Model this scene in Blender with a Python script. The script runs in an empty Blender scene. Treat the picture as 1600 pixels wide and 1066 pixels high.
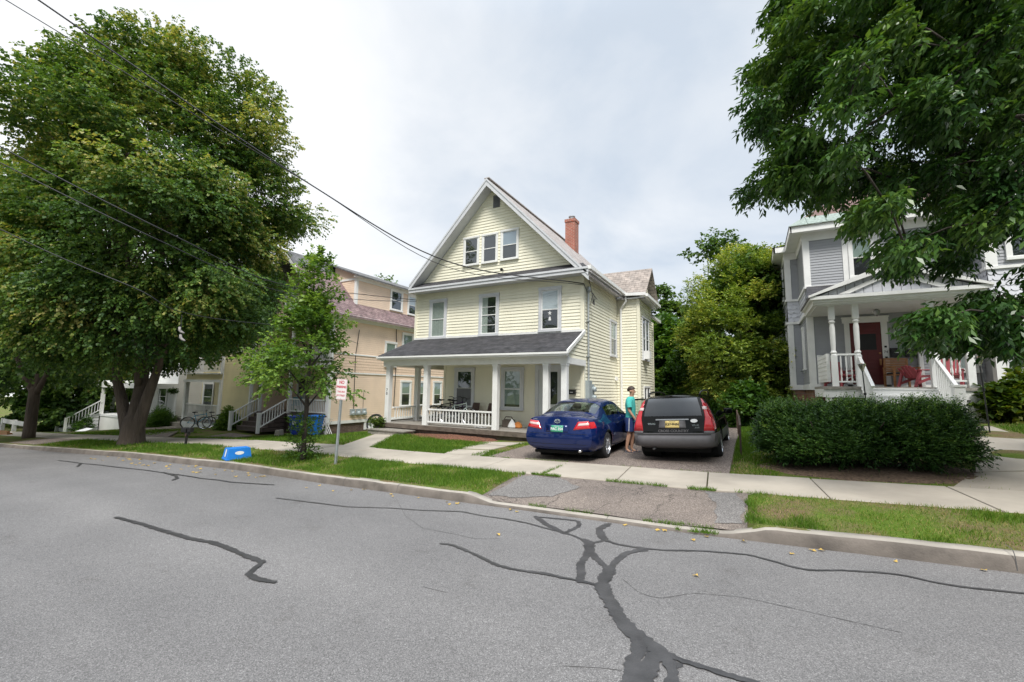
import bpy, math, random
import numpy as np
from mathutils import Vector, Matrix
random.seed(7); rng=np.random.default_rng(11)
SC=bpy.context.scene; COL=SC.collection
R=math.radians
# ---------------------------------------------------------------- helpers
def link(o,parent=None):
    COL.objects.link(o)
    if parent is not None: o.parent=parent
    return o
def tag(o,label=None,cat=None,group=None,kind=None):
    if label:o['label']=label
    if cat:o['category']=cat
    if group:o['group']=group
    if kind:o['kind']=kind
    return o
def empty(name,loc,label,cat,group=None,rz=0,ry=0,rx=0):
    o=bpy.data.objects.new(name,None); o.empty_display_size=.3
    o.location=loc; o.rotation_euler=(rx,ry,rz); link(o)
    return tag(o,label,cat,group)
class MB:
    def __init__(s): s.v=[];s.f=[];s.m=[]
    def add(s,vs,fs,m=0):
        b=len(s.v); s.v+= [tuple(p) for p in vs]
        for f in fs: s.f.append([b+i for i in f]); s.m.append(m)
        return s
    def box(s,x0,x1,y0,y1,z0,z1,m=0):
        x0,x1=min(x0,x1),max(x0,x1);y0,y1=min(y0,y1),max(y0,y1);z0,z1=min(z0,z1),max(z0,z1)
        return s.add([(x0,y0,z0),(x1,y0,z0),(x1,y1,z0),(x0,y1,z0),(x0,y0,z1),(x1,y0,z1),(x1,y1,z1),(x0,y1,z1)],
          [(0,3,2,1),(4,5,6,7),(0,1,5,4),(1,2,6,5),(2,3,7,6),(3,0,4,7)],m)
    def obox(s,c,size,M,m=0):
        a,b,d=[q/2 for q in size]; c=Vector(c)
        vs=[c+M@Vector(p) for p in [(-a,-b,-d),(a,-b,-d),(a,b,-d),(-a,b,-d),(-a,-b,d),(a,-b,d),(a,b,d),(-a,b,d)]]
        return s.add(vs,[(0,3,2,1),(4,5,6,7),(0,1,5,4),(1,2,6,5),(2,3,7,6),(3,0,4,7)],m)
    def beam(s,p,q,w,h,m=0,up=(0,0,1)):
        p,q=Vector(p),Vector(q); d=q-p; y=d.normalized(); x=y.cross(Vector(up))
        if x.length<1e-5: x=y.cross(Vector((0,1,0)))
        x.normalize(); z=x.cross(y)
        M=Matrix((x,y,z)).transposed()
        return s.obox((p+q)/2,(w,d.length,h),M,m)
    def tube(s,pts,r,n=8,m=0,cap=True):
        pts=[Vector(p) for p in pts]; k=len(pts)
        rs=r if isinstance(r,(list,tuple)) else [r]*k
        vs=[];fs=[]; ref=None
        for i,p in enumerate(pts):
            t=(pts[min(i+1,k-1)]-pts[max(i-1,0)])
            t=t.normalized() if t.length>1e-9 else Vector((0,0,1))
            if ref is None: ref=t.orthogonal().normalized()
            x=(ref-t*ref.dot(t))
            x=x.normalized() if x.length>1e-6 else t.orthogonal().normalized()
            ref=x; y=t.cross(x)
            for j in range(n):
                a=2*math.pi*j/n; vs.append(p+(x*math.cos(a)+y*math.sin(a))*rs[i])
        for i in range(k-1):
            for j in range(n):
                fs.append((i*n+j,i*n+(j+1)%n,(i+1)*n+(j+1)%n,(i+1)*n+j))
        if cap: fs.append(tuple(range(n-1,-1,-1))); fs.append(tuple(range((k-1)*n,k*n)))
        return s.add(vs,fs,m)
    def lathe(s,c,prof,n=16,m=0,ax=None):
        # prof: list of (r,h) about axis ax (default +Z) through c
        c=Vector(c); ax=Vector(ax or (0,0,1)).normalized(); x=ax.orthogonal().normalized(); y=ax.cross(x)
        vs=[];fs=[];k=len(prof)
        for r,h in prof:
            for j in range(n):
                a=2*math.pi*(j+.5)/n; vs.append(c+ax*h+(x*math.cos(a)+y*math.sin(a))*r)
        for i in range(k-1):
            for j in range(n): fs.append((i*n+j,i*n+(j+1)%n,(i+1)*n+(j+1)%n,(i+1)*n+j))
        return s.add(vs,fs,m)
    def prism(s,poly,d,m=0):
        # poly: 3d points, extruded by vector d
        d=Vector(d);n=len(poly); P=[Vector(p) for p in poly]
        vs=P+[p+d for p in P]
        fs=[tuple(range(n)),tuple(range(2*n-1,n-1,-1))]+[(i,i+n,(i+1)%n+n,(i+1)%n) for i in range(n)]
        return s.add(vs,fs,m)
    def grid(s,fn,us,vs_,m=0):
        nu,nv=len(us),len(vs_)
        P=[fn(u,v) for u in us for v in vs_]
        return s.add(P,[(i*nv+j,(i+1)*nv+j,(i+1)*nv+j+1,i*nv+j+1) for i in range(nu-1) for j in range(nv-1)],m)
    def build(s,name,mats,parent=None,smooth=False,o=(0,0,0),k=1.0):
        me=bpy.data.meshes.new(name)
        if k!=1 or any(o): s.v=[((x-o[0])*k,(y-o[1])*k,(z-o[2])*k) for x,y,z in s.v]
        me.from_pydata(s.v,[],s.f)
        if not isinstance(mats,(list,tuple)): mats=[mats]
        for q in mats: me.materials.append(q)
        me.polygons.foreach_set('material_index',s.m)
        if smooth: me.polygons.foreach_set('use_smooth',[True]*len(s.f))
        me.update()
        ob=bpy.data.objects.new(name,me)
        return link(ob,parent)
def soft(o,w=.01,seg=2,ang=35):
    b=o.modifiers.new('bevel','BEVEL'); b.width=w; b.segments=seg; b.limit_method='ANGLE'; b.angle_limit=R(ang)
    return o
def fast_mesh(name,V,F,mat,parent=None,attr=None,smooth=False):
    """V (n,3) F (m,k) numpy -> object; attr: per-face float 'tint'"""
    me=bpy.data.meshes.new(name); n=len(V); m,k=F.shape
    me.vertices.add(n); me.vertices.foreach_set('co',np.asarray(V,np.float32).ravel())
    me.loops.add(m*k); me.loops.foreach_set('vertex_index',F.astype(np.int32).ravel())
    me.polygons.add(m); me.polygons.foreach_set('loop_start',np.arange(0,m*k,k,dtype=np.int32))
    me.polygons.foreach_set('loop_total',np.full(m,k,np.int32))
    if smooth: me.polygons.foreach_set('use_smooth',np.ones(m,bool))
    me.update(calc_edges=True)
    if attr is not None:
        a=me.attributes.new('tint','FLOAT','FACE'); a.data.foreach_set('value',np.asarray(attr,np.float32))
    me.materials.append(mat)
    return link(bpy.data.objects.new(name,me),parent)
# ---------------------------------------------------------------- materials
def nt(name):
    m=bpy.data.materials.new(name); m.use_nodes=True; t=m.node_tree
    return m,t,t.nodes['Principled BSDF'],t.nodes['Material Output']
def N(t,ty,**kw):
    n=t.nodes.new(ty)
    for a,b in kw.items():
        if a.startswith('_'): setattr(n,a[1:],b)
        else: n.inputs[a.replace('__',' ')].default_value=b
    return n
def L(t,a,ao,b,bi): t.links.new(a.outputs[ao],b.inputs[bi])
def c4(c): return (c[0],c[1],c[2],1)
def ramp(t,stops):
    r=t.nodes.new('ShaderNodeValToRGB'); e=r.color_ramp.elements
    while len(e)<len(stops): e.new(.5)
    for q,(p,c) in zip(e,stops): q.position=p; q.color=c4(c)
    return r
def mat(name,c,r=.6,ns=6,na=.12,metal=0,coat=0,bump=0,bs=60,spec=.5,det=4,stretch=None,bd=.01):
    m,t,b,o=nt(name)
    b.inputs['Roughness'].default_value=r; b.inputs['Metallic'].default_value=metal
    b.inputs['Coat Weight'].default_value=coat; b.inputs['Coat Roughness'].default_value=.04
    b.inputs['Specular IOR Level'].default_value=spec
    tc=N(t,'ShaderNodeTexCoord'); src=(tc,'Object')
    if stretch:
        mp=N(t,'ShaderNodeMapping'); mp.inputs['Scale'].default_value=stretch; L(t,tc,'Object',mp,'Vector'); src=(mp,'Vector')
    if na>0:
        n=N(t,'ShaderNodeTexNoise',Scale=ns,Detail=det,Roughness=.6); L(t,src[0],src[1],n,'Vector')
        rp=ramp(t,[(.3,[q*(1-na) for q in c]),(.7,[min(1,q*(1+na)) for q in c])]); L(t,n,'Fac',rp,'Fac'); L(t,rp,'Color',b,'Base Color')
    else: b.inputs['Base Color'].default_value=c4(c)
    if bump:
        n2=N(t,'ShaderNodeTexNoise',Scale=bs,Detail=3); L(t,src[0],src[1],n2,'Vector')
        bp=N(t,'ShaderNodeBump',Strength=bump,Distance=bd); L(t,n2,'Fac',bp,'Height'); L(t,bp,'Normal',b,'Normal')
    return m
def glass(name,tint=(.8,.85,.85),refl=.18,rough=.02):
    m,t,b,o=nt(name); t.nodes.remove(b)
    tr=N(t,'ShaderNodeBsdfTransparent',Color=c4(tint)); gl=N(t,'ShaderNodeBsdfGlossy',Roughness=rough,Color=(.9,.95,1,1))
    lw=N(t,'ShaderNodeLayerWeight',Blend=.35); ma=N(t,'ShaderNodeMath',_operation='MULTIPLY_ADD'); ma.inputs[1].default_value=.5; ma.inputs[2].default_value=refl
    L(t,lw,'Facing',ma,0)
    # thin wavy panes: slight normal wobble so reflections are not ruler straight
    tc=N(t,'ShaderNodeTexCoord'); n=N(t,'ShaderNodeTexNoise',Scale=2.2,Detail=1); L(t,tc,'Object',n,'Vector')
    bp=N(t,'ShaderNodeBump',Strength=.04,Distance=.1); L(t,n,'Fac',bp,'Height'); L(t,bp,'Normal',gl,'Normal')
    mx=N(t,'ShaderNodeMixShader'); L(t,ma,0,mx,0); L(t,tr,0,mx,1); L(t,gl,0,mx,2); L(t,mx,0,o,'Surface')
    return m
def brickmat(name,c1,c2,mortar,axes='XZ',bw=.3,rh=.15,ms=.012,na=.2,rough=.85,off=.5,bump=.4,soot=0):
    """courses laid along the object's own axes; axes='XZ','YZ','SZ' (x+y, z) or 'XY'"""
    m,t,b,o=nt(name); b.inputs['Roughness'].default_value=rough
    tc=N(t,'ShaderNodeTexCoord'); sp=N(t,'ShaderNodeSeparateXYZ'); L(t,tc,'Object',sp,0)
    cb=N(t,'ShaderNodeCombineXYZ')
    if axes[0]=='S':
        ad=N(t,'ShaderNodeMath',_operation='ADD'); L(t,sp,'X',ad,0); L(t,sp,'Y',ad,1); L(t,ad,0,cb,'X')
    else: L(t,sp,axes[0],cb,'X')
    L(t,sp,axes[1],cb,'Y')
    br=N(t,'ShaderNodeTexBrick',Scale=1.0,Mortar__Size=ms,Brick__Width=bw,Row__Height=rh,Color1=c4(c1),Color2=c4(c2),Mortar=c4(mortar)); br.offset=off
    L(t,cb,'Vector',br,'Vector')
    n=N(t,'ShaderNodeTexNoise',Scale=3.5,Detail=6,Roughness=.65); L(t,tc,'Object',n,'Vector')
    rp=ramp(t,[(.28,[1-na*1.6]*3),(.72,[1+na]*3)]); L(t,n,'Fac',rp,'Fac')
    mx=N(t,'ShaderNodeMix',_data_type='RGBA',_blend_type='MULTIPLY'); mx.inputs[0].default_value=1
    L(t,br,'Color',mx,6); L(t,rp,'Color',mx,7); L(t,mx,2,b,'Base Color')
    bp=N(t,'ShaderNodeBump',Strength=bump,Distance=.012); bp.invert=True; L(t,br,'Fac',bp,'Height'); L(t,bp,'Normal',b,'Normal')
    return m
def leafmat(name,stops,trans=.35,gloss=.06,rough=.45):
    m,t,b,o=nt(name); at=N(t,'ShaderNodeAttribute',_attribute_name='tint'); rp=ramp(t,stops); L(t,at,'Fac',rp,'Fac')
    L(t,rp,'Color',b,'Base Color'); b.inputs['Roughness'].default_value=rough; b.inputs['Specular IOR Level'].default_value=gloss*5
    tl=N(t,'ShaderNodeBsdfTranslucent'); hs=N(t,'ShaderNodeMix',_data_type='RGBA',_blend_type='MULTIPLY'); hs.inputs[0].default_value=1
    L(t,rp,'Color',hs,6); hs.inputs[7].default_value=(1.3,1.25,.5,1); L(t,hs,2,tl,'Color')
    mx=N(t,'ShaderNodeMixShader'); mx.inputs[0].default_value=trans; L(t,b,0,mx,1); L(t,tl,0,mx,2); L(t,mx,0,o,'Surface')
    return m
M={}
M['vinyl']=mat('yellow_vinyl_siding',(.85,.815,.655),.55,1.0,.06,stretch=(1.3,1.3,.22),det=6)
M['white']=mat('white_paint',(.78,.78,.76),.5,2.5,.06)
M['trimgrey']=mat('grey_trim_paint',(.60,.61,.63),.5,2.5,.06)
M['alu']=mat('aluminium_flashing',(.62,.66,.70),.35,5,.05,metal=.3)
M['porchgrey']=mat('grey_porch_boards',(.27,.25,.22),.75,9,.25,bump=.2)
M['darkwood']=mat('weathered_dark_wood',(.13,.105,.085),.85,5,.35,bump=.4,bs=25)
M['browndeck']=mat('brown_stained_deck',(.085,.062,.055),.7,6,.2)
M['shingle']=brickmat('charcoal_asphalt_shingle',(.062,.060,.066),(.034,.034,.039),(.018,.018,.02),'XZ',.24,.085,.006,.45)
M['shingleY']=brickmat('weathered_pink_slate',(.44,.39,.365),(.37,.335,.315),(.2,.18,.17),'YZ',.3,.13,.01,.3)
M['slateX']=brickmat('pinkish_slate_gable_roof',(.37,.315,.275),(.31,.27,.24),(.17,.145,.13),'XZ',.3,.13,.01,.3)
M['valley']=mat('pale_metal_valley',(.62,.58,.56),.45,4,.12,metal=.3)
M['purpleslate']=brickmat('purple_slate',(.23,.155,.16),(.29,.21,.205),(.10,.07,.07),'YZ',.3,.12,.01,.35)
M['greyshingle']=brickmat('grey_asphalt_shingle',(.17,.17,.17),(.135,.135,.14),(.07,.07,.07),'YZ',.3,.1,.008,.3)
M['brick']=brickmat('red_brick',(.42,.10,.055),(.34,.08,.045),(.40,.30,.25),'SZ',.22,.075,.012,.15)
M['brownbrick']=brickmat('brown_foundation_brick',(.10,.065,.05),(.13,.08,.06),(.16,.13,.11),'SZ',.22,.075,.01,.25)
M['redstone']=brickmat('reddish_stone_foundation',(.40,.22,.16),(.32,.17,.12),(.3,.22,.18),'SZ',.6,.25,.02,.2)
M['lattice']=mat('white_lattice',(.74,.74,.72),.6,3,.05)
M['peach']=mat('peach_clapboard',(.80,.63,.485),.6,1.2,.06)
M['peachsh']=mat('peach_shingle_band',(.74,.57,.43),.6,8,.08)
M['butter']=mat('butter_yellow_clapboard',(.68,.60,.36),.6,1.5,.06)
M['whiteclap']=mat('white_clapboard',(.72,.72,.70),.6,1.5,.06)
M['greyclap']=mat('grey_clapboard',(.33,.34,.36),.6,1.5,.05)
M['scallop']=mat('pale_grey_scalloped_shingle',(.56,.57,.61),.6,5,.06)
M['copper']=mat('weathered_copper_roof',(.25,.30,.265),.6,2.2,.38,stretch=(6,6,.6))
M['rooftile']=brickmat('brownish_red_roof',(.20,.12,.11),(.24,.15,.13),(.12,.08,.07),'YZ',.3,.12,.01,.3)
M['glass']=glass('window_glass',refl=.06)
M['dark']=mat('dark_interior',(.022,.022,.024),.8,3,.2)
M['curtain']=mat('pale_curtain',(.50,.52,.47),.9,5,.12,stretch=(9,9,.4))
M['blind']=mat('pale_blind',(.66,.68,.70),.8,3,.04)
M['blindblue']=mat('blue_grey_blind',(.42,.47,.54),.8,3,.05)
M['shade']=mat('green_grey_shade',(.40,.46,.41),.85,3,.06)
M['screen']=mat('insect_screen',(.16,.165,.175),.8,4,.1)
M['door']=mat('white_door_paint',(.62,.64,.64),.45,3,.05)
M['reddoor']=mat('dark_red_door_paint',(.11,.014,.016),.4,4,.15)
M['galv']=mat('galvanised_steel',(.42,.45,.46),.45,8,.15,metal=.55)
M['meter']=mat('grey_meter_box',(.36,.41,.42),.5,6,.1,metal=.2)
M['black']=mat('black_plastic',(.012,.012,.013),.4,6,.2)
M['rubber']=mat('tyre_rubber',(.02,.02,.021),.85,9,.25,bump=.2)
M['chrome']=mat('bright_metal',(.62,.63,.65),.22,5,.05,metal=.9)
M['steel']=mat('grey_steel',(.28,.29,.3),.4,5,.1,metal=.7)
M['rail']=mat('brown_metal_rail',(.075,.045,.035),.5,6,.2)
M['concrete']=mat('sidewalk_concrete',(.375,.335,.28),.9,.9,.19,bump=.3,bs=90,det=8)
M['kerb']=mat('kerb_concrete',(.34,.31,.27),.9,1.7,.28,bump=.5,bs=50,det=9)
M['trunk']=mat('tree_bark',(.095,.072,.056),.95,6,.35,bump=1.0,bs=16,stretch=(1,1,.16),bd=.06)
M['trunkdark']=mat('dark_bark',(.05,.04,.033),.95,7,.3,bump=1.0,bs=18,stretch=(1,1,.2),bd=.05)
M['bin']=mat('blue_bin_plastic',(.012,.20,.66),.45,6,.07)
M['cartdark']=mat('dark_blue_cart_plastic',(.010,.045,.36),.45,6,.08)
M['cartblue']=mat('bright_blue_cart_plastic',(.010,.155,.55),.45,6,.08)
M['label']=mat('white_label',(.75,.76,.76),.5,9,.05)
M['signwhite']=mat('sign_white',(.82,.78,.77),.45,5,.04)
M['signred']=mat('sign_red_ink',(.55,.02,.05),.5,9,.08)
M['skin']=mat('skin',(.56,.32,.215),.55,30,.06)
M['hair']=mat('dark_brown_hair',(.045,.026,.018),.6,40,.3)
M['shirt']=mat('turquoise_cotton',(.075,.50,.45),.9,14,.07)
M['shorts']=mat('navy_cotton',(.022,.045,.16),.85,14,.1)
M['sandal']=mat('grey_sandal',(.14,.14,.16),.8,20,.1)
M['cedar']=mat('oiled_wood',(.36,.17,.065),.55,8,.25,stretch=(1,1,8))
M['redplastic']=mat('coral_red_plastic',(.36,.07,.085),.5,6,.06)
M['brownseat']=mat('brown_vinyl_seat',(.085,.05,.04),.5,8,.15)
M['teal']=mat('teal_plastic',(.015,.18,.24),.5,6,.1)
M['cable']=mat('black_cable',(.02,.02,.022),.6,6,.1)
M['terracotta']=mat('dark_pot',(.05,.045,.04),.7,6,.2)
M['offwhite']=mat('scuffed_offwhite',(.27,.25,.24),.8,12,.2)
M['ink']=mat('black_ink',(.02,.02,.02),.6,6,.1)
# ---------------------------------------------------------------- terrain functions (metres; the camera is 1.68 m above z=0)
SX=[-200,-80,-42,-34,-30,-24,-20,-17,-14,-11,-8,-3,-1,3,10,30,100]
SZ=[-8,-3.4,-1.7,-1.32,-1.12,-.82,-.6,-.43,-.32,-.2,-.15,0,.05,.23,.5,1.2,3]
CP=[(-13,12.8,.09),(-8,13,.03),(-3,12,0),(-3,25,0),(-19.5,14.3,-.28),(-19.1,15.2,-.35),(-15,15,-.14),(-33,14.5,.03),(-29.5,14.2,.08),(-46,14.5,-.3),(2.3,16.5,.8),(6,16,.65),(2,12,.12),(5.5,13,.3),(3,25,1.),(0,16,.15),(-.3,20,.2),(.5,24,.3),(4.7,14.2,.55),(-30,25,-.4),(-15,25,-.3),(10,14,.5)]
def S(X): return np.interp(X,SX,SZ)
def lot(X,Y):
    w=0;d=0
    for a,b,c in CP:
        q=1/(((X-a)**2+(Y-b)**2)+.3)**1.5; w=w+q; d=d+q*c
    return d/w*np.clip((Y-9.7)/2.2,0,1)
def road_z(X,Y): return S(X)-.23+.09*(1-np.clip(((Y-1.2)/5.08),-1,1)**2)
def ground_z(X,Y):
    return S(X)-.07+.07*np.clip((Y-6.45)/1.5,0,1)+lot(X,Y)
def vnoise(X,Y,s,seed=0):
    X=np.asarray(X)*s+seed*17.3; Y=np.asarray(Y)*s+seed*9.1
    xi=np.floor(X);yi=np.floor(Y);fx=X-xi;fy=Y-yi;fx=fx*fx*(3-2*fx);fy=fy*fy*(3-2*fy)
    h=lambda a,b: np.modf(np.abs(np.sin(a*127.1+b*311.7)*43758.5453))[0]
    return (h(xi,yi)*(1-fx)+h(xi+1,yi)*fx)*(1-fy)+(h(xi,yi+1)*(1-fx)+h(xi+1,yi+1)*fx)*fy
APX0,APX1=-4.15,-.2        # driveway crossing between kerb and sidewalk
def apron_in(X,Y): return (X>APX0-.1)&(X<APX1+.1)&(Y<8.0)&(Y>6.2)
def apron_z(X,Y):
    f=np.clip((Y-6.38)/1.5,0,1)
    return (S(X)-.17)*(1-f)+(S(X)-.012)*f-.02*vnoise(X,Y,1.3,3)
def sheet(name,fn,xs,ys,mat,kind='structure'):
    X,Y=np.meshgrid(xs,ys,indexing='ij'); Z=fn(X,Y)
    V=np.stack([X,Y,Z],-1).reshape(-1,3); nx,ny=len(xs),len(ys)
    i=np.arange((nx-1)*(ny-1)); a=(i//(ny-1))*ny+i%(ny-1)
    F=np.stack([a,a+ny,a+ny+1,a+1],-1)
    o=fast_mesh(name,V,F,mat,smooth=True); tag(o,kind=kind); return o
def ar(*segs):
    out=[]
    for a,b,st in segs: out+=list(np.arange(a,b-1e-6,st))
    return np.array(out+[segs[-1][1]])
# -- ground materials
def m_ground():
    m,t,b,o=nt('lawn_soil'); tc=N(t,'ShaderNodeTexCoord')
    n=N(t,'ShaderNodeTexNoise',Scale=1.1,Detail=8,Roughness=.65); L(t,tc,'Object',n,'Vector')
    n2=N(t,'ShaderNodeTexNoise',Scale=40,Detail=4); L(t,tc,'Object',n2,'Vector')
    g=ramp(t,[(.3,(.060,.105,.016)),(.6,(.11,.17,.026)),(.8,(.17,.17,.05))]); L(t,n2,'Fac',g,'Fac')
    br=ramp(t,[(.3,(.12,.085,.05)),(.7,(.21,.16,.09))]); L(t,n2,'Fac',br,'Fac')
    k=ramp(t,[(.42,(0,0,0)),(.62,(1,1,1))]); L(t,n,'Fac',k,'Fac')
    mx=N(t,'ShaderNodeMix',_data_type='RGBA'); L(t,k,'Color',mx,0); L(t,g,'Color',mx,6); L(t,br,'Color',mx,7)
    L(t,mx,2,b,'Base Color'); b.inputs['Roughness'].default_value=1; b.inputs['Specular IOR Level'].default_value=.1
    bp=N(t,'ShaderNodeBump',Strength=.8,Distance=.03); L(t,n2,'Fac',bp,'Height'); L(t,bp,'Normal',b,'Normal')
    return m
def m_asphalt(name,c,speck,scale,mott=.12,cracks=0,warm=0,lane=0):
    m,t,b,o=nt(name); tc=N(t,'ShaderNodeTexCoord')
    v=N(t,'ShaderNodeTexVoronoi',Scale=scale,_feature='F1'); L(t,tc,'Object',v,'Vector')
    n=N(t,'ShaderNodeTexNoise',Scale=scale*.7,Detail=3,Roughness=.7); L(t,tc,'Object',n,'Vector')
    sp=N(t,'ShaderNodeSeparateColor'); L(t,v,'Color',sp,0)
    rp=ramp(t,[(0,[q*(1-speck) for q in c]),(.55,c),(.86,[q*(1+speck*.6) for q in c]),(1,[min(.8,q*(1+speck*1.9)) for q in c])]); L(t,sp,0,rp,'Fac')
    big=N(t,'ShaderNodeTexNoise',Scale=.55,Detail=7,Roughness=.6); L(t,tc,'Object',big,'Vector')
    rb=ramp(t,[(.3,[1-mott]*3),(.7,[1+mott,1+mott*(1-warm*.3),1+mott*(1-warm)])]); L(t,big,'Fac',rb,'Fac')
    mx=N(t,'ShaderNodeMix',_data_type='RGBA',_blend_type='MULTIPLY'); mx.inputs[0].default_value=1; L(t,rp,'Color',mx,6); L(t,rb,'Color',mx,7)
    rn=ramp(t,[(.3,(.82,.82,.82)),(.7,(1.16,1.16,1.16))]); L(t,n,'Fac',rn,'Fac')
    m2=N(t,'ShaderNodeMix',_data_type='RGBA',_blend_type='MULTIPLY'); m2.inputs[0].default_value=1; L(t,mx,2,m2,6); L(t,rn,'Color',m2,7)
    if lane:
        mp=N(t,'ShaderNodeMapping'); mp.inputs['Scale'].default_value=(.035,.62,1); L(t,tc,'Object',mp,'Vector')
        ln=N(t,'ShaderNodeTexNoise',Scale=1.0,Detail=2); L(t,mp,'Vector',ln,'Vector'); rl=ramp(t,[(.32,(.88,.88,.885)),(.68,(1.09,1.085,1.08))]); L(t,ln,'Fac',rl,'Fac')
        st=N(t,'ShaderNodeTexNoise',Scale=2.3,Detail=7,Roughness=.7); L(t,tc,'Object',st,'Vector'); rs=ramp(t,[(.30,(.86,.85,.84)),(.42,(1,1,1))]); L(t,st,'Fac',rs,'Fac')
        for rr_ in(rl,rs):
            m4=N(t,'ShaderNodeMix',_data_type='RGBA',_blend_type='MULTIPLY'); m4.inputs[0].default_value=1; L(t,m2,2,m4,6); L(t,rr_,'Color',m4,7); m2=m4
    out=m2
    if cracks:
        vc=N(t,'ShaderNodeTexVoronoi',Scale=cracks,_feature='DISTANCE_TO_EDGE'); dn=N(t,'ShaderNodeTexNoise',Scale=2.5,Detail=5); L(t,tc,'Object',dn,'Vector')
        vm=N(t,'ShaderNodeVectorMath',_operation='MULTIPLY_ADD'); vm.inputs[1].default_value=(.5,.5,.5); L(t,dn,'Color',vm,0); L(t,tc,'Object',vm,2); L(t,vm,0,vc,'Vector')
        rc=ramp(t,[(0,(.45,.45,.45)),(.012,(1,1,1))]); L(t,vc,'Distance',rc,'Fac')
        m3=N(t,'ShaderNodeMix',_data_type='RGBA',_blend_type='MULTIPLY'); m3.inputs[0].default_value=1; L(t,m2,2,m3,6); L(t,rc,'Color',m3,7); out=m3
    L(t,out,2,b,'Base Color'); b.inputs['Roughness'].default_value=.88; b.inputs['Specular IOR Level'].default_value=.3
    bp=N(t,'ShaderNodeBump',Strength=.55,Distance=.006); L(t,n,'Fac',bp,'Height'); L(t,bp,'Normal',b,'Normal')
    return m
M['ground']=m_ground()
M['road']=m_asphalt('worn_grey_asphalt',(.176,.172,.172),.40,165,.10,warm=.1,lane=1)
M['drive']=m_asphalt('gravelly_brown_asphalt',(.185,.152,.132),.6,60,.12,warm=.2)
M['apron']=m_asphalt('patched_crossing_asphalt',(.178,.152,.138),.5,115,.3,cracks=.9,warm=.3)
M['patch']=m_asphalt('grey_tar_patch',(.172,.163,.157),.5,110,.25)
M['seal']=mat('crack_sealant',(.05,.049,.051),.45,5,.4,bump=.2)
M['thincrack']=mat('open_crack',(.085,.082,.08),.9,9,.2)
M['soil']=mat('brown_soil',(.135,.09,.06),.95,22,.6,bump=1,bs=40)
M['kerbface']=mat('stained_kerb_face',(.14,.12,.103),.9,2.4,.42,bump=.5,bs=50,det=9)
M['mulch']=mat('red_brown_mulch',(.15,.066,.04),.95,28,.85,bump=1,bs=40)
# -- the ground: one sheet out to the horizon, sunk under everything paved
def gfn(X,Y):
    Z=ground_z(X,Y)
    Z=np.where(Y<6.40,road_z(X,np.minimum(Y,6.3))-.08,Z)
    Z=np.where(apron_in(X,Y),apron_z(X,Y)-.06,Z)
    pav=((Y>8.0)&(Y<9.55)&(X>-60)&(X<30))
    Z=np.where(pav,S(X)-.05,Z)
    dr=((X>-6.2)&(X<-.35)&(Y>=9.55)&(Y<26)); Z=np.where(dr,Z-.03,Z)
    far=np.clip((np.hypot(X,Y-10)-60)/150,0,1); return Z*(1-far)+far*(S(X)*.5-1)
xs=ar((-260,-80,20),(-80,-30,3),(-30,-16,.8),(-16,8,.2),(8,20,1),(20,60,5),(60,260,25))
ys=np.concatenate([ar((-200,-20,30),(-20,6.0,4)),[6.2,6.38,6.41,6.46,6.7,7.0,7.3,7.6,7.9,7.98,8.01,8.5,9,9.53,9.58],ar((9.8,16,.25),(16,28,.8),(28,60,4),(60,300,30))])
sheet('ground',gfn,xs,ys,M['ground'])
sheet('road',lambda X,Y:road_z(X,Y),ar((-90,-20,2),(-20,6,.4),(6,45,2)),ar((-5,6.36,.35)),M['road'])
# -- kerb: swept profile with rounded nose, dropped at the driveway and with cracked joints
def kerb():
    mb=MB(); runs=[]
    def prof(x,h):
        zr=float(road_z(x,6.3)); w=.012*float(vnoise(x,0,2.5,5))
        top=zr+h
        return [(x,6.26-w,zr-.06),(x,6.285-w,zr+.02),(x,6.30-w+.03*h,zr+h*.72),(x,6.33-w*.5,top-.012),(x,6.37,top),(x,6.47,top+.004),(x,6.49,top-.1)]
    xs=[]; x=-60.0
    while x<25: xs.append(x); x+= .12 if -8<x<4 else .4
    P=[]
    for x in xs:
        base=.145 if x<0 else .155
        h=base+.012*float(vnoise(x,1,1.1,2))+.010*(float(vnoise(x,3,5.5,6))-.5)
        if x<-2: d=np.clip((x+4.3)/.45,0,1)
        else: d=1-np.clip((x+.35)/.5,0,1)
        h=h*(1-d)+.045*d
        if x<-26: h*=.95
        P.append(prof(x,h))
    n=len(P[0]); vs=[p for r in P for p in r]
    fs=[]
    nxt=-58
    for i in range(len(P)-1):
        if xs[i]>nxt: nxt=xs[i]+3.05; 
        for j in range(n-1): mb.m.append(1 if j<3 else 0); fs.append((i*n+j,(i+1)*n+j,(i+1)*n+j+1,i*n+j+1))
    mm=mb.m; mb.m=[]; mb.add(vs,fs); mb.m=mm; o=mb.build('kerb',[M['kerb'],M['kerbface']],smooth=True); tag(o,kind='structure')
    g=MB()
    for x in [-23,-19.4,-16.6,-13.2,-9.9,-7.35,-5.9,-1.9,2.2]:
        pr=prof(x,(.155 if x<0 else .2)+.012*float(vnoise(x,1,1.1,2)) if not(-4.3<x<-.1) else .045)
        for j in range(1,n-2):
            a,b=Vector(pr[j]),Vector(pr[j+1]); d=Vector((.004,0,0)); q=Vector((0,-.0012,.0012)); g.add([a-d+q,a+d+q,b+d+q,b-d+q],[(0,1,2,3)])
    tag(g.build('kerb_joint_cracks',M['thincrack']),kind='structure')
kerb()
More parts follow.
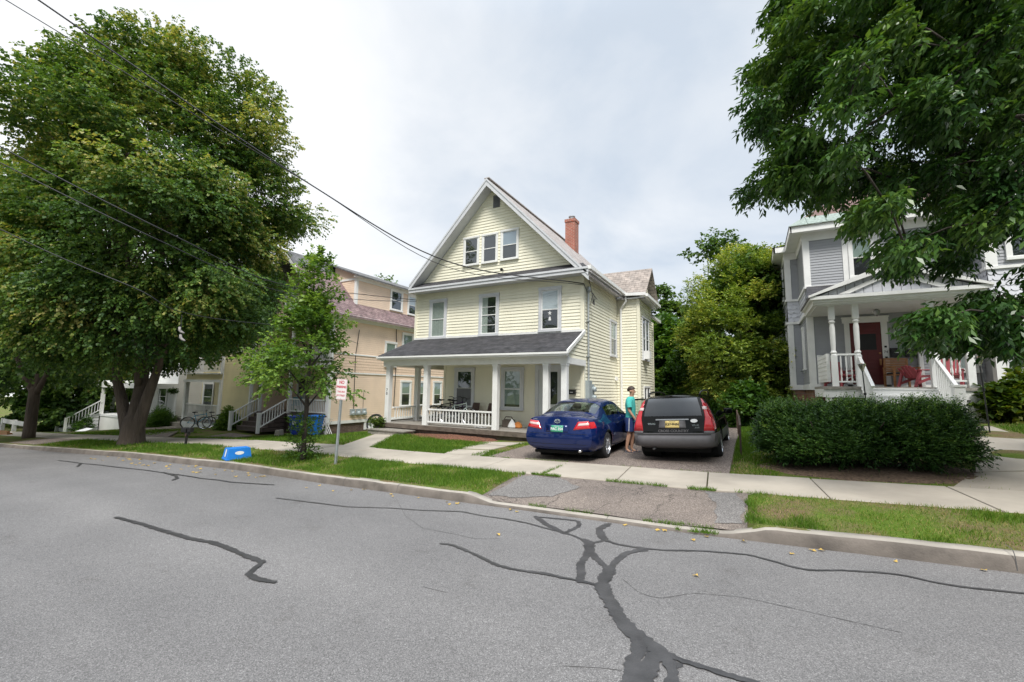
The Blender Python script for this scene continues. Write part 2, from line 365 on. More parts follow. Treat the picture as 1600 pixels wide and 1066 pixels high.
# -- sidewalk slabs with open joints
def slabs():
    mb=MB(); x=-60.0; J=[-3.72,-2.24,-.72,.95,2.74,4.4]
    xs=[-3.72-1.52*i for i in range(37,0,-1)]+J+[4.4+1.6*i for i in range(1,14)]
    for i in range(len(xs)-1):
        a,b=xs[i]+.010,xs[i+1]-.010; dz=random.uniform(-.006,.006) if -8<a<3 else random.uniform(-.01,.012)
        y0,y1=8.0+random.uniform(-.02,.02),9.55+random.uniform(-.02,.02); sk=-.10
        if xs[i]<-3.8: sk=-.06
        n=3; top=[];bot=[]
        for k in range(n+1):
            xx=a+(b-a)*k/n
            top.append([(xx,y0,float(S(xx))+.004+dz),(xx+sk,y1,float(S(xx+sk))+.028+dz)])
        vs=[p for r in top for p in r]; m0=len(vs); vs+=[(p[0],p[1],p[2]-.09) for p in vs]
        fs=[(2*k,2*k+2,2*k+3,2*k+1) for k in range(n)]
        fs+=[(2*k,m0+2*k,m0+2*k+2,2*k+2) for k in range(n)]+[(2*k+1,2*k+3,m0+2*k+3,m0+2*k+1) for k in range(n)]+[(0,1,m0+1,m0),(2*n,m0+2*n,m0+2*n+1,2*n+1)]
        mb.add(vs,fs)
    o=mb.build('sidewalk',M['concrete']); tag(o,kind='structure'); soft(o,.012,2,40)
slabs()
def slab_poly(name,polys,mat,th=.05,lift=.02,fn=ground_z):
    mb=MB()
    for po in polys: mb.prism([(x,y,float(fn(x,y))+lift) for x,y in po][::-1],(0,0,-th))
    o=mb.build(name,mat); tag(o,kind='structure'); return o
slab_poly('path',[[(-11.35,9.6),(-10.15,9.6),(-11.75,12.45),(-12.85,12.45)]],M['concrete'])
slab_poly('paver_path',[[(-7.35,9.58),(-6.2,9.58),(-6.45,10.52),(-7.62,10.42)],[(-7.5,10.6),(-6.55,10.7),(-6.5,11.5),(-7.8,11.55)],[(-7.8,11.65),(-6.55,11.6),(-6.4,12.5),(-7.75,12.3)]],M['concrete'])
slab_poly('entrance_path',[[(2.75,9.6),(4.6,9.6),(4.75,10.9),(3.3,10.6)],[(3.36,10.68),(4.75,10.98),(5.0,12.2),(3.85,12.2)],[(3.9,12.28),(5.05,12.28),(5.1,13.6),(4.2,13.6)],[(4.2,13.68),(5.2,13.68),(5.2,15.4),(4.3,15.4)]],M['concrete'])
def loose(name,cx,cy,rx,ry,mat,h,st=.035,amp=.03):
    g=np.random.default_rng(2)
    def fn(X,Y):
        q=np.sqrt(((X-cx)/rx)**2+((Y-cy)/ry)**2)+.12*(vnoise(X,Y,2.5,8)-.5); m_=np.clip((1.0-q)*5,0,1); return ground_z(X,Y)-.06+m_*(.07+h*np.clip(1-q,0,1))+m_*amp*g.random(X.shape)
    sheet(name,fn,np.arange(cx-rx,cx+rx,st),np.arange(cy-ry,cy+ry,st),mat)
loose('mulch_bed',-9.5,12.75,2.1,.75,M['mulch'],.10)
loose('soil_bed',1.8,10.6,2.0,1.1,M['soil'],.03,.05,.018)
slab_poly('side_path',[[(-24.5,9.6),(-22.6,9.6),(-31,14.2),(-35,14.2),(-35,13.0)],[(-20.2,9.6),(-18.6,9.6),(-22.6,13.4),(-24.6,13.4)]],M['drive'])
slab_poly('far_driveway',[[(-29.6,6.5),(-26.4,6.5),(-26.0,7.98),(-29.9,7.98)],[(-30,9.6),(-26.2,9.6),(-37,13.5),(-42,13.5)]],M['drive'])
# driveways
def drive_fn(X,Y): return ground_z(X,Y)+.006
o=sheet('driveway',drive_fn,ar((-6.05,-.45,.2)),ar((9.56,26,.4)),M['drive'])
sheet('driveway_crossing',lambda X,Y:apron_z(X,Y)+.012*vnoise(X,Y,4,1),ar((-4.2,-.12,.08)),ar((6.42,8.02,.08)),M['apron'])
def blob(name,poly,fn,mat,lift=.006):
    mb=MB(); c=(sum(p[0] for p in poly)/len(poly),sum(p[1] for p in poly)/len(poly))
    ring=[]
    for i in range(len(poly)):
        a,b=poly[i],poly[(i+1)%len(poly)]
        for k in range(6):
            f=k/6; j=.03
            ring.append((a[0]*(1-f)+b[0]*f+random.uniform(-j,j),a[1]*(1-f)+b[1]*f+random.uniform(-j,j)))
    vs=[(c[0],c[1],float(fn(*c))+lift)]; n=len(ring)
    rings=[.25,.5,.75,1]
    for r in rings: vs+=[(c[0]+(x-c[0])*r,c[1]+(y-c[1])*r,float(fn(c[0]+(x-c[0])*r,c[1]+(y-c[1])*r))+lift) for x,y in ring]
    fs=[(0,1+i,1+(i+1)%n) for i in range(n)]
    for q in range(len(rings)-1):
        o=1+q*n; fs+=[(o+i,o+n+i,o+n+(i+1)%n,o+(i+1)%n) for i in range(n)]
    mb.add(vs,fs); o=mb.build(name,mat); tag(o,kind='structure'); return o
af=lambda X,Y:apron_z(X,Y)+.012*vnoise(X,Y,4,1)
blob('tar_patch',[(-4.1,6.6),(-3.6,6.66),(-3.0,6.9),(-2.75,7.5),(-3.3,7.9),(-4.05,7.85)],af,M['patch'],.007)
blob('tar_patch',[(-.5,6.6),(-.2,6.65),(-.15,7.4),(-.3,7.95),(-.75,7.95),(-.55,7.4)],af,M['patch'],.007)
# -- sealed cracks in the road: ragged ribbons 4 mm above the asphalt
CR=[([(-1.86,5.3),(-1.77,5.2),(-1.71,5.02)],.12),([(-1.70,4.98),(-1.67,4.8)],.10),([(-1.34,4.56),(-1.31,4.3),(-1.26,4.02)],.13),([(-.82,3.42),(-.66,3.27),(-.55,3.18)],.16),([(-1.22,5.37),(-1.1,5.33),(-1.25,5.2)],.06),([(-1.68,5.5),(-1.66,5.42),(-1.60,5.40)],.09),([(-7.4,4.9),(-5.78,5.06),(-5.17,5.33),(-4.59,5.48),(-4.0,5.72),(-3.59,5.66),(-3.19,5.67),(-2.85,5.64),(-2.56,5.55),(-2.23,5.47),(-2.05,5.41),(-1.83,5.25),(-1.75,5.24),(-1.65,5.45)],.045),
([(-2.87,6.01),(-2.6,5.73),(-2.31,5.53),(-2.2,5.45)],.085),([(-2.81,6.02),(-2.6,6.07),(-2.25,6.12),(-2.15,5.88),(-2.2,5.45)],.06),([(-1.83,6.16),(-1.87,5.9),(-1.77,5.62),(-1.66,5.45)],.11),
([(-1.65,5.45),(-1.52,5.35),(-1.23,5.35),(-.97,5.4),(-.57,5.58),(-.1,5.68),(.13,5.56),(.31,5.45),(.45,5.43),(.73,5.58),(1.07,5.68),(1.24,5.68),(1.41,5.59),(1.6,5.57),(2.0,5.63),(2.38,5.71),(3.5,5.9)],.042),
([(-1.18,5.32),(-1.32,5.06),(-1.34,4.73),(-1.34,4.54),(-1.29,4.34),(-1.29,4.13)],.075),([(-1.77,5.21),(-1.71,4.99),(-1.54,4.75),(-1.41,4.6),(-1.33,4.49)],.08),([(-1.67,4.82),(-1.64,4.5),(-1.55,4.3),(-1.5,4.11)],.085),
([(-3.31,4.32),(-3.2,4.35),(-2.95,4.28),(-2.63,4.16),(-2.41,4.06),(-2.14,4.04),(-1.89,4.1),(-1.67,4.09),(-1.5,4.11),(-1.35,4.09),(-1.25,4.1)],.05),
([(-1.29,4.12),(-1.18,3.9),(-1.05,3.69),(-.93,3.53),(-.82,3.39),(-.7,3.31),(-.6,3.24)],.135),([(-.62,3.25),(-.52,3.21),(-.37,3.2),(-.23,3.18),(-.08,3.17),(.09,3.17),(1,3.1)],.055),
([(-.79,3.38),(-.75,3.22),(-.75,3.04),(-.73,2.91),(-.72,2.84),(-.68,2.6)],.10),([(-.61,3.22),(-.65,3.07),(-.64,2.88),(-.62,2.6)],.12),([(-.57,3.21),(-.51,3.09),(-.49,2.96),(-.46,2.6)],.09),
([(-8.22,2.97),(-7.53,2.99),(-6.94,2.98),(-6.51,2.98),(-6.13,2.98),(-5.76,3.03),(-5.35,3.01),(-4.97,2.96),(-4.61,2.94)],.075),([(-4.61,2.94),(-4.49,2.79),(-4.42,2.67),(-4.2,2.65),(-4.02,2.68)],.065),
([(-18.09,5.0),(-16.32,4.98),(-15.32,5.09),(-14.38,5.12),(-13.17,5.21),(-12.12,5.2),(-11.31,5.2),(-10.55,5.2),(-10.02,5.3),(-9.6,5.3),(-9.08,5.46),(-8.61,5.61)],.05),([(-12.28,5.22),(-11.36,5.08),(-10.96,4.93),(-10.8,4.78)],.06),([(-16.32,4.98),(-15.59,4.69)],.05)]
THIN=[[(-5.54,5.9),(-4.6,5.1),(-3.95,4.72),(-3.34,4.71),(-3.1,4.67),(-2.78,4.85)],[(-2.71,3.28),(-2.45,3.29)],[(-1.16,4.36),(-.95,4.12),(-.77,4.08),(-.53,4.33),(-.14,4.44),(.9,4.3)],[(-1.14,2.8),(-.91,2.9),(-.79,2.93)]]
def ribbons(name,lines,mat,lift,rag,k=1):
    mb=MB()
    for li,(pts,w) in enumerate(lines):
        P=[]
        for (a,b),(c,d) in zip(pts[:-1],pts[1:]):
            n=max(2,int(math.hypot(c-a,d-b)/.03))
            P+=[(a+(c-a)*i/n,b+(d-b)*i/n) for i in range(n)]
        P.append(pts[-1])
        def ext(p,q): l=math.hypot(p[0]-q[0],p[1]-q[1]) or 1; return [(p[0]+(p[0]-q[0])/l*w*f,p[1]+(p[1]-q[1])/l*w*f) for f in(.25,.5,.75)]
        if k: P=ext(P[0],P[2])[::-1]+P+ext(P[-1],P[-3])
        n=len(P)
        Q=[(sum(P[min(max(i+j,0),n-1)][0] for j in(-2,-1,0,1,2))/5,sum(P[min(max(i+j,0),n-1)][1] for j in(-2,-1,0,1,2))/5) for i in range(n)]
        vs=[]
        for i in range(n):
            a,b=Q[max(i-1,0)],Q[min(i+1,n-1)]; dx,dy=b[0]-a[0],b[1]-a[1]; l=math.hypot(dx,dy) or 1
            nx,ny=-dy/l,dx/l; e=min(1,.35+i/5,.35+(n-1-i)/5)
            ww=.9*w*e*(.82+.45*float(vnoise(i*.05,li,3,4)))
            for sg in(-1,1):
                h=ww*.5+random.uniform(-rag,rag)*w
                x,y=Q[i][0]+nx*h*sg,min(Q[i][1]+ny*h*sg,6.24)
                vs.append((x,y,float(road_z(x,y))+lift+li*.0003))
        mb.add(vs,[(2*i,2*i+2,2*i+3,2*i+1) for i in range(n-1)])
    tag(mb.build(name,mat),kind='structure')
ribbons('road_crack_sealant',CR,M['seal'],.004,.15)
ribbons('road_hairline_cracks',[(p,.006) for p in THIN],M['thincrack'],.003,.3)
# ---------------------------------------------------------------- house kit: each house has its own unit k and its own origin
class Ctx:
    def __init__(s,name,o,k,loc,label,cat): s.o=o; s.k=k; s.root=empty(name,loc,label,cat)
    def part(s,mb,name,mats,parent=None,smooth=False,label=None):
        ob=mb.build(name,mats,parent or s.root,smooth,s.o,s.k)
        if label: ob['label']=label
        return ob
class Fr:   # wall frame: a along the wall, d out of it, z up
    def __init__(s,O,A,Nn): s.O=Vector(O);s.A=Vector(A);s.N=Vector(Nn)
    def __call__(s,a,d,z): return s.O+s.A*a+s.N*d+Vector((0,0,z))
    def box(s,mb,a0,a1,d0,d1,z0,z1,m=0):
        p,q=s(a0,d0,z0),s(a1,d1,z1); return mb.box(p.x,q.x,p.y,q.y,p.z,q.z,m)
def clap(mb,fr,a0,a1,z0,z1,course=.115,lip=.021,clip=None,m=0):
    z=z0
    while z<z1-1e-4:
        t=min(z+course,z1)
        if clip: l0,r0=clip(z); l1,r1=clip(t)
        else: l0=l1=a0; r0=r1=a1
        if r0-l0>.02:
            if r1<l1: l1=r1=(l1+r1)/2
            mb.add([fr(l0,lip,z),fr(r0,lip,z),fr(r1,.001,t),fr(l1,.001,t),fr(l0,0,z),fr(r0,0,z)],[(0,1,2,3),(4,5,1,0)],m)
        z=t
def window(H,fr,a0,a1,z0,z1,fill='curtain',cw=.1,low=None,split=.5,sill=True,name='window',frame='trimgrey',proud=.062,ac=False,label=None,mull=False,head=0):
    """casing mesh > pane, curtain, sash"""
    mb=MB(); s=.012
    fr.box(mb,a0,a0+cw,s,proud,z0+cw*.8,z1-cw); fr.box(mb,a1-cw,a1,s,proud,z0+cw*.8,z1-cw)
    fr.box(mb,a0-.01,a1+.01,s,proud+.012,z1-cw,z1+head); fr.box(mb,a0-.01,a1+.01,s,proud+(.03 if sill else 0),z0,z0+cw*.8)
    w=H.part(mb,name,M[frame],label=label)
    i0,i1,b,t=a0+cw,a1-cw,z0+cw*.8,z1-cw; zm=b+(t-b)*split
    sb=MB(); q=.032
    for zz0,zz1,d in ((b,zm+q/2,.042),(zm-q/2,t,.036)):
        fr.box(sb,i0,i0+q,.030,d+.01,zz0,zz1);fr.box(sb,i1-q,i1,.030,d+.01,zz0,zz1)
        fr.box(sb,i0+q,i1-q,.030,d+.01,zz0,zz0+q);fr.box(sb,i0+q,i1-q,.030,d+.01,zz1-q,zz1)
    if mull: fr.box(sb,i0+q,i1-q,.026,.041,b+(zm-b)*.45,b+(zm-b)*.45+.02); fr.box(sb,i0+q,i1-q,.026,.041,zm+(t-zm)*.42,zm+(t-zm)*.42+.02)
    H.part(sb,'sash',M['white'],w)
    pb=MB(); pb.add([fr(i0,.0345,b),fr(i1,.0345,b),fr(i1,.0345,t),fr(i0,.0345,t)],[(0,1,2,3)]); H.part(pb,'pane',M['glass'],w)
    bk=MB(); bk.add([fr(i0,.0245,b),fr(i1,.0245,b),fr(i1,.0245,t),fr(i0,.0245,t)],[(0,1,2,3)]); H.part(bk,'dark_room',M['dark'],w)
    c=MB(); mt=None
    def wavy(x0,x1,zz0,zz1):
        n=max(4,int((x1-x0)/.02)); c.grid(lambda u,v:fr(x0+(x1-x0)*u,.0285+.0035*math.sin(u*n*1.1),zz0+(zz1-zz0)*v),[i/n for i in range(n+1)],[0,1])
    if fill=='curtain': wavy(i0+.02,i0+(i1-i0)*.96,b,t-.04); mt='curtain'
    elif fill=='half': wavy(i0+.01,i0+(i1-i0)*.42,b,t-.02); mt='curtain'
    elif fill in('blind','blindblue','shade'):
        zz=low if low is not None else zm
        n=24; c.grid(lambda u,v:fr(i0+(i1-i0)*u,.0285+(.0025*(int(v*n)%2) if fill!='shade' else 0),zz+(t-zz)*v),[0,1],[i/n for i in range(n+1)]); mt=fill
    elif fill=='screen': fr.box(c,i0+.01,i1-.01,.0535,.055,b+.01,zm-.005); mt='screen'
    if mt: H.part(c,{'curtain':'curtain','half':'curtain','screen':'insect_screen'}.get(fill,'blind'),M[mt],w)
    if ac:
        k=MB(); fr.box(k,i0+.03,i1-.03,.03,.28,b+.005,b+.34); fr.box(k,i0+.06,i1-.06,.28,.285,b+.04,b+.3); H.part(k,'air_conditioner',M['white'],w)
    return w
def balusters(mb,p,q,z0,z1,gap=.12,w=.03,turned=False):
    p,q=Vector((p[0],p[1],0)),Vector((q[0],q[1],0)); n=max(1,int((q-p).length/gap))
    for i in range(1,n):
        c=p+(q-p)*i/n
        if turned: mb.lathe((c.x,c.y,0),[(.02,z0),(.02,z0+.08),(.011,z0+.12),(.026,z0+.22),(.012,z0+.36),(.02,z0+.42),(.02,z1)],8)
        else: mb.box(c.x-w/2,c.x+w/2,c.y-w/2,c.y+w/2,z0,z1)
def railing(H,p,q,zb,zt,name='railing',gap=.12,mat='white',turned=False,parent=None,dz=0,w=.03):
    """straight (or, with dz, sloping) rail with balusters"""
    mb=MB(); P,Q=Vector((p[0],p[1],zt)),Vector((q[0],q[1],zt+dz))
    mb.beam(P,Q,.075,.05); d=Vector((0,0,zb-zt)); mb.beam(P+d,Q+d,.06,.045)
    if dz==0: balusters(mb,p,q,zb+.02,zt-.02,gap,w,turned)
    else:
        n=max(1,int((Q-P).length/gap))
        for i in range(1,n):
            c=P+(Q-P)*i/n; mb.box(c.x-w/2,c.x+w/2,c.y-w/2,c.y+w/2,c.z+zb-zt,c.z)
    return H.part(mb,name,M[mat],parent)
def text(s,size,P,right,up,mat,parent,name='lettering',depth=.001,align='CENTER',bold=0,sx=1):
    cu=bpy.data.curves.new(name,'FONT'); cu.body=s; cu.size=size; cu.align_x=align; cu.align_y='CENTER'; cu.extrude=depth; cu.offset=bold
    to=bpy.data.objects.new(name+'_src',cu); COL.objects.link(to)
    dg=bpy.context.evaluated_depsgraph_get(); me=bpy.data.meshes.new_from_object(to.evaluated_get(dg)); me.name=name
    bpy.data.objects.remove(to); bpy.data.curves.remove(cu)
    me.materials.clear(); me.materials.append(mat)
    r,u=Vector(right).normalized(),Vector(up).normalized(); n=r.cross(u)
    for v in me.vertices:
        c=v.co.copy(); v.co=Vector(P)+r*c.x*sx+u*c.y+n*c.z
    return link(bpy.data.objects.new(name,me),parent)
# ---------------------------------------------------------------- the pale yellow gabled house
H=Ctx('yellow_house',(-8.5,13.6,.36),1.1,(-9.35,14.96,.228),'pale yellow clapboard gabled house with a long front porch and red brick chimney','house')
F=Fr((0,13.6,0),(1,0,0),(0,-1,0)); SD=Fr((-4.83,0,0),(0,1,0),(1,0,0))
XL,XR,CX=-12.15,-4.83,-8.49
RK=1.03   # roof pitch
w=MB()
clap(w,F,-10.55,XR,.3,2.75); clap(w,F,XL,XR,2.75,5.57)
zpk=9.30
def gclip(z): return (CX-(zpk-z)/RK,CX+(zpk-z)/RK)
clap(w,F,0,0,5.8,zpk,clip=gclip)
clap(w,SD,13.6,17.75,-.1,5.6); clap(w,Fr((XL,0,0),(0,1,0),(-1,0,0)),13.6,22,2.75,5.6)
clap(w,Fr((-10.55,0,0),(0,1,0),(-1,0,0)),13.6,16.5,.3,2.75); clap(w,Fr((0,16.5,0),(1,0,0),(0,-1,0)),XL,-10.55,.3,2.75)
clap(w,Fr((XL,0,0),(0,1,0),(-1,0,0)),16.5,22,-.1,2.75)
# side bay and rear wing
BX=-3.92
clap(w,Fr((0,17.75,0),(1,0,0),(0,-1,0)),XR,BX,-.1,5.5); clap(w,Fr((BX,0,0),(0,1,0),(1,0,0)),17.75,20.15,-.1,5.5)
BG=18.95
clap(w,Fr((BX,0,0),(0,1,0),(1,0,0)),0,0,5.5,6.55,clip=lambda z:(BG-(6.62-z)/.98,BG+(6.62-z)/.98))
clap(w,Fr((-4.2,0,0),(0,1,0),(1,0,0)),20.15,22.0,-.1,5.0)
w.box(XL+.01,XR-.01,22,22.05,-.1,5.6)
w.box(XL,-10.55,13.62,16.5,2.70,2.745)
wall=H.part(w,'wall',M['vinyl'])
# foundation, corner boards
b=MB(); b.box(-10.5,XR-.02,13.64,17.7,-.9,.3); b.box(-10.5,BX-.03,17.78,20.1,-.9,-.1); b.box(XL+.02,-10.6,16.55,21.9,-.9,.28); b.box(-10.4,-4.3,20.2,21.9,-.9,-.1)
H.part(b,'foundation',M['kerb'])
for q in ((XL-.004,XL+.094,13.56,13.60,2.75,5.57),(-10.554,-10.456,13.56,13.60,.3,2.7),(-4.24,-4.17,21.93,22.0,-.1,5.0)): b=MB(); b.box(*q); H.part(b,'corner_board',M['vinyl'])
b=MB(); b.box(XR-.094,XR+.004,13.56,13.60,.3,5.57); b.box(XR-.0,XR+.03,13.575,13.70,.3,5.57); H.part(b,'corner_board',M['vinyl'])
b=MB(); b.box(BX-.09,BX+.004,17.71,17.75,-.1,5.45); b.box(BX,BX+.03,17.72,17.84,-.1,5.45); H.part(b,'corner_board',M['vinyl'])
# roof: two slopes, thick, overhanging 0.45 in front
RT=9.56; ex0,ex1=-12.13,-4.49; y0,y1=13.12,22.4
def slope(mb,ex,m=0,th=.09,y0=y0,y1=y1,cx=CX-.0):
    ze=RT-abs(ex-cx)*RK
    mb.add([(cx,y0,RT),(ex,y0,ze),(ex,y1,ze),(cx,y1,RT),(cx,y0,RT-th),(ex,y0,ze-th),(ex,y1,ze-th),(cx,y1,RT-th)],[(0,1,2,3),(7,6,5,4),(0,4,5,1),(1,5,6,2),(2,6,7,3)],m)
r=MB(); slope(r,ex0+.0); slope(r,ex1)
roof=H.part(r,'roof',M['shingleY'])
r=MB()
# ridge and valley flashing
r.beam((CX,y0,RT+.015),(CX,y1,RT+.015),.22,.03)
H.part(r,'ridge_cap',M['valley'],roof)
# bay gable roof
bz=6.95; br=MB(); xr=-3.60
for sg in(-1,1):
    ey=BG+sg*1.38; ez=bz-1.38*.98
    xe=CX+(RT-ez)/RK; xc=CX+(RT-bz)/RK
    br.add([(xc-.12,BG,bz),(xr,BG,bz),(xr,ey,ez),(xe-.12,ey,ez),(xc-.12,BG,bz-.07),(xr,BG,bz-.07),(xr,ey,ez-.07),(xe-.12,ey,ez-.07)],[(0,1,2,3),(7,6,5,4),(1,5,6,2),(2,6,7,3)])
H.part(br,'bay_roof',M['slateX'],roof)
v=MB()
ez=bz-1.38*.98; xe=CX+(RT-ez)/RK; xc=CX+(RT-bz)/RK
v.beam((xe+.05,BG-1.36,ez+.035),(xc-.05,BG-.05,bz+.02),.34,.02,up=(.5,-.5,1))
H.part(v,'valley_flashing',M['valley'],roof)
# chimney
ch=MB(); ch.box(-7.95,-7.44,19.7,20.24,7.9,10.05); ch.box(-7.98,-7.41,19.67,20.27,10.05,10.2)
cb=H.part(ch,'chimney',M['brick'],roof)
ch=MB(); ch.lathe((-7.7,19.98,10.2),[(.13,0),(.13,.16),(.17,.17),(.17,.21),(0,.23)],12); H.part(ch,'chimney_pot',M['galv'],roof)
# rake boards, soffits, gutters
t=MB()
for sg,ex in((-1,ex0),(1,ex1)):
    ze=RT-abs(ex-CX)*RK-.09
    p0,p1=(CX,y0+.015,RT-.09),(ex,y0+.015,ze)
    t.add([(p0[0],y0+.0,p0[2]+.08),(p1[0],y0,p1[2]+.08),(p1[0],y0,p1[2]-.16),(p0[0],y0,p0[2]-.20),(p0[0],y0+.05,p0[2]+.08),(p1[0],y0+.05,p1[2]+.08),(p1[0],y0+.05,p1[2]-.16),(p0[0],y0+.05,p0[2]-.20)],[(0,1,2,3),(3,2,6,7),(0,4,5,1),(1,5,6,2)])
    t.add([(p0[0],y0-.02,p0[2]+.085),(p1[0],y0-.02,p1[2]+.085),(p1[0],y0-.02,p1[2]+.0),(p0[0],y0-.02,p0[2]+.0),(p0[0],y0,p0[2]+.085),(p1[0],y0,p1[2]+.085),(p1[0],y0,p1[2]),(p0[0],y0,p0[2])],[(0,1,2,3),(3,2,6,7),(0,4,5,1),(1,5,6,2)])
    # soffit under the rake
    t.add([(p0[0],y0+.05,p0[2]-.17),(p1[0],y0+.05,p1[2]-.13),(p1[0],13.6,p1[2]-.13),(p0[0],13.6,p0[2]-.17)],[(0,1,2,3)])
H.part(t,'rake_board',M['trimgrey'])
t=MB()
# horizontal eave returns across the front: soffit + fascia carrying the pent roof
t.box(ex0+.02,ex1-.02,13.16,13.58,5.48,5.53); t.box(ex0,ex1,13.10,13.16,5.46,5.64); t.box(ex0-.0,ex1+.0,13.07,13.10,5.57,5.64)
# right and left soffit
t.box(XR,ex1-.03,13.6,17.7,5.50,5.55); t.box(ex0+.03,XL,13.6,22,5.50,5.55); t.box(XR,-3.66,17.55,17.73,5.40,5.44); t.box(BX,-3.66,17.6,20.4,5.40,5.44)
H.part(t,'soffit',M['trimgrey'])
p=MB(); p.add([(ex0+.05,13.11,5.655),(ex1-.05,13.11,5.655),(ex1-.35,13.58,5.93),(ex0+.35,13.58,5.93),(ex0+.05,13.11,5.64),(ex1-.05,13.11,5.64)],[(0,1,2,3),(4,5,1,0)])
H.part(p,'pent_roof',M['shingle'])
g=MB()
def gutter(pts):
    for a,b_ in zip(pts[:-1],pts[1:]): g.beam(a,b_,.12,.12)
gutter([(ex1+.03,13.12,5.62),(ex1+.03,17.50,5.62)]); gutter([(ex1-.02,17.53,5.585),(-3.60,17.53,5.54)]); gutter([(-3.58,17.55,5.5),(-3.58,20.4,5.5)]); gutter([(-3.9,20.3,5.05),(-3.9,22.2,5.05)])
H.part(g,'gutter',M['white'])
g=MB(); g.tube([(-4.42,17.56,5.5),(-4.42,17.62,5.3),(-4.66,17.70,5.02),(-4.66,17.70,-.2)],.045,8); H.part(g,'downspout',M['white'])
# windows
for a0,a1,z0,z1,fl,kw in ((-11.37,-10.5,3.58,5.19,'curtain',{}),(-8.97,-8.09,3.59,5.2,'half',dict(mull=True)),(-6.46,-5.6,3.63,5.21,'blind',dict(split=.5))): window(H,F,a0,a1,z0,z1,fl,.11,**kw)
for a0,a1,fl in ((-9.77,-9.03,None),(-8.91,-8.19,None)): window(H,F,a0,a1,6.38,7.55,fl,.07,frame='white')
window(H,F,-8.07,-7.3,6.39,7.58,'blindblue',.07,frame='white')
window(H,F,-10.02,-9.1,.89,2.42,'screen',.12,label='front window with a dark insect screen on its lower sash'); window(H,F,-7.94,-7.02,.89,2.42,'shade',.12,low=1.1)
window(H,SD,16.6,17.5,2.97,4.45,'shade',.09)
BS=Fr((BX,0,0),(0,1,0),(1,0,0))
window(H,BS,18.15,18.75,2.9,4.75,None,.07,ac=True); window(H,BS,18.77,19.4,2.9,4.75,None,.07)
window(H,BS,18.25,18.8,.15,1.85,None,.07,frame='white'); window(H,BS,18.82,19.4,.15,1.85,None,.07,frame='white')
window(H,Fr((-4.2,0,0),(0,1,0),(1,0,0)),20.4,20.9,.4,2.3,None,.07)
# gable vent
v=MB(); F.box(v,-8.45,-8.15,.012,.03,8.55,9.03)
for i in range(9): v.add([F(-8.43,.03,8.58+i*.047),F(-8.17,.03,8.58+i*.047),F(-8.17,.045,8.57+i*.047),F(-8.43,.045,8.57+i*.047)],[(0,1,2,3)])
H.part(v,'gable_vent',M['screen'])
# floodlight under the gable
v=MB(); v.lathe((-7.95,13.45,5.98),[(0,0),(.05,.01),(.06,.07),(.03,.1)],10); v.tube([(-7.95,13.45,6.03),(-7.95,13.58,6.05)],.02,6); H.part(v,'floodlight',M['black'])
# window ornament: little star and bell hanging
v=MB()
st=[]
for i in range(10):
    a=math.pi/2+i*math.pi/5; rr=.085 if i%2==0 else .035; st.append(F(-6.03+math.cos(a)*rr,.045,4.28+math.sin(a)*rr))
v.prism(st,F.N*.012); v.prism([F(-6.08,.045,4.02),F(-5.98,.045,4.02),F(-6.0,.045,4.15),F(-6.06,.045,4.15)],F.N*.012); v.box(-6.032,-6.028,13.545,13.548,3.99,4.35)
H.part(v,'window_ornament',M['label'])
# --- porch
pf=MB(); pf.box(XL-.05,-4.66,11.78,13.6,.26,.34); pf.box(XL-.05,-10.55,13.6,16.5,.26,.34); H.part(pf,'porch_floor',M['porchgrey'])
pf=MB(); pf.box(XL,-4.7,11.86,11.94,-.25,.26); pf.box(XL,XL+.08,11.94,16.4,-.25,.26); pf.box(-4.78,-4.7,11.94,13.6,-.25,.26); pf.box(XL-.06,-4.65,11.74,11.79,.20,.345); H.part(pf,'porch_skirt',M['darkwood'])
for x,y in ((-11.88,12.0),(-10.07,12.0),(-7.21,12.0),(-5.43,12.0),(-4.84,12.0),(-11.72,13.4),(-11.72,16.2)):
    m=MB(); m.box(x-.09,x+.09,y-.09,y+.09,.34,2.43); m.box(x-.105,x+.105,y-.105,y+.105,2.36,2.43); soft(H.part(m,'porch_post',M['white']),.008)
m=MB(); m.box(XL+.05,-4.72,11.89,12.11,2.43,2.62); m.box(-4.93,-4.74,12.11,13.58,2.43,2.62); m.box(XL+.1,XL+.3,12.11,16.4,2.43,2.62); m.box(XL+.3,-4.93,12.11,13.58,2.60,2.615)
m.box(XL+.0,-4.66,11.80,11.89,2.60,2.68)
H.part(m,'porch_beam',M['white'])
# porch roof
r=MB(); ya,yb,za,zb=11.62,13.58,2.78,3.60
r.add([(XL+.02,ya,za),(-4.62,ya,za),(-4.80,yb,zb),(XL+.05,yb,zb),(XL+.02,ya,za-.03),(-4.62,ya,za-.03),(-4.80,yb,zb-.03),(XL+.05,yb,zb-.03)],[(0,1,2,3),(7,6,5,4),(0,4,5,1),(1,5,6,2),(3,7,4,0)])
pr=H.part(r,'porch_roof',M['shingle'])
r=MB(); r.box(XL+.02,-4.60,11.60,11.68,2.64,2.748); r.box(XL,-4.58,11.555,11.60,2.69,2.748); r.box(XL+.02,-4.66,11.68,11.9,2.64,2.655); r.box(XL+.02,-4.8,13.545,13.58,3.58,3.66)
r.prism([(-4.63,11.60,2.68),(-4.63,11.60,2.80),(-4.80,13.58,3.64),(-4.80,13.58,3.52)],(.05,0,0))
H.part(r,'porch_fascia',M['white'],pr)
r=MB(); SE=Fr((-4.76,0,0),(0,1,0),(1,0,0)); clap(r,SE,0,0,2.62,3.5,clip=lambda z:(11.72+max(0,(z-2.7))*2.36,13.6))
H.part(r,'porch_gable_end',M['vinyl'],pr); r=MB(); r.add([(XL+.14,11.75,2.62),(XL+.14,13.58,2.62),(XL+.14,13.58,3.5)],[(0,1,2)])
H.part(r,'porch_gable_end',M['vinyl'],pr)
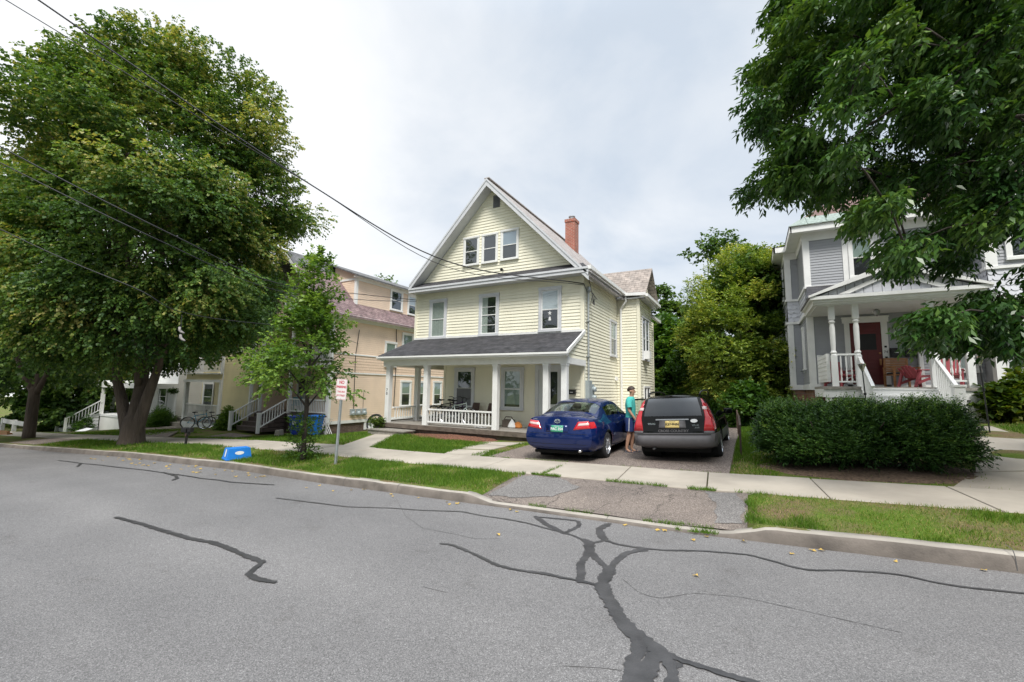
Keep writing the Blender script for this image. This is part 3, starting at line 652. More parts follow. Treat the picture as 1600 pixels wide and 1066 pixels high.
railing(H,(-9.96,12.0),(-7.32,12.0),.46,.89,gap=.13); m=MB()
railing(H,(-11.74,12.1),(-11.72,13.3),.46,.89,gap=.13); railing(H,(-11.72,13.5),(-11.72,16.1),.46,.89,gap=.13)
# step, house number
m=MB(); m.box(-12.0,-10.35,11.20,11.75,-.02,.13); m.box(-12.05,-10.3,11.16,11.76,.13,.165); H.part(m,'front_step',M['porchgrey'])
m=MB(); m.box(-6.5,-5.2,11.25,11.74,-.25,.06); H.part(m,'concrete_step',M['concrete'])
for ch_,z in (('7',1.53),('0',1.40)): text(ch_,.155,((-11.88+8.5)*1.1,(11.905-13.6)*1.1,(z-.36)*1.1),(1,0,0),(0,0,1),M['ink'],H.root,'house_number',bold=.003)
# door with glazed sidelight
m=MB(); F.box(m,-6.57,-6.44,.012,.06,.32,2.48); F.box(m,-5.68,-5.55,.012,.06,.32,2.48); F.box(m,-6.44,-5.68,.012,.06,2.32,2.48); F.box(m,-6.15,-6.08,.012,.055,.32,2.32)
dc=H.part(m,'door_frame',M['trimgrey'])
m=MB(); F.box(m,-6.08,-5.68,.012,.035,.34,1.15); F.box(m,-6.08,-6.02,.012,.035,1.15,2.32); F.box(m,-5.74,-5.68,.012,.035,1.15,2.32); F.box(m,-6.02,-5.74,.012,.035,2.25,2.32); F.box(m,-6.44,-6.15,.012,.03,.34,2.32)
dr=H.part(m,'door',M['door'])
m=MB(); F.box(m,-6.02,-5.74,.012,.026,1.15,2.25); H.part(m,'dark_glass',M['dark'],dr)
m=MB(); m.add([F(-6.02,.030,1.15),F(-5.74,.030,1.15),F(-5.74,.030,2.25),F(-6.02,.030,2.25)],[(0,1,2,3)]); H.part(m,'pane',M['glass'],dr)
# meters, mast
m=MB(); SD.box(m,13.72,14.0,.015,.16,1.15,1.97); SD.box(m,14.05,14.3,.015,.14,1.2,1.85)
for z in(1.4,1.68): m.lathe((-4.83+.14,14.17,z),[(.09,0),(.09,.06),(.075,.10),(0,.11)],14,0,(1,0,0))
H.part(m,'electric_meter',M['meter'])
m=MB(); m.tube([(-4.76,13.9,1.95),(-4.76,13.9,4.95)],.035,8); m.lathe((-4.76,13.9,4.95),[(.05,0),(.08,.04),(.09,.12),(.06,.2),(0,.23)],10)
for z in(2.75,3.95): m.box(-4.84,-4.71,13.83,13.97,z,z+.04)
H.part(m,'service_mast',M['galv'])
m=MB()
for i in range(4): m.tube([(-4.72,13.9+.03*i,5.05),(-4.62+.03*i,13.98+.06*i,4.9-.05*i),(-4.66,14.05+.06*i,4.6+.05*i),(-4.62,14.12,4.55)],.011,5)
m.tube([(-4.80,13.55,5.2),(-4.74,13.7,4.95),(-4.7,13.85,5.0)],.012,5); m.tube([(-4.78,13.9,5.5),(-4.74,14.1,5.2),(-4.72,14.2,4.9),(-4.78,14.2,4.6)],.01,5)
H.part(m,'service_cable',M['cable'])
m=MB(); SD.box(m,17.3,17.45,.015,.10,2.05,2.2); H.part(m,'junction_box',M['white'])
H70=H
# things on and by the porch (house units -> world)
def W(x,y,z,H): return ((x-H.o[0])*H.k+H.root.location.x,(y-H.o[1])*H.k+H.root.location.y,(z-H.o[2])*H.k+H.root.location.z)
# ---------------------------------------------------------------- peach gambrel house next door
def scallop(mb,fr,a0,a1,z0,z1,w=.17,h=.17,flare=0,m=0):
    n=max(1,round((a1-a0)/w)); w=(a1-a0)/n; rows=max(1,round((z1-z0)/h)); h=(z1-z0)/rows
    for j in range(rows):
        zt=z0+(j+1)*h; f0=flare*(1-(j)/rows)**2; f1=flare*(1-(j+1)/rows)**2
        for i in range(-1 if j%2 else 0,n):
            x0=a0+(i+(.5 if j%2 else 0))*w; x1=x0+w; x0c=max(x0,a0);x1c=min(x1,a1)
            if x1c-x0c<.01: continue
            pts=[]
            for q in range(7):
                x=x0c+(x1c-x0c)*q/6; u=(x-x0)/w*2-1
                pts.append(fr(x,.022+f0,zt-h*(.72+.38*math.sqrt(max(0,1-u*u)))))
            mb.add(pts+[fr(x1c,.004+f1,zt),fr(x0c,.004+f1,zt)],[tuple(range(9))],m)
        mb.add([fr(a0,.002+f1,zt-h),fr(a1,.002+f1,zt-h),fr(a1,.002+f1,zt),fr(a0,.002+f1,zt)],[(0,1,2,3)],m)
def steps(H,x0,x1,y,z0,z1,n,run,mats,name='stairs'):
    m=MB(); r=(z1-z0)/n
    for i in range(n):
        zt=z1-i*r; ya=y-(i+1)*run; m.box(x0,x1,ya,y,zt-r,zt-.03); m.box(x0-.02,x1+.02,ya-.03,ya+run+.01,zt-.03,zt)
    return H.part(m,name,mats)
H=Ctx('peach_house',(-17.4,13.8,-.6),1.1,(-19.14,15.18,-.83),'peach clapboard house with purple slate gambrel roof and a long side dormer','house')
XA,XB=-17.4,-23.1; SD=Fr((XA,0,0),(0,1,0),(1,0,0)); SL=Fr((XB,0,0),(0,1,0),(-1,0,0))
FR=Fr((0,15.5,0),(1,0,0),(0,-1,0)); FG=Fr((0,13.8,0),(1,0,0),(0,-1,0))
w=MB()
clap(w,SD,13.8,27,-.1,2.3,.1,.012); clap(w,SD,13.8,27,3.22,5.0,.1,.012)
clap(w,SL,13.8,27,-.1,5.0,.1,.012); clap(w,FR,XB,XA,-.1,5.0,.1,.012)
clap(w,FG,0,0,5.0,8.2,.1,.012,clip=lambda z:((-23.4+(z-5.05)*.97,-17.1-(z-5.05)*.97) if z<7.4 else (-21.1+(z-7.4)*1.1,-19.4-(z-7.4)*1.1)))
DX=-17.75; DS=Fr((DX,0,0),(0,1,0),(1,0,0))
clap(w,DS,15.3,27,5.5,7.25,.1,.012)
clap(w,Fr((0,15.3,0),(1,0,0),(0,-1,0)),0,0,5.6,7.25,.1,.012,clip=lambda z:(-17.0-(z-5.05)*.97,DX))
w.prism([(-19.45,15.29,7.2),(DX-.002,15.29,7.2),(DX-.002,15.29,7.38),(-19.45,15.29,7.99)],(0,.012,0)); w.box(XB,XA,27,27.05,-.1,7.2); w.box(XB+.02,XA-.02,13.85,15.48,2.55,2.62)
H.part(w,'wall',M['peach'])
w=MB(); scallop(w,SD,13.8,27,2.33,3.18,.16,.14); H.part(w,'shingle_band',M['peachsh'])
w=MB(); w.box(XB,XA-.02,13.9,26.9,-1.2,-.1); H.part(w,'foundation',M['brownbrick'])
w=MB(); SD.box(w,15.95,16.6,-.015,.03,-.55,-.12); H.part(w,'foundation_panel',M['label'])
t=MB()
SD.box(t,13.8,27,.012,.05,-.16,-.02); SD.box(t,13.8,27,.012,.045,2.25,2.32); SD.box(t,13.8,27,.012,.045,3.18,3.25); SD.box(t,13.74,13.86,-.06,.03,-.1,5.0); SD.box(t,13.8,27,.012,.05,4.86,5.0)
t.box(XA,-17.0,12.9,27,4.98,5.03); t.box(-17.03,-16.98,12.9,27,4.98,5.10)
DS.box(t,15.24,15.40,-.10,.03,5.5,7.25); DS.box(t,15.3,27,.012,.05,7.12,7.25); t.box(DX,-17.45,15.1,27,7.25,7.31); t.box(-19.2,DX,15.26,15.285,7.14,7.25)
t.box(XB,XA,13.72,13.80,2.5,2.72); t.box(XB,XA,13.72,13.8,4.86,5.03)
H.part(t,'trim',M['white'])
r=MB()
def gam(x0,z0,x1,z1,ya,yb,mb,th=.07): mb.add([(x0,ya,z0),(x1,ya,z1),(x1,yb,z1),(x0,yb,z0),(x0,ya,z0-th),(x1,ya,z1-th),(x1,yb,z1-th),(x0,yb,z0-th)],[(0,1,2,3),(7,6,5,4),(0,4,5,1),(2,6,7,3),(0,3,7,4),(1,5,6,2)])
gam(-16.96,5.07,-19.35,7.55,12.9,15.3,r); gam(-16.96,5.07,-17.75,5.88,15.3,27.1,r); gam(-23.54,5.07,-21.15,7.55,12.9,27.1,r)
rf=H.part(r,'roof',M['purpleslate'])
r=MB(); gam(-19.35,7.55,-20.25,8.4,12.85,27.1,r); gam(-21.15,7.55,-20.25,8.4,12.85,27.1,r); gam(-17.4,7.33,-20.25,8.38,15.05,27.1,r)
H.part(r,'upper_roof',M['greyshingle'],rf)
r=MB(); gam(-16.95,5.05,-19.35,7.5,12.84,12.9,r,.2); gam(-23.55,5.05,-21.15,7.5,12.84,12.9,r,.2); gam(-19.35,7.5,-20.25,8.35,12.84,12.9,r,.2); gam(-21.15,7.5,-20.25,8.35,12.84,12.9,r,.2); H.part(r,'rake_board',M['white'],rf)
for a0,a1,z0,z1,fl,sp in ((17.1,18.0,2.72,4.12,'shade',.5),(18.4,19.35,3.25,4.75,'shade',.4),(18.42,19.32,.5,2.02,'shade',.5),(19.88,20.68,.5,2.02,'shade',.5),(21.28,22.15,.5,2.05,'shade',.45)): window(H,SD,a0,a1,z0,z1,fl,.11,frame='white',split=sp)
window(H,DS,17.68,18.68,5.95,7.18,None,.1,frame='white'); window(H,DS,19.1,20.1,5.9,7.14,'blind',.1,frame='white'); window(H,DS,22,22.9,5.95,7.15,None,.1,frame='white')
window(H,FG,-21.3,-20.3,5.5,7.0,'curtain',.1,frame='white'); window(H,FR,-18.9,-17.9,3.1,4.5,None,.1,frame='white'); window(H,FR,-20.6,-19.6,3.1,4.5,'curtain',.1,frame='white'); window(H,FR,-19.4,-18.2,.6,2.0,'curtain',.1,frame='white')
m=MB()
for y in (15.0,15.36,15.72):
    SD.box(m,y,y+.26,.012,.10,.22,.52); m.lathe((XA+.10,y+.13,.30),[(.11,0),(.11,.05),(.08,.1),(0,.11)],12,0,(1,0,0))
H.part(m,'electric_meter',M['meter'])
m=MB(); m.tube([(XA+.03,15.2,.5),(XA+.03,15.15,3.2),(XA+.04,15.3,4.5)],.016,5); m.tube([(XA+.03,15.8,.5),(XA+.03,15.8,1.4)],.008,5); m.tube([(XA+.05,17.9,4.85),(XA+.05,18.0,3.5),(XA+.05,17.95,.5)],.02,5); H.part(m,'service_cable',M['cable'])
# inset two storey porch
m=MB(); m.box(XB,XA-.01,13.75,15.5,.16,.24); m.box(XB,XA,13.75,15.5,2.62,2.70); H.part(m,'porch_floor',M['browndeck'])
for x in (-17.55,-20.45,-22.95):
    m=MB(); m.box(x-.07,x+.07,13.76,13.9,.24,2.52); m.box(x-.07,x+.07,13.76,13.9,2.7,4.9); H.part(m,'porch_post',M['white'])
railing(H,(-20.4,13.83),(-17.6,13.83),.36,.95,gap=.12); railing(H,(-22.9,13.83),(-17.6,13.83),2.85,3.5,name='balcony_railing',gap=.13)
m=MB()
for i in range(22):
    x=-20.3+i*.13; m.beam((x,13.78,-.58),(x+.5,13.78,.14),.03,.012); m.beam((x+.5,13.77,-.58),(x,13.77,.14),.03,.012)
m.box(-20.4,-17.45,13.74,13.8,.08,.17); m.box(-17.55,-17.43,13.72,13.78,-.65,.16)
H.part(m,'lattice_skirt',M['lattice'])
steps(H,-22.75,-20.6,13.75,-.62,.2,4,.28,M['browndeck'])
for x in (-22.85,-20.5):
    railing(H,(x,13.7),(x,12.35),.30,.92,name='stair_railing',dz=-.72,gap=.14)
    m=MB(); m.box(x-.06,x+.06,12.3,12.42,-.65,.28); m.box(x-.075,x+.075,12.28,12.44,.28,.31); H.part(m,'newel_post',M['white'])
m=MB(); FR.box(m,-22.3,-21.2,.014,.05,.24,2.3); H.part(m,'door_frame',M['white']); m=MB(); FR.box(m,-22.15,-21.35,.05,.07,.26,2.2); d=H.part(m,'door',M['galv']); m=MB(); FR.box(m,-22.05,-21.45,.07,.075,1.2,2.1); H.part(m,'pane',M['dark'],d)
HP=H
# ---------------------------------------------------------------- butter yellow house further down
H=Ctx('butter_yellow_house',(-24,12.4,-.4),1.2,(-28.8,14.88,-.816),'butter yellow clapboard house with white double porch and glazed double doors','house')
F=Fr((0,12.4,0),(1,0,0),(0,-1,0)); G=Fr((0,14.0,0),(1,0,0),(0,-1,0)); RS=Fr((-21.4,0,0),(0,1,0),(1,0,0)); LS=Fr((-29.2,0,0),(0,1,0),(-1,0,0))
w=MB(); clap(w,F,-23.9,-21.4,-.2,5.6,.13,.012); clap(w,G,-29.2,-23.9,-.3,5.6,.13,.012); clap(w,RS,12.4,24,-.2,5.6,.13,.012); clap(w,LS,14,24,-.3,5.6,.13,.012); clap(w,Fr((-23.9,0,0),(0,1,0),(-1,0,0)),12.4,14,-.3,5.6,.13,.012)
clap(w,Fr((0,12.36,0),(1,0,0),(0,-1,0)),-27.5,-23.9,1.86,2.14,.13,.012)
clap(w,F,0,0,5.6,8.4,.13,.012,clip=lambda z:(-29.2+(z-5.6)*1.6,-21.4-(z-5.6)*1.6))
H.part(w,'wall',M['butter'])
w=MB(); w.box(-30.7,-21.45,14.05,24,-1.6,-.2); w.box(-23.9,-21.45,12.45,14.1,-1.6,-.2); H.part(w,'foundation',M['kerb'])
r=MB()
for sx,ex in((-1,-29.7),(1,-20.9)): r.add([(-25.3,11.9,8.6),(ex,11.9,5.35),(ex,24.4,5.35),(-25.3,24.4,8.6),(-25.3,11.9,8.5),(ex,11.9,5.25),(ex,24.4,5.25),(-25.3,24.4,8.5)],[(0,1,2,3),(7,6,5,4),(0,4,5,1),(1,5,6,2)])
H.part(r,'roof',M['greyshingle'])
m=MB(); m.box(-27.6,-23.85,12.3,14,-.4,-.3); H.part(m,'porch_floor',M['porchgrey'])
m=MB(); m.box(-27.6,-23.9,12.25,12.45,1.72,1.86); m.box(-27.6,-23.9,12.22,14,2.14,2.2); m.box(-21.46,-21.36,12.36,12.5,-.2,5.5); m.box(-23.95,-23.85,12.36,12.42,-.2,5.5); H.part(m,'trim',M['white'])
for x in (-27.45,-23.95):
    m=MB(); m.box(x-.09,x+.09,12.3,12.48,-.3,1.72); m.box(x-.07,x+.07,12.3,12.44,2.2,5.3); H.part(m,'porch_post',M['white'])
railing(H,(-27.35,12.38),(-24.0,12.38),-.18,.52); railing(H,(-27.35,12.34),(-24.0,12.34),2.3,2.95,name='balcony_railing')
m=MB(); m.box(-27.5,-23.95,12.3,12.4,-.75,-.4); H.part(m,'porch_skirt',M['label'])
steps(H,-29.1,-27.6,13.2,-1.0,-.32,3,.4,M['concrete'])
window(H,G,-29.0,-27.8,.0,1.75,None,.12,frame='white')
m=MB(); G.box(m,-27.1,-24.0,.014,.05,-.3,1.75); dd=H.part(m,'door_surround',M['white'])
for x in (-26.8,-25.0,-24.5):
    m=MB(); G.box(m,x-.02,x+.42 if x>-26 else x+.85,.05,.07,-.28,1.68); d=H.part(m,'door',M['door']); m=MB(); G.box(m,x+.06,x+.34 if x>-26 else x+.7,.07,.075,.35 if x>-26 else .3,1.5); H.part(m,'pane',M['dark'],d)
window(H,F,-23.2,-22.3,3.2,4.7,'curtain',.1,frame='white'); window(H,G,-26.4,-25.2,3.0,4.5,None,.1,frame='white')
HB=H
# ---------------------------------------------------------------- white house at the far left
H=Ctx('white_house',(-36,12.4,-.6),1.2,(-43.2,14.88,-1.06),'white clapboard house far down the street with a narrow porch and railed stairs','house')
G=Fr((0,13.6,0),(1,0,0),(0,-1,0)); RS=Fr((-31.2,0,0),(0,1,0),(1,0,0))
w=MB(); clap(w,G,-37.2,-31.2,-.4,5.4,.13,.012); clap(w,RS,13.6,24,-.4,5.4,.13,.012); clap(w,Fr((-37.2,0,0),(0,1,0),(-1,0,0)),13.6,24,-.4,5.4,.13,.012); clap(w,G,0,0,5.4,7.6,.13,.012,clip=lambda z:(-37.2+(z-5.4)*1.3,-31.2-(z-5.4)*1.3)); H.part(w,'wall',M['whiteclap'])
w=MB(); w.box(-37.1,-31.3,13.7,24,-1.8,-.4); H.part(w,'foundation',M['kerb'])
r=MB()
for ex in(-37.7,-30.7): r.add([(-34.2,13.2,7.8),(ex,13.2,5.2),(ex,24.4,5.2),(-34.2,24.4,7.8),(-34.2,13.2,7.7),(ex,13.2,5.1),(ex,24.4,5.1),(-34.2,24.4,7.7)],[(0,1,2,3),(7,6,5,4),(0,4,5,1),(1,5,6,2)])
H.part(r,'roof',M['greyshingle'])
m=MB(); m.box(-40.2,-31.3,12.0,13.6,-.55,-.42); H.part(m,'porch_floor',M['label'])
m=MB(); m.box(-40.3,-36.9,11.9,13.6,1.3,1.75); m.box(-36.9,-31.2,11.9,13.6,1.3,1.6); H.part(m,'porch_roof',M['whiteclap'])
for x,y in ((-40.0,12.05),(-37.3,12.05),(-34.4,12.05),(-31.4,12.05),(-40.0,13.5)):
    m=MB(); m.box(x-.09,x+.09,y-.09,y+.09,-.45,1.32); H.part(m,'porch_post',M['white'])
m=MB(); m.box(-39.9,-38.9,12.02,12.08,-.45,.15); H.part(m,'porch_panel',M['white']); m=MB(); m.box(-34.3,-31.5,12.02,12.06,-.45,.42)
for i in range(14): m.box(-34.25+i*.2,-34.18+i*.2,12.0,12.02,-.45,.44)
H.part(m,'porch_panel',M['white'])
steps(H,-38.6,-37.4,12.0,-1.5,-.45,5,.3,M['label'])
m=MB(); m.box(-40.2,-38.65,12.04,12.1,-1.7,-.55); m.box(-37.35,-31.3,12.04,12.1,-1.7,-.55); H.part(m,'porch_skirt',M['whiteclap'])
for x in (-38.7,-37.3):
    railing(H,(x,12.0),(x-.05,10.45),-.15,.45,name='stair_railing',dz=-1.1,gap=.16)
    m=MB(); m.box(x-.11,x+.01,10.38,10.5,-1.65,-.6); H.part(m,'newel_post',M['white'])
window(H,G,-33.6,-32.4,.2,1.4,None,.1,frame='white')
# ---------------------------------------------------------------- the grey house up the street
H=Ctx('grey_house',(3.55,17.9,1.88),1.05,(3.73,18.8,1.89),'grey clapboard house with white corner boards, gabled porch and dark red door','house')
F=Fr((0,17.9,0),(1,0,0),(0,-1,0)); XC=1.78; SL=Fr((XC,0,0),(0,1,0),(-1,0,0)); BF=Fr((0,20.2,0),(1,0,0),(0,-1,0)); XBAY=1.36; BL=Fr((XBAY,0,0),(0,1,0),(-1,0,0))
RF=Fr((0,17.2,0),(1,0,0),(0,-1,0)); RXL=6.05; RL=Fr((RXL,0,0),(0,1,0),(-1,0,0))
w=MB(); cs,lp=.095,.017
for fr,a0,a1 in((F,XC,RXL),(SL,17.9,20.2),(BF,XBAY,XC),(BL,20.2,25),(RF,RXL,12),(RL,17.2,17.9)):
    clap(w,fr,a0,a1,1.95,4.36,cs,lp); clap(w,fr,a0,a1,5.35,7.05,cs,lp)
w.box(XBAY,12,25,25.1,1.9,7.05); w.box(11.95,12,17.2,25,1.9,7.05)
H.part(w,'wall',M['greyclap'])
w=MB()
for fr,a0,a1 in((SL,17.9,20.2),(BF,XBAY,XC),(BL,20.2,25),(RF,RXL,12),(RL,17.2,17.9),(F,XC,RXL)): scallop(w,fr,a0,a1,4.46,5.30,.17,.17,flare=.05)
H.part(w,'shingle_band',M['scallop'])
w=MB(); w.box(XC+.05,12,17.95,25,.3,1.86); w.box(XBAY+.05,XC+.1,20.25,24.9,.3,1.86); w.box(RXL+.05,11.9,17.25,18,.3,1.86); H.part(w,'foundation',M['redstone'])
t=MB()
def corner(x0,x1,y,sy,z0=1.95,z1=7.05): t.box(x0,x1,y-.025,y,z0,z1)
for z0,z1 in((1.9,4.36),(5.32,7.02)):
    F.box(t,XC-.03,XC+.16,.012,.035,z0,z1); SL.box(t,17.87,18.06,.0,.03,z0,z1); BF.box(t,XBAY-.03,XBAY+.17,.012,.035,z0,z1); BL.box(t,20.17,20.4,0,.03,z0,z1)
    RF.box(t,RXL-.03,RXL+.22,.012,.035,z0,z1); RL.box(t,17.17,17.4,0,.03,z0,z1); RF.box(t,7.1,7.3,.012,.03,z0,z1)
    F.box(t,2.86,3.02,.012,.03,z0 if z0>5 else 9,z1 if z0>5 else 9.01); F.box(t,3.72,3.86,.012,.03,z0 if z0>5 else 9,z1 if z0>5 else 9.01)
for fr,a0,a1 in((F,XC-.04,RXL),(SL,17.86,20.2),(BF,XBAY-.04,XC),(BL,20.16,25),(RF,RXL-.04,12),(RL,17.16,17.9)):
    fr.box(t,a0,a1,.0,.075,4.36,4.46); fr.box(t,a0,a1,0,.06,5.28,5.36); fr.box(t,a0,a1,0,.05,6.98,7.25); fr.box(t,a0,a1,0,.05,1.78,1.97)
H.part(t,'trim',M['white'])
# eaves and copper-edged roof
e=MB(); ez=7.38
def eave(x0,x1,y0,y1): e.box(x0,x1,y0,y1,7.25,7.30)
eave(1.42,12,17.52,17.9); eave(1.42,XC,17.9,19.8); eave(1.02,XC,19.84,20.2); eave(1.02,XBAY,20.2,25.4); eave(5.72,12,16.82,17.2)
for x0,x1,y0,y1 in((1.38,5.7,17.46,17.52),(1.36,1.42,17.46,19.82),(.96,1.42,19.78,19.84),(.96,1.02,19.78,25.4),(5.68,12,16.76,16.82),(5.66,5.72,16.76,17.5)): e.box(x0,x1,y0,y1,7.22,7.44)
H.part(e,'eave',M['white'])
r=MB()
# hip roof faces: front slope then the left slope
r.add([(1.34,17.44,7.45),(6.2,17.44,7.45),(6.2,21,10.0),(4.0,21,10.0)],[(0,1,2,3)]); r.add([(5.64,16.74,7.45),(12.1,16.74,7.45),(12.1,20.5,10.0),(8,20.5,10.0)],[(0,1,2,3)]); r.add([(5.64,16.74,7.45),(8,20.5,10.0),(5.64,19,9.0)],[(0,1,2)])
r.add([(4.0,21,10),(12,21,10),(12,25.4,7.4),(.94,25.4,7.4)],[(0,1,2,3)])
rf=H.part(r,'roof',M['rooftile'])
r=MB(); r.add([(1.34,17.44,7.45),(4.0,21,10.0),(4.0,21.5,10.0),(1.34,19.76,7.45)],[(0,1,2,3)]); r.add([(.94,19.76,7.45),(1.34,19.76,7.45),(2.6,21.2,8.8),(2.6,22.5,8.8),(.94,25.4,7.45)],[(0,1,2,3,4)]); H.part(r,'side_roof',M['rooftile'],rf)
r=MB(); r.add([(1.335,17.42,7.452),(5.7,17.42,7.452),(5.7,18.05,7.91),(1.8,18.05,7.91)],[(0,1,2,3)]); r.box(1.335,5.7,17.40,17.43,7.435,7.455)
for i in range(8): r.beam((1.9+i*.55,17.43,7.47),(1.9+i*.55,18.04,7.92),.02,.02)
H.part(r,'copper_apron',M['copper'],rf)
# windows
window(H,F,3.02,3.72,5.5,6.92,'shade',.09,frame='white',low=6.2); window(H,SL,19.0,19.45,2.5,4.1,'shade',.07,frame='white',low=3.2); window(H,BL,21.3,22.1,5.5,6.9,'shade',.08,frame='white'); window(H,BL,20.8,21.3,3.4,4.3,None,.06,frame='white')
window(H,F,5.0,5.95,2.35,3.95,'curtain',.12,frame='white'); window(H,RF,6.42,7.02,2.65,4.1,'curtain',.1,frame='white'); window(H,RF,6.45,7.05,5.5,6.85,'shade',.1,frame='white'); window(H,RF,7.5,8.4,5.5,6.85,'shade',.1,frame='white'); window(H,RF,7.5,8.4,2.5,4.1,'curtain',.1,frame='white')
# projecting box window on the bay
m=MB(); BL.box(m,22.2,23.4,0,.5,2.1,2.2); BL.box(m,22.2,23.4,0,.5,3.85,3.95); m.prism([(XBAY,22.2+0,3.95+.35),(XBAY-.52,22.15,3.95),(XBAY,22.15,3.95)],(0,1.3,0))
for a in (22.2,23.34): 
    for d in (0,.44): BL.box(m,a,a+.06,d,d+.06,2.2,3.85)
bw=H.part(m,'box_window',M['white']); m=MB(); BL.box(m,22.22,23.38,.02,.46,2.2,3.85); H.part(m,'pane',M['glass'],bw); m=MB(); BL.box(m,22.3,23.3,.01,.3,2.2,3.4); H.part(m,'dark_room',M['dark'],bw); m=MB(); BL.box(m,22.3,23.3,0,.35,1.3,2.1); H.part(m,'brick_base',M['redstone'],bw)
# porch
m=MB(); m.box(1.86,5.25,15.7,17.9,1.80,1.88); H.part(m,'porch_floor',M['porchgrey'])
m=MB(); m.box(1.86,5.24,15.74,15.80,1.56,1.80); m.box(1.86,1.92,15.8,17.85,1.56,1.8); m.box(5.18,5.24,15.8,17.85,1.0,1.8); m.box(1.9,2.05,15.76,15.82,.8,1.56); m.box(4.62,4.8,15.76,15.82,.8,1.56); m.box(5.0,5.24,15.75,15.81,.8,1.56); H.part(m,'porch_skirt',M['white'])
m=MB()
for x0,x1 in((2.06,2.75),(4.78,5.02)):
    n=int((x1-x0)/.07)
    for i in range(-6,n): 
        for sg in (1,-1):
            xa=x0+i*.07; za,zb=.9,1.56; xb=xa+(zb-za)
            if sg<0: za,zb=zb,za
            p,q=[xa,za],[xb,zb]
            # clip to the panel
            def cut(p,q):
                t0,t1=0,1
                dx=q[0]-p[0]
                t0=max(t0,(x0-p[0])/dx); t1=min(t1,(x1-p[0])/dx)
                return (t0,t1)
            t0,t1=cut(p,q)
            if t1-t0>.03: m.beam((p[0]+(q[0]-p[0])*t0,15.79+sg*.006,p[1]+(q[1]-p[1])*t0),(p[0]+(q[0]-p[0])*t1,15.79+sg*.006,p[1]+(q[1]-p[1])*t1),.025,.008)
H.part(m,'lattice_skirt',M['lattice'])
def turned(x,y,z0,z1,name='porch_post'):
    m=MB(); h=.075
    m.box(x-h,x+h,y-h,y+h,z0,z0+.92); m.lathe((x,y,z0),[(h*1.05,.92),(.06,.96),(.085,1.0),(.055,1.06),(.066,1.3),(.07,1.75),(.055,1.86),(.085,1.92),(.06,1.97),(h*1.05,2.0)],14); m.box(x-h,x+h,y-h,y+h,z0+2.0,z1)
    H.part(m,name,M['white'])
for x,y in((2.17,15.86),(2.74,15.86),(4.37,15.86),(5.08,15.86)): turned(x,y,1.88,4.3)
for q in((1.98,2.12,17.75,17.89,1.88,2.95),(4.56,4.66,17.75,17.88,1.88,4.28)): m=MB(); m.box(*q); H.part(m,'half_post',M['white'])
railing(H,(2.2,15.86),(2.7,15.86),2.02,2.82,turned=True); railing(H,(4.42,15.86),(5.02,15.86),2.06,2.85,turned=True)
m=MB(); m.box(2.0,2.08,15.95,17.75,2.02,2.86)
for i in range(6): m.box(1.985,2.0,15.95,17.75,2.1+i*.13,2.2+i*.13)
H.part(m,'side_railing',M['white'])
m=MB(); m.box(1.80,5.35,15.62,17.9,4.28,4.31); H.part(m,'porch_ceiling',M['label'])
m=MB(); m.box(1.82,5.32,15.70,15.9,4.30,4.40); m.box(1.70,5.42,15.50,15.62,4.36,4.46); m.box(1.62,5.5,15.42,15.50,4.44,4.54); m.box(1.70,1.82,15.62,17.9,4.30,4.46); m.box(1.62,1.70,15.5,17.9,4.44,4.54); m.box(1.75,5.4,15.55,17.9,4.31,4.36); H.part(m,'porch_beam',M['white'])
gx,gz=3.55,5.36; r=MB()
for ex in(1.58,5.52):
    ze=4.55; r.add([(gx,15.42,gz),(ex,15.42,ze),(ex,17.9,ze),(gx,17.9,gz),(gx,15.42,gz-.06),(ex,15.42,ze-.06),(ex,17.9,ze-.06),(gx,17.9,gz-.06)],[(0,1,2,3),(7,6,5,4),(1,5,6,2)])
pr=H.part(r,'porch_roof',M['greyshingle'])
r=MB()
for ex in(1.58,5.52):
    ze=4.55; r.add([(gx,15.38,gz+.01),(ex,15.38,ze+.01),(ex,15.38,ze-.05),(gx,15.38,gz-.17),(gx,15.46,gz+.01),(ex,15.46,ze+.01),(ex,15.46,ze-.05),(gx,15.46,gz-.17)],[(0,1,2,3),(0,4,5,1),(3,2,6,7)])
    s_=1 if ex<gx else -1
    r.add([(gx,15.5,gz-.22),(ex+s_*.75,15.5,ze+.02),(ex+s_*1.0,15.5,ze+.02),(gx,15.5,gz-.34)],[(0,1,2,3)])
H.part(r,'pediment_moulding',M['white'],pr)
r=MB()
n=16
for i in range(n):
    x0=1.9+i*3.3/n; x1=x0+3.3/n-.012
    z=lambda x: gz-.1-abs(x-gx)*.41
    r.prism([(x0,15.56,4.53),(x1,15.56,4.53),(x1,15.56,z(x1)),(x0,15.56,z(x0))],(0,.03,0))
H.part(r,'pediment_panel',M['scallop'],pr)
# skirt roof left of the porch, under the second floor
m=MB(); m.add([(1.62,15.6,4.5),(1.8,17.88,5.36),(2.9,17.88,5.36),(2.6,15.9,4.62)],[(0,1,2,3)]); H.part(m,'porch_side_roof',M['shingle'])
# stairs
steps(H,2.82,4.3,15.7,.85,1.84,5,.27,M['white'])
for x in (2.76,4.36):
    railing(H,(x,15.78),(x,14.42),1.88,2.72,name='stair_railing',dz=-.86,gap=.15,w=.035)
    if x>4:
        m=MB(); m.box(x-.1,x+.1,14.3,14.5,.85,1.88); m.box(x-.12,x+.12,14.28,14.52,1.88,1.93); H.part(m,'newel_post',M['white'])
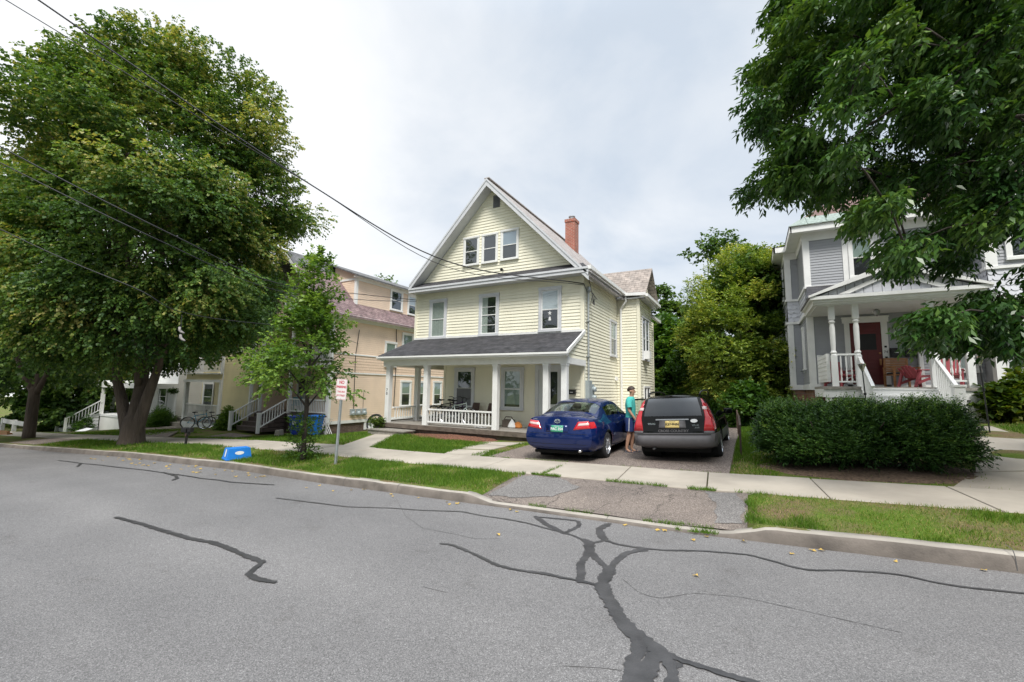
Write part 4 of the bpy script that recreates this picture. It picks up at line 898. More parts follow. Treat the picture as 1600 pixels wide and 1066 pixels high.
# door
m=MB(); F.box(m,2.77,2.91,.012,.05,1.9,4.0); F.box(m,3.72,3.88,.012,.05,1.9,4.0); F.box(m,2.72,3.92,.012,.06,4.0,4.16); F.box(m,2.70,3.94,.012,.09,4.16,4.2); H.part(m,'door_frame',M['white'])
m=MB(); F.box(m,2.91,3.72,.012,.03,1.92,4.0)
for z0,z1,x0,x1 in((2.02,2.22,3.02,3.62),(2.28,2.42,3.02,3.62),(2.48,2.7,3.02,3.62),(2.76,3.0,3.02,3.3),(2.76,3.0,3.36,3.62),(3.7,3.92,3.02,3.62)): F.box(m,x0,x1,.03,.042,z0,z1)
dr=H.part(m,'door',M['reddoor'],label='dark red panelled door with a square window')
soft(dr,.01,1)
m=MB(); F.box(m,3.08,3.58,.03,.036,3.1,3.62); H.part(m,'dark_glass',M['dark'],dr)
m=MB(); m.lathe(F(3.65,.03,2.98),[(.03,0),(.015,.02),(.03,.05),(0,.065)],10,0,(0,-1,0)); F.box(m,3.63,3.68,.03,.04,2.6,2.8); H.part(m,'door_handle',M['cedar'],dr)
m=MB(); F.box(m,3.77,3.83,.05,.07,3.16,3.22); F.box(m,3.77,3.83,.05,.07,2.82,2.87); H.part(m,'doorbell',M['black'])
text('74',.11,((3.80-3.55)*1.05,(17.845-17.9)*1.05,(3.02-1.88)*1.05),(1,0,0),(0,0,1),M['ink'],H.root,'house_number')
m=MB(); m.lathe((3.45,16.9,4.28),[(.0,0),(.05,-.01),(.05,-.03),(.09,-.05),(.10,-.07),(.06,-.19),(.02,-.22),(0,-.22)],6); H.part(m,'porch_lantern',M['steel'])
HG=H
# ---------------------------------------------------------------- cars: body lofted from sections, rear end capped
def carpaint(name,c,rough=.28,coat=1.0,metal=.35):
    m=mat(name,c,rough,14,.05,metal=metal,coat=coat,spec=.0); return m
M['bluepaint']=carpaint('dark_blue_car_paint',(.005,.017,.095),.3,.9,.3)
M['blackpaint']=carpaint('black_green_car_paint',(.004,.0045,.0042),.3,.5,0)
M['clad']=mat('grey_cladding',(.105,.10,.105),.55,10,.08)
M['silver']=mat('silver_wheel',(.50,.51,.53),.3,8,.06,metal=.8)
M['well']=mat('dark_wheel_well',(.008,.008,.008),.95,5,.1)
M['cargl']=glass('tinted_car_glass',(.50,.60,.54),.08)
M['cargd']=glass('dark_car_glass',(.08,.09,.09),.05)
M['tail']=mat('red_tail_light',(.50,.010,.018),.12,30,.1,coat=1)
M['tailw']=mat('clear_tail_lens',(.66,.50,.48),.15,30,.1,coat=1)
M['seat']=mat('beige_seat',(.33,.30,.24),.9,8,.1)
M['platey']=mat('pale_yellow_plate',(.72,.55,.20),.5,12,.06)
M['plateg']=mat('green_plate',(.05,.30,.19),.5,12,.06)
M['chromeb']=mat('chrome_badge',(.72,.74,.78),.18,5,.03,metal=.9)
def loft(st,nu,nv,smooth=1):
    st=np.array(st,float)                      # stations x keypoints x 3
    ns,nk=st.shape[:2]
    u=np.linspace(0,ns-1,(ns-1)*nu+1); v=np.linspace(0,nk-1,(nk-1)*nv+1)
    def ip(A,q,ax):
        i=np.clip(q.astype(int),0,A.shape[ax]-2); f=(q-i)
        a=np.take(A,i,ax); b=np.take(A,i+1,ax)
        sh=[1]*A.ndim; sh[ax]=-1; f=f.reshape(sh); return a*(1-f)+b*f
    G=ip(ip(st,u,0),v,1)
    for _ in range(smooth*6):                  # round the edges, keep the borders
        H_=G.copy(); H_[1:-1]=(G[:-2]+2*G[1:-1]+G[2:])/4; G=H_.copy(); G[:,1:-1]=(H_[:,:-2]+2*H_[:,1:-1]+H_[:,2:])/4
    return u,v,G
class Car:
    def __init__(s,name,loc,label,rz,ry,st,paint,clad_v,axles,wr,bulge,kind):
        s.root=empty(name,loc,label,'car',rz=rz,ry=ry)
        s.u,s.v,s.G=loft(st,8,6)
        G=s.G; nu,nv=G.shape[:2]; s.bulge=bulge; s.paint=paint
        s.axles=axles; s.wr=wr
    def side(s,u,v,off=0,sg=1):
        i=u*8; j=v*6; i0=min(int(i),s.G.shape[0]-2); j0=min(int(j),s.G.shape[1]-2); fu,fv=i-i0,j-j0; G=s.G
        p=G[i0,j0]*(1-fu)*(1-fv)+G[i0+1,j0]*fu*(1-fv)+G[i0,j0+1]*(1-fu)*fv+G[i0+1,j0+1]*fu*fv
        du=G[i0+1,j0]-G[i0,j0]; dv=G[i0,j0+1]-G[i0,j0]; n=np.cross(du,dv); l=np.linalg.norm(n)
        n=n/l if l>1e-9 else np.array([1,0,0]); 
        if n[0]<0 and n[2]<.5: n=-n
        p=p+n*off
        return (p[0]*sg,p[1],p[2])
    def cap(s,t,v,off=0):
        j=v*6; j0=min(int(j),s.G.shape[1]-2); f=j-j0; p=s.G[0,j0]*(1-f)+s.G[0,j0+1]*f
        e=1-abs(t)**2.4
        return (p[0]*t,p[1]-s.bulge*e-off,p[2])
    def capv(s,z):
        zz=s.G[0,:,2]; 
        return float(np.interp(z,np.maximum.accumulate(zz[6:]),s.v[6:]))
    def capxz(s,x,z,off=.004):
        v=s.capv(z); w=s.cap(1,v)[0]; return s.cap(max(-1,min(1,x/w)),v,off)
    def body(s,wins,clad=None,capwin=None):
        """wins: list of (u0,u1,v0,v1,material,name)"""
        G,u,v=s.G,s.u,s.v; nu,nv=G.shape[:2]; mb=MB()
        P=G.copy()
        # wheel arches: pull vertices onto the arch circle
        drop=np.zeros((nu,nv),bool); zc=s.wr; ra=s.wr+.065
        for ya in s.axles:
            d=np.hypot(P[:,:,1]-ya,P[:,:,2]-zc); ins=(d<ra)&(P[:,:,0]>.5)
            drop|=ins&(d<ra-.05)
            near=ins&~(d<ra-.05); k=ra/np.maximum(d,1e-6)
            P[:,:,1]=np.where(near,ya+(P[:,:,1]-ya)*k,P[:,:,1]); P[:,:,2]=np.where(near,zc+(P[:,:,2]-zc)*k,P[:,:,2])
        low=(P[:,:,2]<.5)
        def inwin(uc,vc): return any(a<=uc<=b and c<=vc<=d for a,b,c,d,*_ in wins)
        for sg in(1,-1):
            base=len(mb.v); mb.v+=[(p[0]*sg,p[1],p[2]) for p in P.reshape(-1,3)]
            for i in range(nu-1):
                for j in range(nv-1):
                    if drop[i,j] and drop[i+1,j] or drop[i,j+1] and drop[i+1,j+1] : continue
                    if drop[i,j] or drop[i+1,j] or drop[i,j+1] or drop[i+1,j+1]: continue
                    uc=(u[i]+u[i+1])/2; vc=(v[j]+v[j+1])/2
                    if inwin(uc,vc): continue
                    q=[i*nv+j,(i+1)*nv+j,(i+1)*nv+j+1,i*nv+j+1]
                    if sg<0:q=q[::-1]
                    mb.f.append([base+k for k in q]); mb.m.append(1 if clad and clad(uc,vc,P[i,j]) else 0)
        # rear cap
        ts=np.linspace(-1,1,25); 
        for i in range(24):
            for j in range(nv-1):
                vc=(v[j]+v[j+1])/2; tc=(ts[i]+ts[i+1])/2
                if capwin and capwin(tc,vc): continue
                mb.add([s.cap(ts[i],v[j]),s.cap(ts[i+1],v[j]),s.cap(ts[i+1],v[j+1]),s.cap(ts[i],v[j+1])],[(0,1,2,3)],1 if clad and clad(0,vc,s.G[0,j]) else 0)
        # front cap
        e=G[-1]
        for j in range(nv-1): mb.add([(-e[j][0],e[j][1],e[j][2]),(e[j][0],e[j][1],e[j][2]),(e[j+1][0],e[j+1][1],e[j+1][2]),(-e[j+1][0],e[j+1][1],e[j+1][2])],[(0,1,2,3)])
        return mb.build('body',[s.paint,M['clad']],s.root,True)
    def win(s,u0,u1,v0,v1,m,name,both=True,parent=None,off=-.004):
        for sg in((1,-1) if both else (1,)):
            mb=MB(); nu=max(2,int((u1-u0)*10)); nv=max(2,int((v1-v0)*8))
            mb.grid(lambda a,b:s.side(u0+(u1-u0)*a,v0+(v1-v0)*b,off,sg),[i/nu for i in range(nu+1)],[i/nv for i in range(nv+1)])
            mb.build(name,m,parent or s.root,True)
    def cappatch(s,name,poly,m,off=.006,parent=None,inset=None):
        """polygon in car x,z laid on the rear end, with a skirt so that it has thickness"""
        mb=MB(); n=len(poly); out=[]
        for a,b in zip(poly,poly[1:]+poly[:1]):
            for k in range(6): f=k/6; out.append((a[0]*(1-f)+b[0]*f,a[1]*(1-f)+b[1]*f))
        cx=sum(p[0] for p in out)/len(out); cz=sum(p[1] for p in out)/len(out); n=len(out); vs=[s.capxz(cx,cz,off)]
        for r in(.5,1): vs+=[s.capxz(cx+(x-cx)*r,cz+(z-cz)*r,off) for x,z in out]
        vs+=[s.capxz(x,z,-.01) for x,z in out]
        fs=[(0,1+i,1+(i+1)%n) for i in range(n)]
        for q in(0,1): fs+=[(1+q*n+i,1+(q+1)*n+i,1+(q+1)*n+(i+1)%n,1+q*n+(i+1)%n) for i in range(n)]
        mb.add(vs,fs); return mb.build(name,m,parent or s.root,True)
    def wheels(s,track,tw=.21,spokes=8):
        for ya in s.axles:
            for sg in(1,-1):
                c=(sg*(track/2-tw),ya,s.wr); r=s.wr; ri=r*.66
                mb=MB(); mb.lathe(c,[(ri,0),(r*.93,0),(r*.985,.02),(r,.05),(r,tw-.05),(r*.985,tw-.02),(r*.93,tw),(ri,tw)],36,0,(sg,0,0))
                for q in (.07,.1,.13): mb.lathe(c,[(r*1.002,q*tw/.21-.004),(r*1.004,q*tw/.21),(r*1.002,q*tw/.21+.004)],36,0,(sg,0,0))
                t=mb.build('tyre',M['rubber'],s.root,True)
                mb=MB(); mb.lathe(c,[(ri,tw-.005),(ri*.97,tw-.03),(ri*.9,tw-.06),(ri*.3,tw-.05)],30,0,(sg,0,0)); mb.lathe(c,[(ri*.32,tw-.05),(ri*.30,tw-.008),(ri*.12,tw),(0,tw)],20,0,(sg,0,0))
                cc=Vector(c)+Vector((sg*(tw-.028),0,0))
                for k in range(spokes):
                    a=2*math.pi*k/spokes; d=Vector((0,math.cos(a),math.sin(a))); mb.beam(cc+d*ri*.2,cc+d*ri*.96,.03,ri*.22,0,up=d.cross(Vector((1,0,0))))
                mb.build('rim',[M['silver']],t,True)
                mb=MB(); mb.lathe(c,[(ri*.9,tw-.07),(0,tw-.07)],24,0,(sg,0,0)); mb.lathe((sg*(track/2-tw-.25),ya,s.wr),[(r+.05,0),(r+.05,tw+.18)],20,0,(sg,0,0)); mb.build('wheel_well',M['well'],s.root)
    def inside(s,y0,y1,zs,w):
        mb=MB(); mb.box(-w,w,y0,y1,.30,zs-.35)
        s_=mb.build('cabin_floor',M['dark'],s.root)
        mb=MB()
        for x in(-.37,.37):
            mb.box(x-.24,x+.24,y1-1.25,y1-1.1,zs-.35,zs+.18); mb.box(x-.13,x+.13,y1-1.27,y1-1.17,zs+.2,zs+.36); mb.box(x-.24,x+.24,y1-1.1,y1-.6,zs-.35,zs-.2)
        mb.box(-w+.12,w-.12,y0+.55,y0+.72,zs-.35,zs+.12)
        for x in(-.38,.38): mb.box(x-.13,x+.13,y0+.55,y0+.65,zs+.13,zs+.27)
        soft(mb.build('seat',M['seat'],s.root),.04,3)
def pts(l): return [tuple(p) for p in l]
# ---- blue sedan
cy=[
 [(0,.14,.30),(.60,.12,.28),(.79,.05,.36),(.84,.0,.58),(.80,.06,.80),(.735,.11,1.0),(.63,.12,1.04),(.4,.12,1.055),(0,.12,1.06)],
 [(0,.32,.22),(.74,.32,.22),(.875,.26,.33),(.91,.24,.58),(.895,.28,.82),(.80,.30,.985),(.66,.30,1.055),(.42,.30,1.08),(0,.28,1.09)],
 [(0,.72,.20),(.76,.72,.20),(.885,.72,.30),(.915,.72,.56),(.905,.72,.82),(.835,.72,.97),(.70,.70,1.055),(.45,.66,1.095),(0,.62,1.105)],
 [(0,1.4,.20),(.77,1.4,.20),(.89,1.4,.28),(.915,1.4,.55),(.91,1.4,.80),(.84,1.36,.96),(.645,1.45,1.33),(.46,1.46,1.405),(0,1.42,1.43)],
 [(0,2.15,.20),(.77,2.15,.20),(.885,2.15,.26),(.91,2.15,.54),(.905,2.15,.78),(.84,2.15,.945),(.635,2.15,1.40),(.47,2.15,1.46),(0,2.12,1.475)],
 [(0,2.9,.20),(.77,2.9,.20),(.885,2.9,.26),(.91,2.9,.54),(.905,2.9,.77),(.84,2.95,.935),(.645,2.85,1.36),(.48,2.80,1.42),(0,2.76,1.445)],
 [(0,3.75,.20),(.77,3.75,.20),(.89,3.75,.28),(.91,3.75,.54),(.90,3.75,.76),(.85,3.62,.93),(.73,3.70,.99),(.5,3.78,1.02),(0,3.86,1.035)],
 [(0,4.45,.22),(.70,4.45,.22),(.85,4.45,.3),(.88,4.42,.54),(.85,4.42,.70),(.77,4.42,.81),(.6,4.45,.86),(.4,4.48,.885),(0,4.5,.9)],
 [(0,4.76,.26),(.5,4.74,.26),(.68,4.68,.33),(.70,4.66,.5),(.66,4.66,.62),(.6,4.66,.70),(.5,4.68,.73),(.3,4.74,.75),(0,4.8,.76)]]
c=Car('blue_sedan',(-4.05,9.62,-.035),'dark blue sedan with a green plate parked by the yellow house porch',R(1.0),R(-1.3),cy,M['bluepaint'],0,(1.12,3.89),.325,.075,'s')
W_S=[(2.98,3.72,5.14,5.86),(3.80,4.62,5.14,5.9),(4.76,5.62,5.14,5.86),(2.10,2.93,5.95,8.0),(5.1,5.95,6.1,8.0)]
b=c.body([(a,b_,p,q) for a,b_,p,q in W_S])
for a,b_,p,q in W_S: c.win(a,b_,p,q,M['cargl'],'rear_window' if a==2.10 else 'windscreen' if a==5.1 else 'side_window')
c.wheels(1.79,.21,7); c.inside(1.2,3.7,.95,.78)
def lights(c,poly,polyw,uv=None):
    for sg in(1,-1):
        t=c.cappatch('tail_light',[(x*sg,z) for x,z in poly][::sg],M['tail'],.010)
        c.cappatch('clear_lens',[(x*sg,z) for x,z in polyw][::sg],M['tailw'],.014,t)
        if uv:
            u0,u1,v0,v1=uv; mb=MB(); mb.grid(lambda a,b:c.side(u0+(u1-u0)*a,v0+(v1-v0)*b+ (0),.006,sg),[i/6 for i in range(7)],[i/4 for i in range(5)]); mb.build('side_lens',M['tail'],t,True)
lights(c,[(.40,.755),(.80,.80),(.775,.965),(.50,.945)],[(.50,.85),(.76,.875),(.755,.925),(.52,.905)],(0,.85,3.98,4.72))
pl=c.cappatch('plate_recess',[(-.27,.70),(.27,.70),(.29,.86),(-.29,.86)],M['bluepaint'],.004)
p=c.cappatch('licence_plate',[(-.153,.70),(.153,.70),(.153,.852),(-.153,.852)],M['plateg'],.012)
text('FAC 354',.085,c.capxz(0,.77,.020),(1,0,0),(0,.12,1),M['label'],p,'plate_number',bold=.002); text('Vermont',.035,c.capxz(0,.832,.020),(1,0,0),(0,.12,1),M['label'],p,'plate_state')
m=MB(); 
def ell(cx,cz,a,b,w,off):
    n=20; mb=m; vs=[]
    for i in range(n):
        t=2*math.pi*i/n
        for r in(1,1-w/b): vs.append(c.capxz(cx+math.cos(t)*a*r,cz+math.sin(t)*b*r,off))
    mb.add(vs,[(2*i,2*i+1,(2*i+3)%(2*n),(2*i+2)%(2*n)) for i in range(n)])
ell(0,.95,.075,.05,.011,.014); ell(0,.952,.026,.045,.009,.016); ell(0,.972,.05,.022,.008,.018); m.build('emblem',M['chromeb'],c.root)
text('CAMRY',.04,c.capxz(-.60,.985,.010),(1,0,0),(0,.1,1),M['chromeb'],c.root,'model_badge'); text('LE',.04,c.capxz(.5,.985,.010),(1,0,0),(0,.1,1),M['chromeb'],c.root,'model_badge')
m=MB(); 
m.grid(lambda a,b_:c.capxz(-.72+1.44*a,.66+.006*b_,.003),[i/20 for i in range(21)],[0,1]); m.grid(lambda a,b_:c.capxz(-.70+1.40*a,.42+.008*b_,.003),[i/20 for i in range(21)],[0,1]); m.build('bumper_seam',M['well'],c.root)
m=MB(); m.tube([(.52,.05,.27),(.52,.3,.28)],.035,12); m.build('exhaust_pipe',M['chrome'],c.root,True)
m=MB(); m.box(-.7,.7,.25,4.5,.17,.24); m.build('underbody',M['well'],c.root)
for sg in(1,-1):
    m=MB(); m.obox((sg*.99,3.35,1.0),(.2,.09,.13),Matrix.Rotation(sg*.2,3,'Z')); m.beam((sg*.86,3.4,.97),(sg*.95,3.38,.98),.05,.05); soft(m.build('mirror',M['bluepaint'],c.root,True),.03,3)
    for y in(2.05,2.95): 
        m=MB(); m.box(sg*.905,sg*.93,y-.1,y+.08,.80,.83); soft(m.build('door_handle',M['bluepaint'],c.root),.008)
# door shut lines follow the side
def shut(c,us,v0,v1):
    m=MB()
    for sg in(1,-1):
        for u0 in us: m.grid(lambda a,b_:c.side(u0+.012*a,v0+(v1-v0)*b_,.0025,sg),[0,1],[i/14 for i in range(15)])
        m.grid(lambda a,b_:c.side(us[0]+(us[-1]-us[0])*a,v0+.04*b_,.0025,sg),[i/20 for i in range(21)],[0,1])
    m.build('door_gap',M['well'],c.root)
shut(c,[3.25,4.68,5.75],2.0,5.08)
# ---- black and grey estate
vs_=[
 [(0,.14,.33),(.62,.12,.32),(.84,.04,.42),(.885,.0,.62),(.86,.09,.85),(.82,.13,1.0),(.685,.33,1.40),(.54,.37,1.465),(0,.35,1.49)],
 [(0,.32,.27),(.78,.32,.27),(.91,.24,.42),(.93,.2,.63),(.915,.27,.86),(.875,.30,1.0),(.70,.48,1.42),(.55,.52,1.495),(0,.5,1.52)],
 [(0,1.1,.25),(.80,1.1,.25),(.92,1.1,.36),(.935,1.1,.6),(.92,1.1,.85),(.885,1.1,.99),(.715,1.15,1.44),(.565,1.15,1.515),(0,1.15,1.545)],
 [(0,2.0,.25),(.80,2.0,.25),(.905,2.0,.34),(.925,2.0,.58),(.915,2.0,.83),(.885,2.0,.98),(.72,2.0,1.45),(.57,2.0,1.52),(0,2.0,1.55)],
 [(0,2.85,.25),(.80,2.85,.25),(.905,2.85,.34),(.925,2.85,.58),(.915,2.85,.82),(.885,2.95,.97),(.71,2.8,1.41),(.56,2.75,1.475),(0,2.72,1.505)],
 [(0,3.6,.25),(.80,3.6,.25),(.92,3.6,.36),(.93,3.6,.58),(.915,3.6,.80),(.88,3.55,.96),(.77,3.62,1.02),(.5,3.72,1.05),(0,3.8,1.07)],
 [(0,4.35,.26),(.74,4.35,.26),(.88,4.35,.36),(.90,4.33,.58),(.87,4.33,.74),(.80,4.33,.85),(.62,4.36,.9),(.4,4.38,.925),(0,4.4,.94)],
 [(0,4.7,.3),(.55,4.68,.3),(.74,4.62,.38),(.76,4.6,.55),(.72,4.6,.67),(.65,4.6,.76),(.52,4.63,.79),(.3,4.67,.81),(0,4.72,.82)]]
c=Car('black_estate_car',(-1.58,10.55,.06),'black estate car with grey lower cladding and tall red tail lights, its front door open',R(-.5),R(-3.6),vs_,M['blackpaint'],0,(1.10,3.86),.345,.055,'w')
W_V=[(1.30,2.12,5.16,5.88),(2.22,3.18,5.16,5.9),(3.3,4.62,5.16,5.86),(4.1,4.95,6.1,8.0)]
def cladv(u,v,p): return v<3.15
b=c.body([q for q in W_V],cladv)
for a,b_,p,q in W_V: c.win(a,b_,p,q,M['cargd'] if a<4 else M['cargl'],'windscreen' if a==4.1 else 'side_window')
c.wheels(1.83,.22,5); c.inside(.7,3.6,.98,.8)
hw_=lambda z:float(np.interp(z,[1.03,1.2,1.44],[.64,.615,.545]))
def rwg(off):
    m=MB(); m.grid(lambda a,b_:c.capxz((2*a-1)*hw_(1.035+.405*b_),1.035+.405*b_,off),[i/12 for i in range(13)],[i/8 for i in range(9)]); return m
rw=rwg(.008).build('rear_window',M['cargd'],c.root,True); rwg(.004).build('dark_backing',M['dark'],rw,True)
for sg in(1,-1):
    P=[(.66,.70),(.875,.70),(.875,.90),(.80,1.06),(.70,1.40),(.625,1.42),(.685,1.12),(.70,.98)]
    t=c.cappatch('tail_light',[(x*sg,z) for x,z in P][::sg],M['tail'],.010)
    c.cappatch('clear_lens',[(x*sg,z) for x,z in [(.655,1.17),(.755,1.17),(.74,1.235),(.645,1.235)]][::sg],M['tailw'],.016,t)
    c.cappatch('lower_lens',[(x*sg,z) for x,z in [(.66,.66),(.87,.66),(.875,.705),(.66,.705)]][::sg],M['clad'],.012,t)
    mb=MB(); mb.grid(lambda a,b:c.side(.0+.55*a,3.5+2.3*b*(1),.006,sg),[i/6 for i in range(7)],[i/10 for i in range(11)]); mb.build('side_lens',M['tail'],t,True)
m=MB(); m.grid(lambda a,b_:c.capxz(-.80+1.6*a,.625+.012*b_,.004),[i/20 for i in range(21)],[0,1]); m.grid(lambda a,b_:c.capxz(-.655+.008*b_,.655+.37*a,.004),[i/20 for i in range(21)],[0,1]); m.grid(lambda a,b_:c.capxz(.648+.008*b_,.655+.37*a,.004),[i/20 for i in range(21)],[0,1]); m.build('tailgate_gap',M['well'],c.root)
# bumper shelf and moulding
m=MB(); prof=[(-.01,.60),(.045,.59),(.06,.50),(.05,.37),(-.01,.36)]
xs_=np.linspace(-.90,.90,25)
rows=[]
for x in xs_:
    bend=.30*max(0,(abs(x)-.72)/.18)**1.6
    rows.append([(x*(1.0),c.capxz(min(.86,max(-.86,x)),.55,0)[1]-d*(1 if abs(x)<.88 else .5)+bend*.5,z) for d,z in prof])
n=len(prof); m.add([p for r in rows for p in r],[(i*n+j,(i+1)*n+j,(i+1)*n+j+1,i*n+j+1) for i in range(len(rows)-1) for j in range(n-1)]); m.build('rear_bumper',M['clad'],c.root,True)
m=MB(); m.box(-.36,.36,.0-.075,.02,.36,.52); soft(m.build('tow_cover',M['clad'],c.root),.02)
p=c.cappatch('licence_plate',[(-.153,.775),(.153,.775),(.153,.93),(-.153,.93)],M['platey'],.014)
text('K37·FNN',.075,c.capxz(0,.85,.022),(1,0,0),(0,.12,1),M['ink'],p,'plate_number',bold=.002); text('New Jersey',.028,c.capxz(0,.912,.022),(1,0,0),(0,.12,1),M['ink'],p,'plate_state')
m=MB(); m.grid(lambda a,b_:c.capxz(-.36+.72*a,.945+.028*b_,.022),[i/8 for i in range(9)],[0,1]); m.build('tailgate_handle',M['steel'],c.root)
r_=c.cappatch('plate_recess',[(-.30,.765),(.30,.765),(.28,.94),(-.28,.94)],M['clad'],.006)
text('VOLVO',.05,c.capxz(-.46,.86,.008),(1,0,0),(0,.12,1),M['chromeb'],c.root,'maker_badge',bold=.002); text('V70 XC',.045,c.capxz(.50,.825,.008),(1,0,0),(0,.12,1),M['chromeb'],c.root,'model_badge'); text('AWD',.04,c.capxz(.53,.775,.008),(1,0,0),(0,.12,1),M['chromeb'],c.root,'model_badge')
text('CROSS COUNTRY',.075,c.capxz(.02,.705,.008),(1,0,0),(0,.12,1),M['clad'],c.root,'tailgate_lettering',bold=.003,sx=1.08)
m=MB(); vs=[c.capxz(.47+.075*math.cos(2*math.pi*i/20),.925+.04*math.sin(2*math.pi*i/20),.010) for i in range(20)]; m.add(vs,[tuple(range(20))]); m.build('oval_sticker',M['label'],c.root)
m=MB(); m.beam((0,.30,1.06),(-.30,.30,1.075),.012,.015); m.build('rear_wiper',M['black'],rw)
for sg in(1,-1):
    m=MB(); m.tube([(sg*.575,.62,1.50),(sg*.60,.68,1.565),(sg*.60,1.2,1.60),(sg*.60,2.2,1.605),(sg*.585,2.65,1.56),(sg*.57,2.72,1.49)],.02,8); m.build('roof_rail',M['black'],c.root,True)
m=MB(); m.obox((1.0,3.25,1.02),(.22,.09,.15),Matrix.Rotation(.2,3,'Z')); m.beam((.86,3.3,.98),(.95,3.28,1.0),.05,.05); soft(m.build('mirror',M['blackpaint'],c.root,True),.03,3)
shut(c,[2.2,3.24,4.72],2.2,5.1)
m=MB(); m.tube([(-.45,.02,.30),(-.45,.3,.31)],.03,12); m.build('exhaust_pipe',M['steel'],c.root,True)
m=MB(); m.box(-.72,.72,.3,4.4,.2,.28); m.build('underbody',M['well'],c.root)
# open driver door (near side of the cabin, swung wide)
dm=MB(); hx,hy=-.90,3.42; ang=R(62); dx,dy=-math.sin(ang),-math.cos(ang)
def dp(l,z,o=0): return (hx+dx*l-dy*o*1,hy+dy*l+dx*o,z)
for l0,l1,z0,z1 in((0,1.05,.36,.98),): dm.add([dp(l0,z0,-.04),dp(l1,z0,-.04),dp(l1,z1,-.04),dp(l0,z1,-.04),dp(l0,z0,.05),dp(l1,z0,.05),dp(l1,z1,.05),dp(l0,z1,.05)],[(0,1,2,3),(7,6,5,4),(0,4,5,1),(1,5,6,2),(2,6,7,3),(3,7,4,0)])
for a,b_ in((dp(1.03,.97),dp(.93,1.42)),(dp(.93,1.42),dp(.45,1.43)),(dp(.45,1.43),dp(.02,1.0))): dm.beam(a,b_,.05,.045)
d=soft(dm.build('open_door',M['blackpaint'],c.root),.012)
m=MB(); m.add([dp(1.01,.97),dp(.92,1.40),dp(.46,1.41),dp(.05,1.0)],[(0,1,2,3)]); m.build('door_window',M['cargl'],d)
# ---------------------------------------------------------------- bicycles
def bicycle(name,loc,rz,label,paint,lean=0,group='bicycles',w=True):
    r=empty(name,loc,label,'bicycle',group,rz=rz,rx=lean); rad=.34
    for x in(0,1.05):
        m=MB(); n=28; m.tube([(x+rad*math.cos(2*math.pi*i/n),0,rad+rad*.985*math.sin(2*math.pi*i/n)) for i in range(n+1)],.021,6,0,False); t=m.build('tyre',M['rubber'],r,True)
        m=MB(); m.tube([(x+(rad-.03)*math.cos(2*math.pi*i/n),0,rad+(rad-.03)*math.sin(2*math.pi*i/n)) for i in range(n+1)],.013,5,0,False)
        for i in range(16): a=2*math.pi*i/16; m.tube([(x,.02*(-1)**i,rad),(x+(rad-.03)*math.cos(a),0,rad+(rad-.03)*math.sin(a))],.003,4)
        m.tube([(x,-.05,rad),(x,.05,rad)],.02,8); m.build('rim',M['chrome'],t)
    m=MB(); bb=(.45,0,.30); st=(.30,0,.80); hd=(.86,0,.84); hl=(.90,0,.70)
    for a,b,q in((bb,st,.018),(bb,hl,.022),((.32,0,.74),hd,.019),((0,.05,rad),bb,.012),((0,-.05,rad),bb,.012),((0,.05,rad),(.32,0,.74),.010),((0,-.05,rad),(.32,0,.74),.010),(hl,(.85,0,.90),.02)): m.tube([a,b],q,8)
    for sg in(1,-1): m.tube([(.90,sg*.02,.70),(.93,sg*.055,.62),(1.05,sg*.055,rad)],.012,6)
    m.build('frame',paint,r,True)
    m=MB(); m.tube([st,(.28,0,.90)],.014,6); m.lathe((.26,0,.90),[(0,0),(.08,.01),(.10,.04),(.06,.07),(0,.075)],10); m.box(.28,.44,-.025,.025,.92,.96); m.build('saddle',M['black'],r,True)
    m=MB(); m.tube([(.85,0,.90),(.84,0,1.0),(.90,0,1.02)],.014,6); m.tube([(.78,-.30,1.04),(.88,-.24,1.06),(.90,0,1.02),(.88,.24,1.06),(.78,.30,1.04)],.013,6); m.build('handlebar',M['black'],r,True)
    m=MB(); m.lathe((.45,-.05,.30),[(.09,0),(.09,.008),(.02,.008)],16,0,(0,-1,0)); m.tube([(.45,-.06,.30),(.55,-.06,.17)],.01,5); m.tube([(.45,.06,.30),(.35,.06,.43)],.01,5); m.box(.50,.60,-.14,-.06,.155,.175); m.box(.30,.40,.06,.14,.42,.44); m.build('crankset',M['steel'],r)
    return r
M['bikeblue']=carpaint('turquoise_bike_paint',(.03,.30,.48)); M['bikeblack']=carpaint('black_bike_paint',(.012,.012,.014)); M['bikepale']=carpaint('pale_mint_bike_paint',(.62,.72,.68)); M['bikepurple']=carpaint('dark_purple_bike_paint',(.07,.03,.10))
# ---------------------------------------------------------------- the person by the open car door
P=empty('person',(-2.93,12.02,.0),'person in a turquoise t-shirt and navy shorts standing by the open car door','person',rz=R(4))
# local frame: +x faces forward
def skinned(name,verts,edges,radii,m,parent,sub=2,root=0):
    me=bpy.data.meshes.new(name); me.from_pydata(verts,edges,[]); me.materials.append(m)
    o=link(bpy.data.objects.new(name,me),parent)
    sk=o.modifiers.new('skin','SKIN'); sk.use_smooth_shade=True
    for i,q in enumerate(me.skin_vertices[0].data):
        r=radii[i]; q.radius=(r,r) if not isinstance(r,tuple) else r; q.use_root=(i==root)
    s=o.modifiers.new('sub','SUBSURF'); s.levels=sub; s.render_levels=sub
    return o
V=[];E=[];RD=[]
def jn(p,r,par=None):
    V.append(p);RD.append(r)
    if par is not None:E.append((par,len(V)-1))
    return len(V)-1
hip=jn((0,0,.93),.135); bel=jn((.01,0,1.06),.115,hip); che=jn((.0,0,1.28),.125,bel); nk0=jn((.0,0,1.41),.072,che); nk=jn((.03,0,1.50),.052,nk0); hd0=jn((.055,0,1.58),.070,nk); hd1=jn((.045,0,1.66),(.098,.085),hd0); hd2=jn((.035,0,1.725),(.085,.075),hd1)
